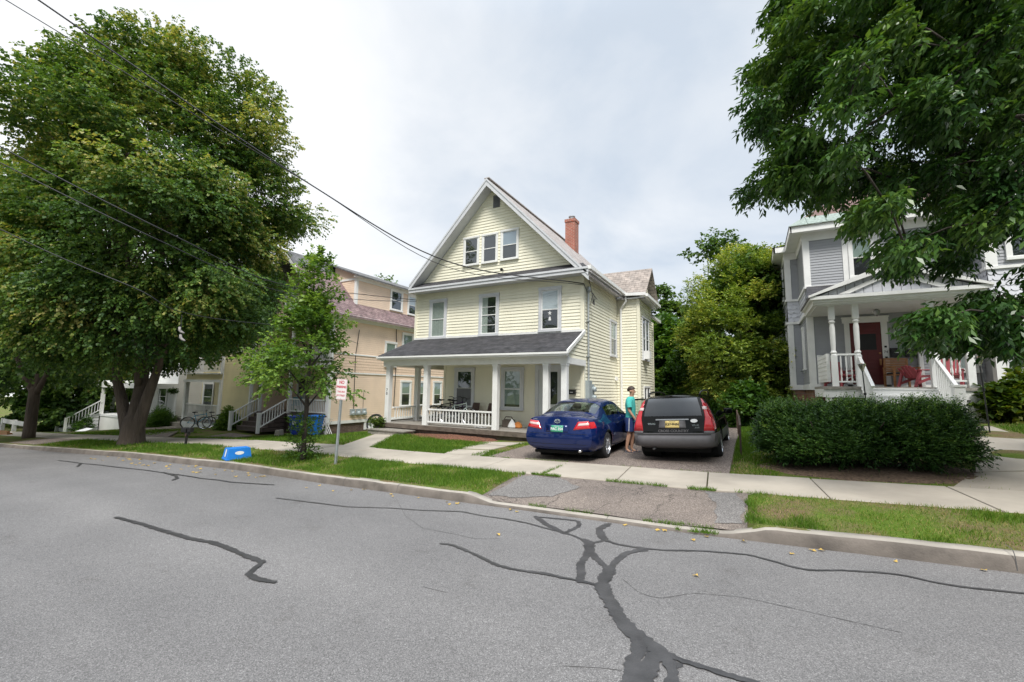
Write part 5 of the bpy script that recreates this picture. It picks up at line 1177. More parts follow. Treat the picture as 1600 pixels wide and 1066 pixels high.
for sg in(1,-1):
    h=jn((-.01,sg*.095,.88),.095,hip); kx=.06 if sg>0 else -.02; k=jn((kx,sg*.10,.50),.062,h); cf=jn((kx-.035,sg*.10,.36),.060,k); an=jn((kx-.06 if sg>0 else -.10,sg*.105,.09),.036,cf); ft=jn((kx+.0,sg*.11,.035),.034,an); jn((kx+.11,sg*.12,.025),.03,ft)
    sh=jn((0,sg*.165,1.385),.050,nk0); el=jn((.02+.02*sg,sg*.215,1.13),.042,sh); wr=jn((.16 if sg<0 else .13,sg*.19,.90),.028,el); pa=jn((.19 if sg<0 else .155,sg*.185,.835),.027,wr)
    for i in range(4):
        f0=jn((.185+.012*i-(.03 if sg>0 else 0),sg*(.185-.005*i),.80-.006*i),.0095,pa); f1=jn((.20+.012*i-(.03 if sg>0 else 0),sg*.178,.755-.004*(i-1.5)**2),.0085,f0); jn((.195+.008*i-(.03 if sg>0 else 0),sg*.168,.725-.004*(i-1.5)**2),.0075,f1)
    t0=jn((.215-(.03 if sg>0 else 0),sg*.165,.845),.011,pa); jn((.235-(.03 if sg>0 else 0),sg*.155,.80),.009,t0)
body=skinned('body',V,E,RD,M['skin'],P)
def loftrings(rings,m,name,parent,n=18):
    mb=MB(); vs=[]
    for (cx,cy_,cz,rx,ry) in rings:
        for j in range(n): a=2*math.pi*j/n; vs.append((cx+rx*math.cos(a),cy_+ry*math.sin(a),cz))
    k=len(rings); mb.add(vs,[(i*n+j,i*n+(j+1)%n,(i+1)*n+(j+1)%n,(i+1)*n+j) for i in range(k-1) for j in range(n)]); return mb
mb=loftrings([(.0,0,.84,.145,.185),(.0,0,.90,.14,.18),(.01,0,1.05,.128,.165),(.0,0,1.25,.14,.195),(.0,0,1.36,.125,.205),(.005,0,1.435,.115,.165),(.015,0,1.475,.090,.115),(.025,0,1.50,.068,.072)],0,'t-shirt',P)
for sg in(1,-1): mb.tube([(0,sg*.13,1.40),(.0,sg*.185,1.33),(.02,sg*.222,1.20)],[.092,.083,.072],14,0,False)
mb.build('t_shirt',M['shirt'],P,True)
mb=loftrings([(-.0,0,.94,.142,.178),(-.005,0,.86,.15,.19),(-.01,0,.78,.14,.185)],0,'s',P)
for sg in(1,-1): kx=.06 if sg>0 else -.02; mb.tube([(-.01,sg*.09,.84),(kx*.3,sg*.095,.70),(kx*.55,sg*.10,.57)],[.115,.112,.105],16,0,False)
sh_=mb.build('shorts',M['shorts'],P,True)
m=MB()
for sg in(1,-1): kx=.06 if sg>0 else -.02; m.tube([(.0,sg*.19,.92),(kx*.25,sg*.208,.76),(kx*.55,sg*.206,.575)],.010,5)
m.build('side_stripe',M['label'],sh_)
m=MB(); n=14
def hr(u,v):
    a=2*math.pi*u; t=v*(1.12+.85*((1-math.cos(a))/2)**.8); q=1-.10*max(0,t-1.2); x=.030+.112*q*math.cos(a)*math.sin(t); y=.094*q*math.sin(a)*math.sin(t); z=1.675+.108*math.cos(t)
    w=.006*math.sin(a*9+v*7); return (x+w,y+w,z)
m.grid(hr,[i/24 for i in range(25)],[i/9 for i in range(10)]); m.build('hair',M['hair'],P,True)
m=MB(); m.lathe((.135,0,1.625),[(.0,.022),(.014,.0),(.016,-.018),(0,-.022)],8); m.tube([(.128,0,1.66),(.142,0,1.632)],[.008,.013],8); m.build('nose',M['skin'],P,True)
for sg in(1,-1):
    m=MB(); m.lathe((.118,sg*.033,1.665),[(0,.008),(.008,.004),(.010,0),(.008,-.004),(0,-.008)],8,0,(1,0,.1)); m.build('eye',M['ink'],P,True)
    m=MB(); m.lathe((.03,sg*.088,1.645),[(0,.012),(.02,.006),(.03,0),(.02,-.006),(0,-.008)],10,0,(0,sg,0)); m.build('ear',M['skin'],P,True)
    kx=.06 if sg>0 else -.02; m=MB(); x0=kx-.10 if sg>0 else -.135
    m.prism([(x0,sg*.11-.045,.005),(x0+.14,sg*.115-.052,.005),(x0+.27,sg*.12-.04,.005),(x0+.27,sg*.12+.035,.005),(x0+.14,sg*.12+.05,.005),(x0,sg*.115+.04,.005)],(0,0,.022)); m.tube([(x0+.17,sg*.115-.055,.03),(x0+.16,sg*.115,.085),(x0+.17,sg*.115+.055,.03)],.016,6); m.tube([(x0+.03,sg*.11-.045,.03),(x0+.06,sg*.11,.11),(x0+.03,sg*.11+.045,.03)],.012,6); soft(m.build('sandal',M['sandal'],P),.006)
m=MB(); m.tube([(.128,-.022,1.59),(.137,0,1.588),(.128,.022,1.59)],.005,6); m.build('mouth',M['reddoor'],P)
# ---------------------------------------------------------------- kerbside and porch things
def gz(x,y): return float(ground_z(x,y))
# no parking sign
sx,sy=-8.75,7.2; T=empty('no_parking_sign',(sx,sy,gz(sx,sy)-.02),'white no parking sign with red lettering on a leaning galvanised steel post','sign',rz=R(8),ry=R(2.2))
m=MB(); m.box(-.03,.03,-.004,.004,0,2.02); m.box(-.03,-.022,-.004,.03,0,2.02); m.box(.022,.03,-.004,.03,0,2.02); m.build('post',M['galv'],T)
m=MB(); 
def rr(w,h,r,y,z0,n=5):
    o=[]
    for cx,cz,a0 in((w/2-r,h/2-r,0),(-w/2+r,h/2-r,90),(-w/2+r,-h/2+r,180),(w/2-r,-h/2+r,270)):
        for i in range(n+1): a=R(a0+90*i/n); o.append((cx+r*math.cos(a),y,z0+cz+r*math.sin(a)))
    return o
ph,pz=.50,1.80
m.prism(rr(.33,ph,.03,-.012,pz),(0,.003,0)); p=m.build('sign_panel',M['signwhite'],T)
m=MB(); a=rr(.315,ph-.015,.025,-.0128,pz);b=rr(.303,ph-.027,.02,-.0128,pz); n=len(a); m.add(a+b,[(i,(i+1)%n,n+(i+1)%n,n+i) for i in range(n)]); m.build('border',M['signred'],p)
for s_,z,sz in (('NO',pz+.165,.105),('PARKING',pz+.055,.075),('THIS SIDE',pz-.06,.058),('OF STREET',pz-.15,.058)): text(s_,sz,(0,-.0135,z),(1,0,0),(0,0,1),M['signred'],p,'lettering',bold=.003 if sz>.07 else .001,sx=.92)
m=MB(); 
for z in(pz+.22,pz-.22): m.lathe((0,-.013,z),[(.008,0),(.006,.005),(0,.006)],8,0,(0,-1,0))
m.build('bolt',M['galv'],T)
# tipped recycling bin
bx,by=-12.0,6.74; T=empty('recycling_bin',(bx,by,gz(bx,by)),'bright blue recycling bin lying upside down on the grass by the kerb','bin',rz=R(76))
m=MB()
def ringbox(w,d,z,t=0): return [(-w/2,-d/2,z),(w/2,-d/2,z),(w/2,d/2,z),(-w/2,d/2,z)]
vs=ringbox(.60,.43,.0)+ringbox(.60,.43,.035)+ringbox(.575,.405,.035)+ringbox(.50,.34,.29)
m.add(vs,[(4*k+i,4*k+(i+1)%4,4*k+4+(i+1)%4,4*k+4+i) for k in range(3) for i in range(4)]+[(12,13,14,15)])
b=m.build('shell',M['bin'],T); soft(b,.012,2)
m=MB()
for x,y,u in((-.0,-.208,0),): 
    vs=[(x+.07*math.cos(2*math.pi*i/18)*1.5,-.2025+.0,.17+.045*math.sin(2*math.pi*i/18)) for i in range(18)]
    vs=[(p[0],-.2025+(p[2]-.035)*.127-.004,p[2]) for p in vs]; m.add(vs,[tuple(range(18))])
m.build('oval_emblem',M['label'],T)
m=MB(); vs=[(-.2875+(z-.035)*.147-.004,y,z) for y,z in((-.05,.08),(.02,.08),(.03,.20),(.02,.27),(-.05,.27),(-.07,.20))]; m.add(vs,[tuple(range(6))]); m.build('side_emblem',M['label'],T)
# wheelie carts
def cart(loc,rz,mt,label,h=1.02):
    T=empty('wheelie_bin',loc,label,'bin','wheelie bins by the peach house',rz=rz); m=MB()
    vs=ringbox(.42,.46,.08)+ringbox(.56,.62,h*.86)+ringbox(.62,.68,h*.87)+ringbox(.62,.68,h*.92)
    m.add(vs,[(3,2,1,0)]+[(4*k+i,4*k+(i+1)%4,4*k+4+(i+1)%4,4*k+4+i) for k in range(3) for i in range(4)])
    for x in(-.12,.12): m.box(x-.02,x+.02,-.28,-.25,.3,.75)
    m.box(-.1,.1,-.275,-.22,.30,.42); soft(m.build('cart_body',mt,T),.02,2)
    m=MB(); m.prism([(-.33,-.36,h*.92),(.33,-.36,h*.92),(.33,.36,h*.95),(-.33,.36,h*.95)],(0,0,.05)); m.tube([(-.28,.38,h*.93),(.28,.38,h*.93)],.02,8); soft(m.build('lid',mt,T),.02,2)
    for x in(-.27,.27):
        m=MB(); m.lathe((x-.03,.2,.125),[(0,0),(.12,0),(.125,.02),(.125,.05),(0,.06)],16,0,(1,0,0)); m.build('wheel',M['rubber'],T)
    m=MB(); m.box(-.10,.12,-.297,-.29,.56,.76)if False else m.add([(-.09,-.303,.58),(.09,-.303,.58),(.09,-.314,.76),(-.09,-.314,.76)],[(0,1,2,3)]); m.build('sticker',M['label'],T)
    m=MB(); m.add([(-.05,-.306,.63),(.05,-.306,.63),(.055,-.312,.72),(0,-.309,.68),(-.055,-.312,.72)],[(0,1,2,3,4)]); m.build('sticker_emblem',M['ink'],T)
    return T
cart((-20.3,14.25,gz(-20.3,14.25)),R(28),M['cartdark'],'darker navy blue wheelie bin beside the porch of the peach house')
cart((-19.05,14.35,gz(-19.05,14.35)),R(24),M['cartblue'],'brighter blue wheelie bin with a white sticker beside the lattice')
# short black post by the sidewalk
x,y=-17.0,7.8; T=empty('post_box',(x,y,gz(x,y)),'short black post with a small black box head beside the sidewalk','post',rz=R(20),ry=R(4))
m=MB(); m.box(-.03,.03,-.03,.03,0,.42); soft(m.build('post',M['black'],T),.006)
m=MB(); m.box(-.19,.02,-.09,.09,.42,.58); m.box(.04,.17,-.08,.08,.44,.60); m.box(-.07,.09,-.05,.05,.34,.44); soft(m.build('box_head',M['black'],T),.02); m=MB(); m.box(-.03,.02,-.055,-.05,.30,.40); m.build('box_latch',M['rail'],T)
# brown handrail beside the driveway
P_=[(-.28,11.6),(-.36,14.2),(-.46,16.6),(-.52,18.0)]; T=empty('handrail',(-.28,11.6,gz(-.28,11.6)),'low brown metal handrail running back along the driveway edge','railing')
o=Vector(T.location); tops=[]
for x,y in P_:
    z=gz(x,y); m=MB(); m.box(x-.02-o.x,x+.02-o.x,y-.02-o.y,y+.02-o.y,z-.05-o.z,z+.66-o.z); m.build('post',M['rail'],T); tops.append(Vector((x,y,z+.67))-o)
m=MB(); 
for a,b in zip(tops[:-1],tops[1:]): m.beam(a,b,.045,.045)
m.build('top_rail',M['rail'],T)
# garden torches
def torch(x,y,h,label,grp='garden torches'):
    T=empty('garden_torch',(x,y,gz(x,y)),label,'torch',grp,ry=R(-2)); m=MB(); m.tube([(0,0,0),(0,0,h)],.014,6); m.tube([(0,0,h*.62),(.0,0,h*.66)],.03,6); m.build('pole',M['black'],T)
    m=MB(); m.lathe((0,0,h),[(.025,0),(.03,.03),(.085,.17),(.09,.2),(.07,.2),(.02,.05)],12); m.build('torch_cup',M['chrome'],T); m=MB(); m.lathe((0,0,h+.18),[(.07,0),(.05,.02),(0,.04)],10); m.build('oil_cap',M['cedar'],T)
torch(2.58,14.2,2.25-gz(2.58,14.2),'torch rising from behind the yew hedge in front of the grey porch stairs'); torch(4.78,14.25,2.38-gz(4.78,14.25),'torch on a black pole standing on the lawn beside the grey porch corner')
# letter boxes
def letterbox(H,x,z,label,w=.34,h=.26,y=None):
    T=empty('letterbox',W(x,y,z,H),label,'letterbox','wall letterboxes'); m=MB(); m.box(-w/2,w/2,-.12,0,-h/2,h/2*.7); m.build('box',M['black'],T); m=MB(); m.prism([(-w/2-.01,-.13,h*.28),(-w/2-.01,0,h*.5),(-w/2-.01,0,h*.4),(-w/2-.01,-.13,h*.22)],(w+.02,0,0)); m.build('lid',M['black'],T)
    m=MB(); m.box(-w*.25,w*.1,-.136,-.131,h*.23,h*.33) if w>.3 else m.box(-w*.2,w*.2,-.126,-.121,-.02,.0); m.build('name_card',M['label'],T); return T
letterbox(HG,4.04,3.0,'black letterbox with a white card, nearer the red door of the grey house',.27,.30,17.88); letterbox(HG,4.37,2.97,'smaller plain black letterbox, further from the red door of the grey house',.24,.24,17.88)
letterbox(H70,-5.2,1.58,'black letterbox on the yellow wall beside the white door',.28,.17,13.57)
# chairs
def plastic_chair(x,y,z,rz,label,bh=.92):
    T=empty('plastic_chair',(x,y,z),label,'chair','red plastic porch chairs',rz=rz); mt=M['redplastic']; m=MB()
    m.prism([(-.25,-.28,.36),(.25,-.28,.36),(.22,.22,.28),(-.22,.22,.28)],(0,0,.03)); soft(m.build('seat',mt,T),.01)
    for i in range(5):
        x0=-.2+i*.1; m=MB(); m.beam((x0,.20,.28),(x0*1.15,.42,bh-.02*(i-2)**2),.085,.02); m.build('back_slat',mt,T)
    for sg in(1,-1):
        m=MB(); m.prism([(sg*.30-.06,-.32,.52),(sg*.30+.06,-.32,.52),(sg*.30+.05,.32,.50),(sg*.30-.05,.32,.50)],(0,0,.03)); soft(m.build('arm',mt,T),.01)
        m=MB(); m.beam((sg*.29,-.29,0),(sg*.30,-.26,.52),.07,.05); m.build('leg',mt,T); m=MB(); m.beam((sg*.28,.42,0),(sg*.29,.25,.50),.07,.05); m.build('leg',mt,T)
        m=MB(); m.beam((sg*.27,-.28,.36),(sg*.27,.4,.10),.03,.07); m.build('side_rail',mt,T)
pz_=W(0,0,1.885,HG)[2]
x,y,_=W(4.28,16.75,0,HG); plastic_chair(x,y,pz_,R(120),'red plastic chair turned sideways in front of the wooden chair on the grey porch',.66)
x,y,_=W(4.9,16.8,0,HG); plastic_chair(x,y,pz_,R(-20),'red plastic chair behind the railing in the far corner of the grey porch')
x,y,_=W(2.5,16.9,0,HG); plastic_chair(x,y,pz_,R(30),'red plastic chair behind the short railing beside the red door')
x,y,_=W(4.02,17.35,0,HG); T=empty('wooden_chair',(x,y,pz_),'oiled wooden slatted armchair with a dark cushion on the grey porch','chair',rz=R(14)); mt=M['cedar']
m=MB(); m.box(-.33,.33,-.28,.26,.38,.41); m.build('seat',mt,T); m=MB(); m.box(-.3,.3,-.27,.22,.41,.47); soft(m.build('cushion',M['ink'],T),.02)
m=MB(); m.box(-.33,-.28,.25,.30,.38,.95); m.box(.28,.33,.25,.30,.38,.95); m.box(-.33,.33,.25,.29,.90,.96)
for i in range(7): m.box(-.28,.28,.26,.28,.50+i*.057,.545+i*.057)
m.build('backrest',mt,T)
for sg in(1,-1):
    m=MB(); m.box(sg*.33-.03,sg*.33+.03,-.33,.3,.62,.65); m.build('arm',mt,T)
    for yy in(-.28,.26): m=MB(); m.box(sg*.33-.025,sg*.33+.025,yy-.025,yy+.025,0,.63); m.build('leg',mt,T)
# yellow house porch: bicycles, seats, bags
fz=W(0,0,.342,H70)[2]
def on70(x,y): a=W(x,y,0,H70); return (a[0],a[1],fz)
bicycle('bicycle',on70(-9.75,12.75),R(4),'pale mint green bicycle leaning behind the white porch railing',M['bikepale'],R(-6),'bicycles on the yellow porch')
bicycle('bicycle',on70(-10.6,13.05),R(12),'black bicycle at the left end of the yellow porch, saddle toward the street',M['bikeblack'],R(-7),'bicycles on the yellow porch')
bicycle('bicycle',on70(-10.35,13.3),R(9),'dark purple bicycle nearest the wall of the yellow porch',M['bikepurple'],R(-7),'bicycles on the yellow porch')
def bucket(x,y,rz,label):
    a=on70(x,y); T=empty('brown_chair',a,label,'chair','brown chairs on the yellow porch',rz=rz); m=MB()
    m.prism([(-.22,-.24,.40),(.22,-.24,.40),(.2,.2,.37),(-.2,.2,.37)],(0,0,.05)); soft(m.build('seat',M['brownseat'],T),.02)
    m=MB(); m.add([(-.2,.18,.42),(.2,.18,.42),(.23,.28,.62),(.20,.33,.86),(-.20,.33,.86),(-.23,.28,.62),(-.18,.22,.42),(.18,.22,.42),(.21,.32,.62),(.18,.37,.86),(-.18,.37,.86),(-.21,.32,.62)],[(0,1,2,5),(5,2,3,4),(7,6,11,8),(8,11,10,9),(4,3,9,10),(3,2,8,9),(5,4,10,11),(2,1,7,8),(0,5,11,6)]); soft(m.build('backrest',M['brownseat'],T),.02,3)
    for sx_ in(-.19,.19):
        for sy_ in(-.2,.18): m=MB(); m.tube([(sx_,sy_,.40),(sx_*1.15,sy_*1.2,0)],.013,6); m.build('leg',M['steel'],T)
bucket(-8.95,13.1,R(-15),'brown seat nearer the window on the yellow porch, left of its twin'); bucket(-8.3,13.1,R(-20),'brown seat near the right end of the porch railing'); bucket(-10.0,13.35,R(-10),'brown seat half hidden behind the bicycles on the yellow porch')
a=on70(-6.95,13.05); T=empty('shopping_bag',a,'orange and white shopping bag slumped against the yellow wall','bag',rz=R(20)); M['orange']=mat('orange_cloth',(.62,.22,.05),.8,7,.25)
m=MB(); m.lathe((0,0,0),[(.14,0),(.17,.04),(.14,.14),(.07,.21),(.02,.23)],9); soft(m.build('bag',M['orange'],T),.01); m=MB(); m.lathe((-.22,-.05,0),[(.14,0),(.17,.05),(.12,.17),(.05,.27),(.02,.32)],7); m.build('white_wrapping',M['label'],T)
a=on70(-7.4,13.2); T=empty('wicker_crate',a,'small brown crate on the porch beside the middle post','crate'); m=MB(); m.box(-.2,.2,-.15,.15,0,.26); m.box(-.17,.17,-.12,.12,.26,.28); soft(m.build('crate_body',M['darkwood'],T),.01); m=MB(); m.tube([(-.2,0,.26),(-.12,0,.38),(.12,0,.38),(.2,0,.26)],.015,6); m.build('handle',M['rail'],T)
a=on70(-8.0,12.35); T=empty('crumpled_paper',a,'crumpled white paper on the porch floor edge','litter'); m=MB(); 
for i in range(5): m.lathe((-.2+i*.1,random.uniform(-.04,.04),0),[(.06,0),(.07,.02),(.03,.04),(0,.035)],6)
m.build('paper',M['label'],T)
# pot and wheel by the step
x,y=-13.15,12.75; T=empty('plant_pot',(x,y,gz(x,y)),'plant growing in a dark pot left of the grey porch step','plant pot'); m=MB(); m.lathe((0,0,0),[(.12,0),(.17,.26),(.18,.28),(.15,.27)],14); m.build('pot',M['terracotta'],T); POT=T
x,y=-13.55,12.95; T=empty('spare_wheel',(x,y,gz(x,y)),'loose black bicycle wheel leaning against the left porch corner','wheel',rz=R(15),rx=R(-12)); m=MB(); n=30; m.tube([(.36*math.cos(2*math.pi*i/n),0,.37+.36*math.sin(2*math.pi*i/n)) for i in range(n+1)],.04,7,0,False); m.build('tyre',M['rubber'],T,True); m=MB(); m.tube([(.31*math.cos(2*math.pi*i/n),0,.37+.31*math.sin(2*math.pi*i/n)) for i in range(n+1)],.012,5,0,False)
for i in range(14): a=2*math.pi*i/14; m.tube([(0,0,.37),(.31*math.cos(a),0,.37+.31*math.sin(a))],.003,4)
m.build('rim',M['steel'],T)
# bicycles and chair at the butter yellow porch
x,y=-29.0,13.3; bicycle('bicycle',(x,y,gz(x,y)),R(62),'turquoise bicycle leaning against the steps of the butter yellow porch',M['bikeblue'],R(-8),'bicycles by the butter yellow house')
x,y=-27.6,13.5; bicycle('bicycle',(x,y,gz(x,y)),R(50),'dark bicycle parked behind the turquoise one, handlebar toward the wall',M['bikeblack'],R(-5),'bicycles by the butter yellow house')
x,y,z=W(-28.4,13.6,-.32,HB); T=empty('metal_chair',(x,y,z),'dark garden chair on the butter yellow porch by the window','chair',rz=R(60)); m=MB(); m.box(-.24,.24,-.24,.24,.42,.46); m.build('seat',M['black'],T); m=MB(); m.grid(lambda u,v:(-.24+.48*u,.24+.06*math.sin(v*1.5),.46+.45*v),[0,.5,1],[0,.33,.66,1]); m.build('backrest',M['label'],T)
for sx_ in(-.22,.22):
    for sy_ in(-.22,.22): m=MB(); m.tube([(sx_,sy_,.42),(sx_,sy_,0)],.015,6); m.build('leg',M['black'],T)
x,y,z=W(-29.0,12.4,0,HB); 
def basket(x,y,z,label):
    T=empty('hanging_basket',(x,y,z),label,'plant','hanging flower baskets'); m=MB(); m.lathe((0,0,0),[(.02,-.12),(.13,-.02),(.14,0),(.1,.0)],10); m.build('basket',M['terracotta'],T); m=MB()
    for a in(0,2.1,4.2): m.tube([(.13*math.cos(a),.13*math.sin(a),0),(0,0,.45)],.004,4)
    m.build('wire',M['steel'],T); return T
BASK=basket(x,y,z+1.35,'hanging basket of dark foliage beside the butter yellow porch')
# teal chair on the peach porch
x,y,z=W(-21.0,14.6,.24,HP); T=empty('teal_chair',(x,y,z),'teal plastic chair on the peach house porch by the stairs','chair',rz=R(40)); m=MB(); m.box(-.25,.25,-.22,.22,.38,.46); soft(m.build('seat',M['teal'],T),.02); m=MB(); m.box(-.25,.25,.18,.23,.46,.85); soft(m.build('backrest',M['teal'],T),.02)
for sx_ in(-.2,.2):
    for sy_ in(-.18,.18): m=MB(); m.box(sx_-.02,sx_+.02,sy_-.02,sy_+.02,0,.38); m.build('leg',M['teal'],T)
x,y=-21.2,13.9; T=empty('stone_block',(x,y,gz(x,y)),'pale rough stone block beside the dark porch stairs','stone'); m=MB(); m.add([(-.2,-.15,0),(.2,-.15,0),(.22,.15,0),(-.2,.15,0),(-.17,-.12,.3),(.16,-.13,.34),(.17,.13,.36),(-.15,.12,.3)],[(0,1,5,4),(1,2,6,5),(2,3,7,6),(3,0,4,7),(4,5,6,7)]); soft(m.build('stone',M['concrete'],T),.04,2)
# far left bits
x,y=-43.5,13.2; T=empty('cardboard_sheet',(x,y,gz(x,y)),'white sheet of cardboard lying beside the far shrub','board',rz=R(15)); m=MB(); m.prism([(-.45,-.25,.02),(.4,-.28,.02),(.5,.25,.2),(-.2,.28,.22)],(0,0,.03)); m.build('sheet',M['label'],T)
x,y=-38.4,8.2; T=empty('timber_offcut',(x,y,gz(x,y)),'short piece of timber on the verge at the far left','timber',rz=R(10)); m=MB(); m.box(-.7,.5,-.12,.12,0,.12); m.box(-.7,.5,-.12,.0,.124,.24); m.build('timber',M['cedar'],T)
T=empty('bench_rail',(-46.5,10.4,gz(-46.5,10.4)),'white low rail fence far down the street beside the dark tree','fence'); m=MB(); m.box(-3,2.4,-.04,.04,.45,.75); m.build('rail',M['white'],T)
for x in(-3,-.3,2.4): m=MB(); m.box(x-.1,x+.1,-.1,.1,-.1,1.35 if x>2 else .8); m.build('post',M['white'],T)
# overhead cables: sagging spans between real ends
def cable(pts,r,label,grp='overhead cables',sag=.25):
    m=MB(); P=[]
    for a,b in zip(pts[:-1],pts[1:]):
        a,b=Vector(a),Vector(b)
        for i in range(24): f=i/24; p=a.lerp(b,f); p.z-=sag*4*f*(1-f); P.append(p)
    P.append(Vector(pts[-1])); m.tube(P,r,6); o=m.build('overhead_cable',M['cable']); tag(o,label,'cable',grp); return o
def crom(P,n=10):
    P=[Vector(p) for p in P]; Q=[P[0]*2-P[1]]+P+[P[-1]*2-P[-2]]; out=[]
    for i in range(1,len(Q)-2):
        a,b,c_,d=Q[i-1:i+3]
        for k in range(n):
            t=k/n; out.append(.5*((2*b)+(c_-a)*t+(2*a-5*b+4*c_-d)*t*t+(3*b-a-3*c_+d)*t**3))
    return out+[P[-1]]
def span(P,r,label,grp='overhead cables'):
    m=MB(); m.tube(crom(P),r,6); o=m.build('overhead_cable',M['cable'],None,True); return tag(o,label,'cable',grp)
span([(-5.29,14.93,5.55),(-9.1,11.7,6.02),(-11.48,7.84,7.73),(-14.1,2.6,10.42),(-16.2,-1.6,12.7)],.020,'thick overhead cable running to the right front corner of the yellow house')
span([(-5.29,14.93,5.50),(-9.2,11.75,5.86),(-11.45,7.86,7.70),(-13.9,3.3,9.75),(-17.3,-1.2,12.4)],.011,'thinner overhead cable just beside the thick one to the yellow house')
span([(-13.3,14.95,5.62),(-13.6,12.2,5.35),(-12.7,7.9,4.78),(-12.05,4.97,5.17),(-13.5,2.26,6.5),(-15.5,-1.5,8.6)],.014,'upper of the three low cables in front of the big tree')
span([(-13.3,14.95,5.56),(-13.9,12.4,5.2),(-12.9,8.0,4.60),(-11.9,4.6,4.93),(-13.4,2.2,6.15),(-15.5,-1.5,8.1)],.012,'middle of the three low cables in front of the big tree')
span([(-19.1,16.8,4.0),(-15.5,11.6,3.9),(-12.8,5.9,3.45),(-12.42,4.35,3.84),(-14.2,2.65,4.9),(-16.5,-1.5,7.4)],.011,'lowest cable, with a pair of shoes hanging from it')
T=empty('hanging_shoes',(-12.78,5.5,3.42),'pair of pale shoes hanging by their laces from the lowest cable','shoes')
for dx,dz in((-.04,-.42),(.05,-.62)):
    m=MB(); m.tube([(dx-.02,0,dz+.10),(dx-.0,.0,dz+.02),(dx+.06,.02,dz-.03),(dx+.16,.03,dz-.06)],[.028,.034,.03,.018],10); m.build('shoe',M['offwhite'],T,True)
    m=MB(); m.tube([(dx-.02,0,dz+.1),(0,0,0)],.006,4); m.build('lace',M['cable'],T)
# ---------------------------------------------------------------- vegetation
def unit(v): return v/np.maximum(np.linalg.norm(v,axis=-1,keepdims=True),1e-9)
def foliage(name,C,RA,twigs,leaves,tl,ls,mat_,parent,droop=.5,shell=.5,tint=None,out=1.0,base=None,up=.35,tjit=.16,fold=.25,spread=.6,flat=0):
    """C (n,3) clump centres, RA (n,3) radii; leaf-sized quads set along drooping twigs"""
    n=len(C); C=np.asarray(C,float); RA=np.asarray(RA,float)
    tint=np.full(n,.5) if tint is None else np.asarray(tint)
    k=np.repeat(np.arange(n),twigs); m=len(k)
    d=unit(rng.normal(size=(m,3))); r=shell+(1-shell)*rng.random((m,1))**.6
    P=C[k]+d*r*RA[k]
    cen=C.mean(0) if base is None else np.asarray(base,float)
    D=unit(d*.8*np.array([1,1,.6])+unit(C[k]-cen)*out+rng.normal(size=(m,3))*.35+np.array([0,0,up-droop]))
    # leaves
    q=np.repeat(np.arange(m),leaves); N_=len(q); s=np.tile(np.linspace(.05,1,leaves),m)+rng.normal(size=N_)*.05
    side=np.tile(np.where(np.arange(leaves)%2==0,1.,-1.),m)
    X=unit(np.cross(D,np.array([0,0,1.])+rng.normal(size=(m,3))*.15))
    curve=np.array([0,0,-1.])*(s**2)[:,None]*tl*droop*.6
    p=P[q]+D[q]*(s*tl)[:,None]+curve
    ld=unit(D[q]*.55+X[q]*side[:,None]*spread+np.array([0,0,-droop])*(.5+rng.random((N_,1)))+rng.normal(size=(N_,3))*.28)
    nrm=unit(np.array([0,0,1.])*(1-flat)+rng.normal(size=(N_,3))*.45+ld*.0)
    w=unit(np.cross(ld,nrm)); nn=np.cross(w,ld)
    sz=(.7+.6*rng.random((N_,1))); l=ls[0]*sz; b=ls[1]*sz
    v0=p; v1=p+ld*l*.45+w*b*.5+nn*b*fold; v2=p+ld*l; v3=p+ld*l*.45-w*b*.5+nn*b*fold
    V=np.stack([v0,v1,v2,v3],1).reshape(-1,3); F=np.arange(N_*4).reshape(-1,4)
    T=np.clip(tint[k][q]+rng.normal(size=N_)*tjit,0,1)
    return fast_mesh(name,V,F,mat_,parent,T)
def limb(mb,pts,r0,r1,n=8):
    k=len(pts); Q=crom(pts,5); rs=[r0+(r1-r0)*(i/(len(Q)-1))**.8 for i in range(len(Q))]; mb.tube(Q,rs,n)
M['linden']=leafmat('linden_leaves',[(0,(0.032,0.078,0.026)),(.45,(0.083,0.165,0.036)),(.75,(0.168,0.253,0.055)),(1,(0.444,0.414,0.141))])
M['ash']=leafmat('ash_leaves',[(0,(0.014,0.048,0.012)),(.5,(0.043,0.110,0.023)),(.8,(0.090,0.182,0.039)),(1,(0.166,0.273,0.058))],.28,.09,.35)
M['young']=leafmat('young_tree_leaves',[(0,(0.038,0.091,0.020)),(.5,(0.113,0.218,0.040)),(1,(0.261,0.383,0.084))],.4)
M['cedar_l']=leafmat('arborvitae_sprays',[(0,(0.045,0.101,0.020)),(.5,(0.160,0.250,0.041)),(.85,(0.335,0.411,0.073)),(1,(0.575,0.559,0.145))],.3)
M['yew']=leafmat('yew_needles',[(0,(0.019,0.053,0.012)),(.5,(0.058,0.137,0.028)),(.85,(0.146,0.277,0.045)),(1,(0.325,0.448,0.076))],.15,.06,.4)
M['shrub']=leafmat('shrub_leaves',[(0,(0.031,0.078,0.015)),(.5,(0.078,0.172,0.028)),(1,(0.190,0.293,0.052))],.35)
M['hydr']=leafmat('yellowing_shrub_leaves',[(0,(.03,.065,.010)),(.5,(.10,.16,.020)),(.85,(.26,.27,.03)),(1,(.35,.24,.12))],.35)
M['far']=leafmat('distant_leaves',[(0,(0.043,0.091,0.026)),(.5,(0.091,0.173,0.038)),(1,(0.194,0.281,0.065))],.35)
M['grass']=leafmat('grass_blades',[(0,(0.050,0.112,0.016)),(.4,(0.095,0.190,0.022)),(.7,(0.168,0.263,0.034)),(.85,(0.302,0.280,0.095)),(1,(0.426,0.336,0.168))],.35,.03,.6)
M['leaf']=mat('fallen_leaf',(.45,.30,.07),.7,20,.3)
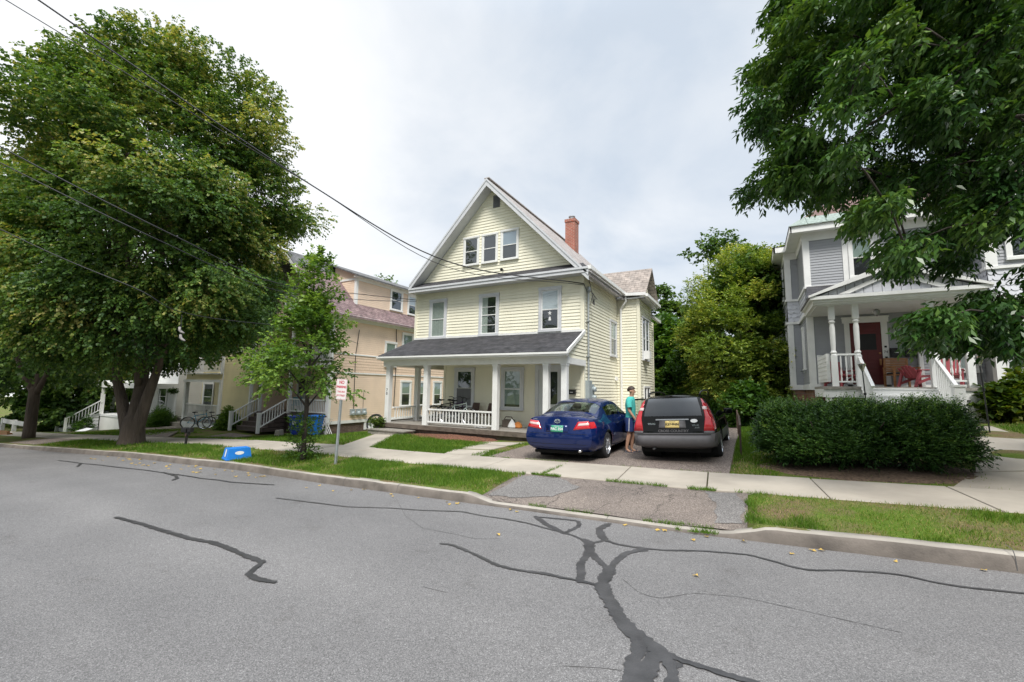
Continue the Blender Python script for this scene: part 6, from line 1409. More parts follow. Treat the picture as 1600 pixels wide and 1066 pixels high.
def crown_pts(n,c,prof,ell=(1,1),inner=.5,lobe=.13,seed=0,layer=0):
    """prof: (z, radius) pairs; points biased to the outside, radius lobed with the angle"""
    zs=np.array([p[0] for p in prof]);rs=np.array([p[1] for p in prof]); g=np.random.default_rng(seed); out=[]
    zz=np.linspace(zs[0],zs[-1],200); w=np.interp(zz,zs,rs)+.25; w/=w.sum()
    ph=g.random(8)*6.28
    while len(out)<n:
        z=g.choice(zz,p=w)+g.normal()*.15; a=g.random()*6.2832
        lb=1+lobe*(np.sin(3*a+ph[0]+z*.5)+.7*np.sin(5*a+ph[1]-z*.9)+.5*np.sin(9*a+ph[2]+z*1.4))
        r=np.interp(z,zs,rs)*lb*(inner+(1-inner)*g.random()**.5)
        out.append((c[0]+r*math.cos(a)*ell[0],c[1]+r*math.sin(a)*ell[1],z))
    return np.array(out)
# -- the big linden
LX,LY=-20.35,7.55; lz=gz(LX,LY)
T=empty('linden_tree',(LX,LY,lz),'huge broad linden with three stems rising from one thick trunk beside the kerb','tree')
def rot2(p,a): return (p[0]*math.cos(a)-p[1]*math.sin(a),p[0]*math.sin(a)+p[1]*math.cos(a),p[2])
yw=R(29)
def cam(lat,dep,z): return (lat*math.cos(yw)-dep*math.sin(yw),lat*math.sin(yw)+dep*math.cos(yw),z)
mb=MB()
Q=[cam(0,0,-.1),cam(.0,0,.25),cam(0,0,.7),cam(-.02,0,1.25)]; mb.tube(crom(Q,4),[.46,.44,.42,.40,.385,.375,.365,.355,.345,.33,.29,.2,.08],16)
stems=[([cam(-.06,0,.05),cam(-.55,.05,1.5),cam(-.98,.1,2.9),cam(-1.5,.4,6),cam(-2.2,.6,9.5)],.25,.05),([cam(.0,.05,.9),cam(.05,.1,2.2),cam(0,.2,4),cam(.1,.4,8),cam(.2,.3,13.5)],.29,.04),([cam(.06,-.02,.05),cam(.48,-.1,1.7),cam(.80,-.1,3.0),cam(1.4,-.3,5.5),cam(2.4,-.6,10)],.24,.05),([cam(.1,-.1,2.2),cam(.3,-.7,4),cam(.8,-2,7),cam(1,-2.6,10)],.12,.03)]
for q,a,b in stems: limb(mb,q,a,b,12)
Cl=crown_pts(430,(0,0),[(3.3,2.2),(4.2,3.7),(6,4.6),(8.5,4.85),(11,4.5),(13.2,3.6),(15,2.3),(16.1,.6)],(1,.82),.42,.19,3)
Cl=np.array([cam(*p) for p in Cl])
for i in range(0,430,4):
    p=Cl[i]; z0=max(2.4,p[2]*.55-1.0); st=stems[i%3][0]; f=np.clip((z0-2)/9,0,1); b0=Vector(st[2]).lerp(Vector(st[4]),float(f)); limb(mb,[b0,b0.lerp(Vector(p),.5)+Vector((0,0,.5)),Vector(p)],.05,.010,5)
mb.build('trunk',M['trunk'],T,True)
g_=np.random.default_rng(5); rad=np.stack([g_.uniform(.65,1.2,430)]*2+[g_.uniform(.38,.6,430)],1)
tn=np.clip(.47+.21*g_.normal(size=430)+.02*(Cl[:,2]-7),.06,.86)
foliage('crown',Cl,rad,88,9,.36,(.108,.085),M['linden'],T,.62,.35,tn,.9,(0,0,6),.3,.17)
# -- second street tree, further down
X2,Y2=-32.2,7.7; T=empty('street_tree',(X2,Y2,gz(X2,Y2)),'second street tree, on the verge beyond the far driveway','tree'); mb=MB()
limb(mb,[(0,0,-.1),(0,0,1.6),cam(0,0,2.6)],.25,.21,12)
for q in([cam(0,0,2.2),cam(-1,.2,3.3),cam(-2.6,.4,6)],[cam(0,0,2.2),cam(.1,0,4),cam(.3,.2,9)],[cam(.05,0,2.2),cam(.9,-.3,3.6),cam(2,-.8,7)],[cam(-.02,0,2.4),cam(-.4,-.6,4),cam(-1,-1.5,8)]): limb(mb,q,.16,.035,8)
mb.build('trunk',M['trunk'],T,True)
C2=np.array([cam(*p) for p in crown_pts(170,(0,0),[(3.2,3.5),(4.5,5.6),(7,6.2),(10,5.2),(12.5,3.4),(14.4,.8)],(1,.9),.4,.1,8)])
foliage('crown',C2,np.full((170,3),(1.2,1.2,.55)),40,8,.45,(.19,.15),M['linden'],T,.6,.35,np.clip(.32+.16*g_.normal(size=170),.05,.8),.9,(0,0,5),.3)
# -- dark trunk at the picture's edge and trees beyond
def simple_tree(x,y,h,r,label,m_,leafsz=.24,n=70,tw=34,lv=7,z0=None,tr=.3,name='background_tree',grp='trees beyond the houses',zf=.22,seed=1,tint=.42,bare=0,k=.5):
    z=gz(x,y) if z0 is None else z0; T=empty(name,(x,y,z),label,'tree',grp); mb=MB(); limb(mb,[(0,0,-.3),(.1,0,h*.3),(0,.1,h*.75)],tr,.05,9)
    C_=crown_pts(n,(0,0),[(h*zf,r*.55),(h*(zf+.16),r*.95),(h*.6,r),(h*.82,r*.66),(h*.98,r*.12)],(1,1),k,.16,seed)
    for i in range(0,n,3): p=Vector(C_[i]); b0=Vector((0,0,max(h*.18,p.z*.6))); limb(mb,[b0,b0.lerp(p,.5)+Vector((0,0,.3)),p],tr*.28,.015,5)
    mb.build('trunk',M['trunkdark'],T,True)
    g=np.random.default_rng(seed); s=r*.23; foliage('crown',C_,np.stack([g.uniform(.8,1.3,n)*s]*2+[g.uniform(.45,.75,n)*s],1),tw,lv,s*.55,(leafsz,leafsz*.75),m_,T,.5,.3,np.clip(tint+.16*g.normal(size=n),.04,.9),.9,(0,0,h*.5),.3)
    return T
simple_tree(-47.5,9.2,12,5,'dark trunked street tree at the far left edge of the view',M['linden'],.26,60,30,7,tr=.5,grp='street trees',name='street_tree',zf=.28,seed=11,tint=.3)
for x,y,h,r,lb,sd in((-57,22,12,6,'broad tree closing the view at the far end of the street',21),(-44,24,10,4.5,'tree behind the white house down the street',22),(-48,15,6,3.4,'bushy tree between the far street tree and the white house',23),(-30,30,13,5,'tall tree rising behind the butter yellow house',25),(-66,5,13,7,'large tree down the street beyond the last trunk',26),(-60,12,9,4.5,'rounded tree beyond the low white rail',27)):
    simple_tree(x,y,h,r,lb,M['far'],.30,60,28,7,seed=sd,zf=.08)
simple_tree(-48.6,12.7,4.6,1.7,'tall dense shrub growing against the white porch down the street',M['shrub'],.17,60,36,8,tr=.12,name='shrub',grp='shrubs by the far houses',zf=.05,seed=31,tint=.35)
# -- young tree with suckers
YX,YY=-9.95,7.2; T=empty('young_tree',(YX,YY,gz(YX,YY)),'slender young street tree with leafy suckers around its foot','tree'); mb=MB()
limb(mb,[(0,0,-.1),(.02,0,1),(-.01,.02,2.2),(.03,0,3.6),(-.05,0,5.1)],.075,.012,9)
br=[((0,0,1.35),cam(-.5,0,1.9),cam(-1.15,.1,2.5)),((0,0,1.3),cam(.35,0,1.75),cam(.85,.1,2.3)),((0,0,1.7),cam(-.4,-.3,2.3),cam(-.8,-.5,2.9)),((0,0,1.8),cam(.4,-.2,2.3),cam(1.0,-.2,2.75)),((0,0,2.1),cam(-.2,.4,2.8),cam(-.4,.7,3.3)),((0,0,2.3),cam(.3,.3,2.9),cam(.65,.3,3.3)),((0,0,2.6),cam(-.3,0,3.2),cam(-.45,0,3.7)),((0,0,2.9),cam(.2,.0,3.4),cam(.4,0,4.0))]
for q in br: limb(mb,q,.03,.006,6)
for i in range(14): a=i*.45; limb(mb,[(.05*math.cos(a),.05*math.sin(a),0),(.15*math.cos(a),.15*math.sin(a),.4),(.22*math.cos(a),.22*math.sin(a),.7+.35*random.random())],.008,.003,4)
mb.build('trunk',M['trunkdark'],T,True)
Cy=crown_pts(85,(0,0),[(1.75,.95),(2.2,1.3),(2.7,1.2),(3.2,.80),(3.9,.52),(4.6,.36),(5.3,.12)],(1,.8),.25,.16,41); Cy=np.array([cam(p[0]-.10*(p[2]<3.2),p[1],p[2]) for p in Cy])
foliage('crown',Cy,np.full((85,3),(.30,.30,.22)),18,9,.24,(.085,.062),M['young'],T,.35,.3,np.clip(.56+.17*g_.normal(size=85),.1,.95),.8,(0,0,2.4),.6)
Cs=np.array([(.24*math.cos(a),.24*math.sin(a),z) for a,z in zip(np.arange(26)*2.4,np.linspace(.12,1.05,26))])
foliage('sucker_leaves',Cs,np.full((26,3),(.15,.15,.12)),9,7,.14,(.06,.042),M['young'],T,.2,.3,np.full(26,.28),.5,(0,0,.3),.5)
# -- ash tree whose branches hang into the view from up the street (clump centres in 5 cm steps)
AS=np.array([[int(v) for v in q.split(',')] for q in "28,168,177;53,160,132;14,184,178;76,178,62;68,202,89;18,156,112;98,209,58;54,173,53;45,181,98;20,185,158;74,199,152;68,232,166;34,191,148;42,216,120;66,179,147;17,154,113;69,189,52;96,198,69;49,172,165;39,143,134;62,153,140;71,232,185;14,184,118;53,178,151;28,163,149;71,171,69;87,196,51;102,232,119;138,262,217;95,233,217;66,164,161;81,226,114;117,238,197;86,185,98;93,238,163;69,161,101;42,154,53;71,219,149;36,174,156;58,172,52;81,178,113;58,192,143;69,215,127;50,161,164;122,262,164;74,213,91;74,175,87;73,170,119;89,193,159;71,205,146;11,187,144;29,136,120;74,171,62;69,204,120;94,197,71;64,191,62;54,223,113;71,175,131;44,226,110;120,249,148;24,134,107;21,185,115;87,240,160;58,153,141;33,152,162;31,197,163;95,250,126;27,165,106;30,137,145;95,201,55;83,207,108;48,154,159;111,231,166;96,204,139;20,183,185;95,206,157;98,232,187;95,206,47;73,202,186;127,257,169;76,203,199;92,237,168;84,229,159;89,198,53;85,246,130;47,193,196;59,201,112;27,155,151;82,204,51;82,213,210;18,188,151;33,144,84;68,171,111;104,206,147;61,179,59;25,158,106;35,197,165;19,155,172;48,224,144;22,186,170;35,193,110;90,178,160;96,224,211;19,150,149;46,219,168;87,243,162;23,191,179;127,237,201;59,165,56;15,174,122;70,215,150;17,157,154;71,203,172;43,197,147;44,168,164;52,182,136;45,162,162;58,190,53;65,199,173;75,221,108;21,169,150;21,180,147;57,182,104;82,171,140;63,162,86;86,181,65;91,188,149;78,162,122;45,153,54;50,174,176;130,262,177;116,250,190;48,153,109;74,205,116;79,191,180;18,177,191;33,158,129;74,204,186;57,175,119;52,170,101;73,193,167;77,210,112;82,234,193;32,159,133;37,174,160;36,190,144;78,175,126;65,175,97;45,175,153;68,163,126;49,196,80;79,238,135;45,181,77;9,155,127;15,182,130;69,194,54;57,226,90;78,239,110;25,135,117;67,168,138;44,164,53;78,186,112;15,160,133;88,223,112;103,211,71;97,230,153;71,174,50;78,208,175;106,237,193;52,151,126;71,180,86;79,171,161;58,195,143;78,240,93;30,149,83;34,190,197;27,174,117;63,185,55;21,191,133;50,172,56;53,220,119;116,250,199;47,199,114;85,230,189;58,170,169;9,160,108;37,156,89;48,176,53;104,199,158;85,209,123;15,161,165;62,223,165;71,182,50;116,220,185;57,167,88;56,176,159;22,178,150;46,177,166;69,177,135;37,148,73;95,233,215;79,192,123;41,186,140;45,176,172;58,212,152;87,183,172;104,244,119;38,168,147;40,148,129;80,223,204;15,182,142;71,228,141;55,175,141;53,202,119;49,208,120;41,188,149;43,187,166;117,235,136;54,184,99;89,204,53;25,170,181;19,175,160;16,166,130;110,210,181;18,166,138;41,188,109;56,198,130;62,198,185;13,164,106;61,177,62;106,209,156;58,150,142;16,163,105;112,245,197;58,183,144;22,152,155;19,188,194;7,186,112;37,181,92;59,148,149;78,190,60;93,204,185;53,173,58;60,203,91;54,213,170;75,177,139;14,162,101;23,164,101;106,249,120;111,210,178;29,150,122;22,187,125;73,203,112;78,212,148;49,206,109;6,152,120;20,187,128;92,211,167;20,154,134;87,241,113;91,244,162;55,221,86;51,156,123;66,181,151;56,165,145;9,180,151;26,159,143;22,156,138;103,229,146;66,201,125;30,195,187;77,203,95;93,206,152;27,183,117;100,228,187;81,216,126;69,169,52;42,165,78;51,205,146;45,215,136;80,240,149;77,201,53;68,236,99;89,190,51;77,191,175;80,203,138;96,203,107;74,242,113;81,198,56;73,199,114;23,194,161;15,189,121;30,151,132;4,171,105;24,179,108;70,173,140;83,194,135;61,209,131;44,145,113;87,196,109;105,230,209;78,188,141;68,231,146;87,183,71;67,166,113;79,197,56;23,174,169;24,136,97;51,223,132;26,186,191;126,259,133;51,182,121;28,170,150;118,254,172;30,180,153;74,218,137;88,235,114;16,158,161;89,206,53;71,176,57;30,184,114;89,178,134;97,219,152;62,159,130;59,164,135;27,179,105;39,154,156;60,167,117;16,163,115;58,188,145;15,175,124;69,189,189;57,180,85;114,218,177;57,150,158;112,254,160;64,205,105;38,147,112;21,180,177;99,194,119;35,147,148;60,155,133;9,168,146;61,154,130;75,160,151;43,171,100;20,161,141;68,174,60;85,172,103;52,172,153;46,204,189;65,204,141;11,160,146;44,164,55;35,139,158;5,153,127;61,195,78;72,172,130;56,167,159;50,213,109;112,237,177;66,225,123;18,189,171;57,169,50;59,180,178;70,175,87;57,190,129;67,212,202;55,193,172;40,181,179;81,233,178;76,177,170;78,242,103;77,167,141;87,219,135;56,194,199;98,199,73;77,225,137;52,191,190;82,176,119;77,190,110;101,226,127;92,212,202;124,242,185;20,192,133;64,172,157;76,164,148;59,162,81;52,201,202;66,190,134;37,211,129;71,212,143;136,258,191;55,162,138;64,164,90;12,170,150;45,161,134;92,229,151;53,148,145;75,215,112;116,248,164;87,217,192;29,188,122;47,209,155;66,187,61;23,180,150;60,202,114;24,172,136;12,178,133;86,190,48;14,156,101;50,194,184;108,231,186;7,173,152;76,243,90;123,245,158;74,223,211;42,164,158;104,204,140;98,236,159;80,199,57;56,198,143;63,162,97;53,152,119;47,150,110;43,206,180;83,180,53;89,236,185;25,185,106;54,197,86".split(';')])/20.0
AX,AY=7.4,7.3; az=gz(AX,AY); T=empty('ash_tree',(AX,AY,az),'large ash tree with long drooping leaves hanging over the grey house','tree')
AC=AS-np.array([AX,AY,az]); mb=MB()
limb(mb,[(0,0,-.1),(0,0,1.5),(-.1,.1,3),(-.2,.2,5),(-.3,.3,9)],.36,.12,12)
heads=[(-2.6,.9,4.2),(-3.2,-.1,6.0),(-4.2,.6,5.0),(-2.2,2.4,5.2),(-1.5,.6,3.0),(-3.8,1.6,3.6),(-2.5,2.0,7.5),(-1.2,-.2,6.5)]
for q in heads: limb(mb,[(-.1,.1,max(1.9,q[2]*.45)),(q[0]*.5,q[1]*.5,q[2]*.85),q],.08,.02,8)
HD=np.array(heads)
for i,p in enumerate(AC):
    tgt=np.concatenate([HD,AC]); ok=np.concatenate([np.ones(len(HD),bool),np.hypot(AC[:,0],AC[:,1])<math.hypot(p[0],p[1])-.1])
    dd=((tgt-p)**2).sum(1); dd[~ok]=1e9; dd[:len(HD)]+=.6; j=int(np.argmin(dd)); h=Vector(tgt[j]); p=Vector(p); mid=h.lerp(p,.5)+Vector((0,0,.07)); mb.tube([h,mid,p],[.016,.013,.007],5)
mb.build('trunk',M['trunkdark'],T,True)
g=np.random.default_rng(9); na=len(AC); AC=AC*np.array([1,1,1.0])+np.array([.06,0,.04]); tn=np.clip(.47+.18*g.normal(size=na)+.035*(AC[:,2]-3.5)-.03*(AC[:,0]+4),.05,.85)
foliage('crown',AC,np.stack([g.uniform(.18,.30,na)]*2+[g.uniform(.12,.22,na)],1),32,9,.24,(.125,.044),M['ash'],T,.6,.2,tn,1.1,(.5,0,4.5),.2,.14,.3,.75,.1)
# crown parts out of the picture, up and behind
up=crown_pts(60,(0,0),[(3.5,2.5),(5,4),(8,4.4),(10.5,2.5)],(1,1),.5,.1,12); up=up[(up[:,0]>-1.0)]
foliage('upper_crown',up,np.full((len(up),3),.8),20,8,.4,(.2,.07),M['ash'],T,.6,.3,np.full(len(up),.4))
# -- arborvitae and greenery between the houses
def mass(name,x,y,prof,label,m_,n,tw,lv,tl,ls,rad,ell=(1,1),grp=None,cat='shrub',tint=.45,seed=1,droop=.2,up=.5,inner=.55,lobe=.08,tv=.16,core=True,z0=None,tr=.1,shell=.3):
    z=gz(x,y) if z0 is None else z0; T=empty(name,(x,y,z),label,cat,grp); mb=MB(); top=prof[-1][0]
    limb(mb,[(0,0,-.3),(0,0,top*.4),(0,0,top*.8)],tr,.02,8)
    Cc=crown_pts(n,(0,0),prof,ell,inner,lobe,seed)
    for i in range(0,n,6): p=Vector(Cc[i]); mb.tube([(0,0,p.z*.5),tuple(p)],[tr*.3,.006],5)
    mb.build('trunk',M['trunkdark'],T,True)
    if core:   # inner core: enlarged leaves in one dark tint that one cannot see through
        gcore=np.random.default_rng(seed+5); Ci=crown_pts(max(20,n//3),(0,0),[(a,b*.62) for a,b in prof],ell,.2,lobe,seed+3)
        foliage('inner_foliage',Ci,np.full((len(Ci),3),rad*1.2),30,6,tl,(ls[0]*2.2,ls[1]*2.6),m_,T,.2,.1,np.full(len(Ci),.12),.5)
    gg=np.random.default_rng(seed+1); foliage('crown',Cc,np.stack([gg.uniform(.8,1.25,n)*rad]*2+[gg.uniform(.6,1.,n)*rad],1),tw,lv,tl,ls,m_,T,droop,shell,np.clip(tint+tv*gg.normal(size=n),.04,.95),1.0,(0,0,top*.4),up)
    return T
mass('arborvitae',-.1,24.0,[(.1,1.6),(1.2,2.6),(3,3.0),(5,2.75),(6.8,1.9),(8.1,.5)],'large rounded yellow green arborvitae behind the black estate car',M['cedar_l'],210,54,9,.34,(.13,.055),.55,cat='tree',tint=.58,seed=51,droop=.15,up=.35,inner=.75,lobe=.10,tr=.2)
mass('arborvitae',2.2,26.0,[(.1,1.4),(2,2.2),(4,2.2),(6,1.5),(7.4,.4)],'darker arborvitae partly hidden by the left side of the grey house',M['cedar_l'],90,38,8,.34,(.16,.065),.6,cat='tree',tint=.36,seed=52,droop=.15,inner=.75,tr=.2)
mass('green_shrub',-4.6,28.0,[(.1,1.5),(1.5,2.3),(3.2,2.4),(4.8,1.6),(5.8,.4)],'leafy bright green shrub behind the rear corner of the yellow house',M['shrub'],90,38,8,.34,(.19,.13),.65,tint=.5,seed=53,inner=.6,grp='shrubs between the houses')
mass('green_shrub',-2.6,25.2,[(.1,1.0),(1,1.5),(2.4,1.5),(3.4,.9),(3.9,.2)],'low dark shrub in front of the arborvitae by the drive end',M['shrub'],60,34,8,.28,(.14,.10),.45,tint=.34,seed=54,inner=.6,grp='shrubs between the houses')
mass('green_shrub',-.1,19.4,[(.05,.5),(.4,.8),(.9,.8),(1.4,.3)],'small trailing shrub at the top of the side lawn',M['shrub'],30,26,7,.22,(.10,.07),.3,tint=.36,seed=55,grp='shrubs between the houses')
simple_tree(-2.6,35.5,13.4,4.3,'tall open tree with thin bare twigs above the arborvitae',M['far'],.26,44,26,8,zf=.30,seed=61,tr=.22,tint=.40,k=.3,name='tall_tree')
simple_tree(1.4,37,12.6,3.2,'tree top showing right of the tall open tree',M['far'],.26,40,26,8,zf=.2,seed=62,tr=.2,tint=.4,k=.3,name='tall_tree')
simple_tree(-6.2,36,9.6,2.2,'small tree behind the yellow house with leaves past its eave',M['far'],.26,36,26,8,zf=.4,seed=63,tr=.15,tint=.38,k=.3,name='tall_tree')
for x,y,h,r,lb,sd in((12,42,11,6,'wide tree far behind the grey house',71),(-12,46,8,5,'low tree hidden behind the yellow house',72),(-24,44,9,5,'tree behind the peach house roof',73)): simple_tree(x,y,h,r,lb,M['far'],.32,50,26,7,seed=sd,zf=.08)
for x,y,h,r,lb,sd in((-26,-15,14,5.5,'tree across the street, far to the left behind the camera',74),(-13,-15,15,5.5,'tree across the street left of the spot the photo was taken from',75),(-1,-14.5,15.5,5.5,'tree across the street straight behind the camera',76),(12,-16,10,4.5,'tree across the street up the hill behind the camera',77)): simple_tree(x,y,h,r,lb,M['far'],.34,44,24,7,seed=sd,zf=.06,grp='trees across the street')
# -- yew hedge and its neighbours
def yew(x0,x1,y,w,h0,h1,label,n,seed,name='yew_hedge'):
    g=np.random.default_rng(seed); z=gz((x0+x1)/2,y); T=empty(name,((x0+x1)/2,y,z),label,'hedge'); cx=(x0+x1)/2; mb=MB()
    for i in range(int((x1-x0)/.35)):
        x=x0-cx+.2+i*.35; zz=gz(cx+x,y)-z
        for a in range(5): mb.tube([(x,g.normal()*.08,zz-.05),(x+g.normal()*.2,g.normal()*.2,zz+.5),(x+g.normal()*.3,g.normal()*.4,zz+h0*.8)],[.03,.02,.008],5)
    mb.build('stems',M['trunkdark'],T,True)
    P=[]
    while len(P)<n:
        u=g.random(); t=g.random(); x=x0+(x1-x0)*u; h=(h0+(h1-h0)*u)*(1+.03*math.sin(u*17+seed)+.03*math.sin(u*41))
        a=g.random()*math.pi*1.15-.075*math.pi; e=min(1,(4*u*(1-u))**.25+.16)
        yy=math.cos(a)*w*.5*(.86+.14*math.sin(u*9+seed))*e; zz=.12*h+ (math.sin(a)*.88*.5+.44)*h*(.8+.2*e) if False else max(.05,(.42+.58*math.sin(a))*h*(.80+.2*e))
        bulge=1+.12*math.sin(a*2)
        k=.80+.20*g.random(); P.append((x-cx+ (u-.5)*.25*(1-zz/h), yy*k*bulge, zz*k+gz(x,y)-z+.02))
    P=np.array(P)
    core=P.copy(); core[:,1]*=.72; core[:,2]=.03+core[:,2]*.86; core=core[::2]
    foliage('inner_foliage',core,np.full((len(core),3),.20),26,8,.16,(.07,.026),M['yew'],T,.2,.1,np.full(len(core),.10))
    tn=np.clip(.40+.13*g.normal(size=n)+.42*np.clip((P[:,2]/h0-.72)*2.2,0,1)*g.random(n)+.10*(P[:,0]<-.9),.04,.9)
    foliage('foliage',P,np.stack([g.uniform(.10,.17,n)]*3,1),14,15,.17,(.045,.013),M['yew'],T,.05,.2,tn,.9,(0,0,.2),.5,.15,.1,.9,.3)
    # upright new shoots along the top
    top=P[P[:,2]>h0*.82]; 
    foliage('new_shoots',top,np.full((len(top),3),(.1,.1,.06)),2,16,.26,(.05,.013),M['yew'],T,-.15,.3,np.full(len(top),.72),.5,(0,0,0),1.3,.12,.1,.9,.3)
yew(.28,3.25,10.9,1.75,1.14,1.12,'wide dark clipped yew hedge in front of the grey house porch',900,81)
yew(5.35,7.4,11.6,1.8,1.45,1.5,'second yew bush cut off by the right edge of the picture',480,82,'yew_bush')
x,y=6.4,16.5; mass('hydrangea',x,y,[(.05,.45),(.35,.75),(.7,.65),(1.0,.25)],'yellowing broad leaved shrub against the grey house right of the porch',M['hydr'],60,18,6,.2,(.16,.12),.28,(1.15,.7),tint=.42,seed=91,core=False,inner=.4)
x,y=-26.2,14.1; mass('porch_shrub',x,y,[(.05,.35),(.3,.45),(.6,.3),(.8,.1)],'bright green shrub at the foot of the peach porch stairs',M['shrub'],30,24,7,.2,(.12,.07),.25,tint=.7,seed=92,core=False)
x,y=-27.4,11.4; mass('porch_shrub',-35.6,14.6,[(.05,.4),(.25,.6),(.5,.4),(.65,.2)],'spiky green clump left of the butter yellow porch steps',M['shrub'],30,24,7,.35,(.30,.035),.3,(1.3,.8),tint=.4,seed=93,core=False,up=1.4)
for i,(x,y,lb) in enumerate(((-44.6,13.4,'potted greenery on the stairs of the white house'),(-47.2,15.0,'planter foliage on the white porch rail'))): mass('porch_plant',x,y,[(.05,.3),(.4,.45),(.8,.25)],lb,M['shrub'],16,18,6,.2,(.13,.07),.22,tint=.3,seed=94+i,core=False)
def pot_leaves(parent,n,r,z,m_,tint,name='foliage'):
    a=np.random.default_rng(3).random(n)*6.28; rr=r*np.sqrt(np.random.default_rng(4).random(n)); Cc=np.stack([rr*np.cos(a),rr*np.sin(a),np.full(n,z)+.06*np.random.default_rng(5).normal(size=n)],1)
    foliage(name,Cc,np.full((n,3),.08),6,6,.14,(.09,.05),m_,parent,.3,.2,np.full(n,tint),.6,(0,0,z-.2),.6)
pot_leaves(POT,22,.2,.42,M['hydr'],.35); pot_leaves(BASK,18,.16,.05,M['shrub'],.15)
# -- grass: short blades, thinner and straw coloured on the worn patches
def grass():
    Vs=[];Ts=[]
    def patch(x0,x1,y0,y1,dens,h,wid,test=None,dry=.0):
        n=int((x1-x0)*(y1-y0)*dens); x=rng.uniform(x0,x1,n); y=rng.uniform(y0,y1,n)
        big=vnoise(x,y,.9,1)*.6+vnoise(x,y,2.6,2)*.4; d=np.clip((big-.52+dry)*4.5,0,1)
        keep=rng.random(n)>d*.72
        if test is not None: keep&=test(x,y)
        x,y,d=x[keep],y[keep],d[keep]; n=len(x); z=ground_z(x,y)-.004
        hh=h*(.45+.9*rng.random(n))*(1-.45*d)*(.7+.6*vnoise(x,y,1.7,6)); a=rng.random(n)*6.283; le=rng.random(n)*.9
        bx,by=np.cos(a)*wid,np.sin(a)*wid; la=rng.random(n)*6.283
        v0=np.stack([x-bx,y-by,z],1); v1=np.stack([x+bx,y+by,z],1); v2=np.stack([x+np.cos(la)*hh*le,y+np.sin(la)*hh*le,z+hh],1)
        Vs.append(np.stack([v0,v1,v2],1).reshape(-1,3)); Ts.append(np.clip(.40+.15*rng.normal(size=n)+.66*d*rng.random(n)+.16*(vnoise(x,y,.6,9)-.5),0,1))
    ap=lambda x,y:~((x>-4.25+.4*vnoise(x,y,2,3))&(x<-.28+.35*vnoise(x,y,3,7)))
    patch(-9,-3.9,6.47,8.02,2600,.075,.006,ap,-.06); patch(-17,-9,6.47,8.02,1300,.08,.009,None,.02); patch(-26,-17,6.5,8.0,350,.09,.015,None,.06)
    patch(-.3,3.2,6.47,8.02,4600,.062,.0045,ap,.30); patch(3.2,7.5,6.47,8.02,1500,.065,.007,None,.2)
    lawn=lambda x,y:(x<-7.45-.0*y)&(x>-10.2-(y-9.6)*.58)&(y<12.55-(x>-9.6)*.35)
    patch(-11.9,-7.4,9.57,12.5,1700,.075,.008,lawn,-.14)
    patch(-7.8,-5.95,9.57,12.4,1500,.06,.007,lambda x,y:((x>-6.5+.02*(y-9.6))&(x<-5.98))|((x<-7.35)&(x>-7.75)&(y<12)),.0)
    left=lambda x,y:(x<-11.4-(y-9.6)*.58)&((x+23.2)**2*.15+(y-13)**2*.1>.0)
    patch(-22,-11.3,9.58,14.4,420,.085,.013,left,-.05); patch(-34,-25.5,9.6,12.5,130,.1,.02,None,-.05)
    patch(-.42,.4,9.57,19,1500,.075,.008,None,-.02); patch(.4,3,13,19,420,.09,.012,None,0); patch(3.9,8,9.7,16,700,.08,.009,lambda x,y:(x>4.85+.1*(y-9.7))|(y>13.7)&(x>5.3),.05)
    patch(-.4,3.4,9.57,10.6,500,.07,.008,None,.22)
    # tufts in the joints by the crossing
    for x0,x1,y0,y1,dn in((-4.1,-3.2,7.93,8.0,2500),(-2.4,-1.2,7.94,8.0,1500),(-1.0,-.2,7.92,8.0,1800),(-6.0,-3.8,9.55,9.6,1500),(-2.6,-.5,9.55,9.58,900),(-3.76,-3.68,8.05,9.3,900),(-1.4,-.5,6.40,6.47,2600),(-2.6,-1.9,6.40,6.46,1400),(-3.2,-2.9,6.4,6.46,2000),(-.95,-.45,6.22,6.30,1400)):
        n=int((x1-x0)*(y1-y0)*dn*4); x=rng.uniform(x0,x1,n); y=rng.uniform(y0,y1,n); kk=vnoise(x,y,5,4)>.42; x,y=x[kk],y[kk]; n=len(x)
        z=np.where(y<6.6,road_z(x,6.3)+.035,S(x)); hh=.05*(.5+rng.random(n)); la=rng.random(n)*6.283
        v0=np.stack([x-.004,y,z],1);v1=np.stack([x+.004,y,z],1);v2=np.stack([x+np.cos(la)*hh*.7,y+np.sin(la)*hh*.7,z+hh],1)
        Vs.append(np.stack([v0,v1,v2],1).reshape(-1,3)); Ts.append(np.clip(.4+.15*rng.normal(size=n),0,1))
    V=np.concatenate(Vs); o=fast_mesh('grass',V,np.arange(len(V)).reshape(-1,3),M['grass'],None,np.concatenate(Ts)); tag(o,'short lawn grass with dry straw coloured patches','grass',kind='stuff'); print('grass blades',len(V)//3)
grass()
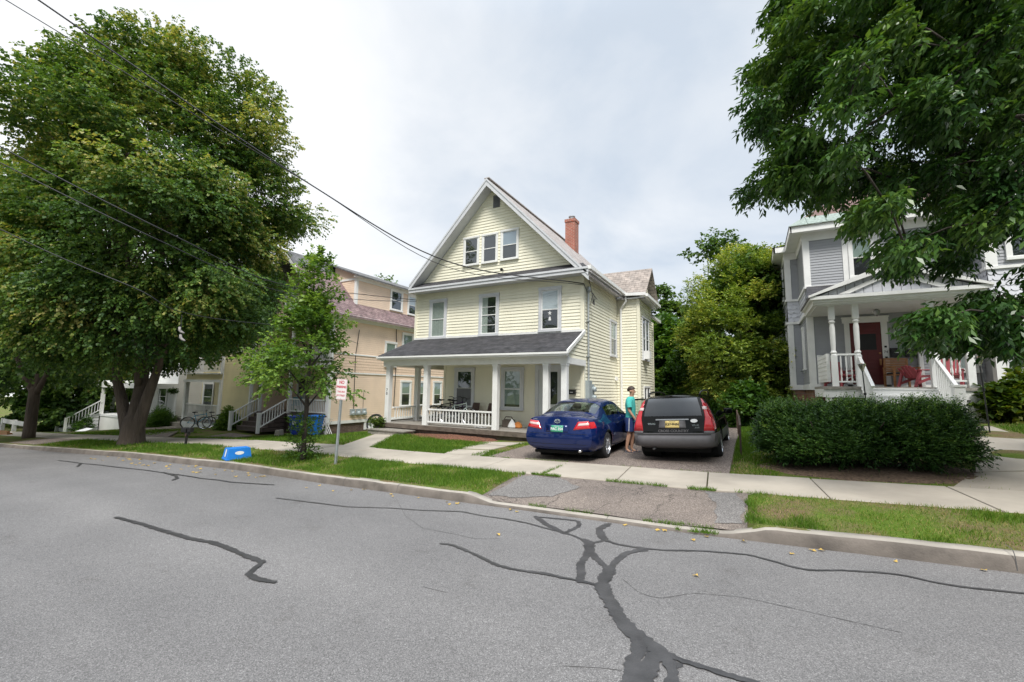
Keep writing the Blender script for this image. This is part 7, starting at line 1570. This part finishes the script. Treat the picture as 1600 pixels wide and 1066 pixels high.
# -- fallen leaves along the gutter
LV=[(-1.62,6.23),(-1.09,6.22),(-.7,5.95),(-4.39,6.12),(-1.17,6.2),(.62,6.2),(1.25,6.12),(1.94,6.2),(-7.78,5.75),(-7.06,5.8),(-6.83,6.04),(-5.89,6.13),(-5.25,6.14),(-4.62,6.13),(-4.4,6.18),(-2.9,4.95),(-.55,4.75)]+[(random.uniform(-18,-9.5),random.uniform(5.55,6.2)) for _ in range(46)]+[(random.uniform(-9,4),random.uniform(5.9,6.22)) for _ in range(12)]
m=MB()
for x,y in LV:
    z=float(road_z(x,min(y,6.24)))+.006; a=random.random()*6.28; s=random.uniform(.03,.055)*(1.5 if x<-9 else 1); P=[]
    for k,(r_,t) in enumerate(((1,0),(.55,.7),(.75,1.4),(.4,2.5),(.8,3.4),(.45,4.3),(.7,5.2),(.5,5.8))): P.append((x+s*r_*math.cos(t+a),y+s*r_*math.sin(t+a)*.8,z+random.uniform(0,.022)))
    m.add([(x,y,z+.008)]+P,[(0,i+1,(i+1)%8+1) for i in range(8)])
tag(m.build('fallen_leaves',M['leaf']),'scattered yellow fallen leaves along the gutter','leaves',kind='stuff')
# ---------------------------------------------------------------- sky, sun, camera
wd=bpy.data.worlds.new('World'); SC.world=wd; wd.use_nodes=True; t=wd.node_tree; bg=t.nodes['Background']; bg.inputs['Strength'].default_value=.1
EL,AZ=R(54),R(146)   # high sun behind thin cloud, behind the camera and to the right
sky=N(t,'ShaderNodeTexSky',_sky_type='NISHITA'); sky.sun_disc=False; sky.sun_elevation=EL; sky.sun_rotation=AZ
tc=N(t,'ShaderNodeTexCoord'); sp=N(t,'ShaderNodeSeparateXYZ'); L(t,tc,'Generated',sp,0)
zp=N(t,'ShaderNodeMath',_operation='ADD'); zp.inputs[1].default_value=.22; L(t,sp,'Z',zp,0)
dx=N(t,'ShaderNodeMath',_operation='DIVIDE'); dy=N(t,'ShaderNodeMath',_operation='DIVIDE'); L(t,sp,'X',dx,0);L(t,zp,0,dx,1);L(t,sp,'Y',dy,0);L(t,zp,0,dy,1)
cb=N(t,'ShaderNodeCombineXYZ'); L(t,dx,0,cb,'X');L(t,dy,0,cb,'Y')
n1=N(t,'ShaderNodeTexNoise',Scale=1.25,Detail=9,Roughness=.55,Distortion=.35); L(t,cb,0,n1,'Vector')
n2=N(t,'ShaderNodeTexNoise',Scale=.42,Detail=3,Roughness=.5); L(t,cb,0,n2,'Vector')
ad=N(t,'ShaderNodeMath',_operation='MULTIPLY_ADD'); ad.inputs[1].default_value=.9; L(t,n2,'Fac',ad,0); L(t,n1,'Fac',ad,2)
# whiter toward the left of the street, greyer up the hill
gx_=N(t,'ShaderNodeMath',_operation='MULTIPLY_ADD'); gx_.inputs[1].default_value=-.30; L(t,sp,'X',gx_,0); L(t,ad,0,gx_,2)
mr=N(t,'ShaderNodeMapRange',From__Min=.80,From__Max=1.38,To__Min=0,To__Max=1); L(t,gx_,0,mr,0); gx_=mr
rp=ramp(t,[(.10,(3.4,3.8,4.3)),(.36,(4.2,4.45,4.75)),(.62,(5.0,5.12,5.25)),(.9,(5.6,5.65,5.7))]); L(t,gx_,0,rp,'Fac')
# an overcast dome is brightest overhead
zz=N(t,'ShaderNodeMapRange',_interpolation_type='SMOOTHSTEP',From__Min=.66,From__Max=1.0,To__Min=1.0,To__Max=2.8); L(t,sp,'Z',zz,0)
ml=N(t,'ShaderNodeVectorMath',_operation='SCALE'); L(t,rp,'Color',ml,0); L(t,zz,0,ml,'Scale')
mx=N(t,'ShaderNodeMix',_data_type='RGBA'); mx.inputs[0].default_value=.93; L(t,sky,0,mx,6); L(t,ml,0,mx,7); L(t,mx,2,bg,'Color')
sn=bpy.data.lights.new('sun','SUN'); sn.energy=2.0; sn.angle=R(18); sn.color=(1,.965,.91); so=bpy.data.objects.new('sun',sn); COL.objects.link(so)
sd_=Vector((math.sin(AZ)*math.cos(EL),math.cos(AZ)*math.cos(EL),math.sin(EL))); so.rotation_euler=(-sd_).to_track_quat('-Z','Y').to_euler(); so.location=(0,-10,30)
cm=bpy.data.cameras.new('camera'); cm.sensor_width=36; cm.lens=675/1600*36; cm.clip_end=2000; cm.clip_start=.05
co=bpy.data.objects.new('camera',cm); COL.objects.link(co); co.location=(0,0,1.68)
ya,pi_,ro=R(29),R(6.2),R(.93); fw=Vector((-math.sin(ya)*math.cos(pi_),math.cos(ya)*math.cos(pi_),math.sin(pi_))); rt=Vector((math.cos(ya),math.sin(ya),0)); upv=rt.cross(fw)
r2=rt*math.cos(ro)+upv*math.sin(ro); u2=upv*math.cos(ro)-rt*math.sin(ro)
co.rotation_euler=Matrix((r2,u2,-fw)).transposed().to_euler(); SC.camera=co
vs=SC.view_settings; vs.view_transform='Standard'; vs.look='None'; vs.gamma=1; vs.exposure=1.0
SC.render.engine='CYCLES'; cy_=SC.cycles; cy_.max_bounces=6; cy_.transparent_max_bounces=12; cy_.diffuse_bounces=3; cy_.glossy_bounces=3
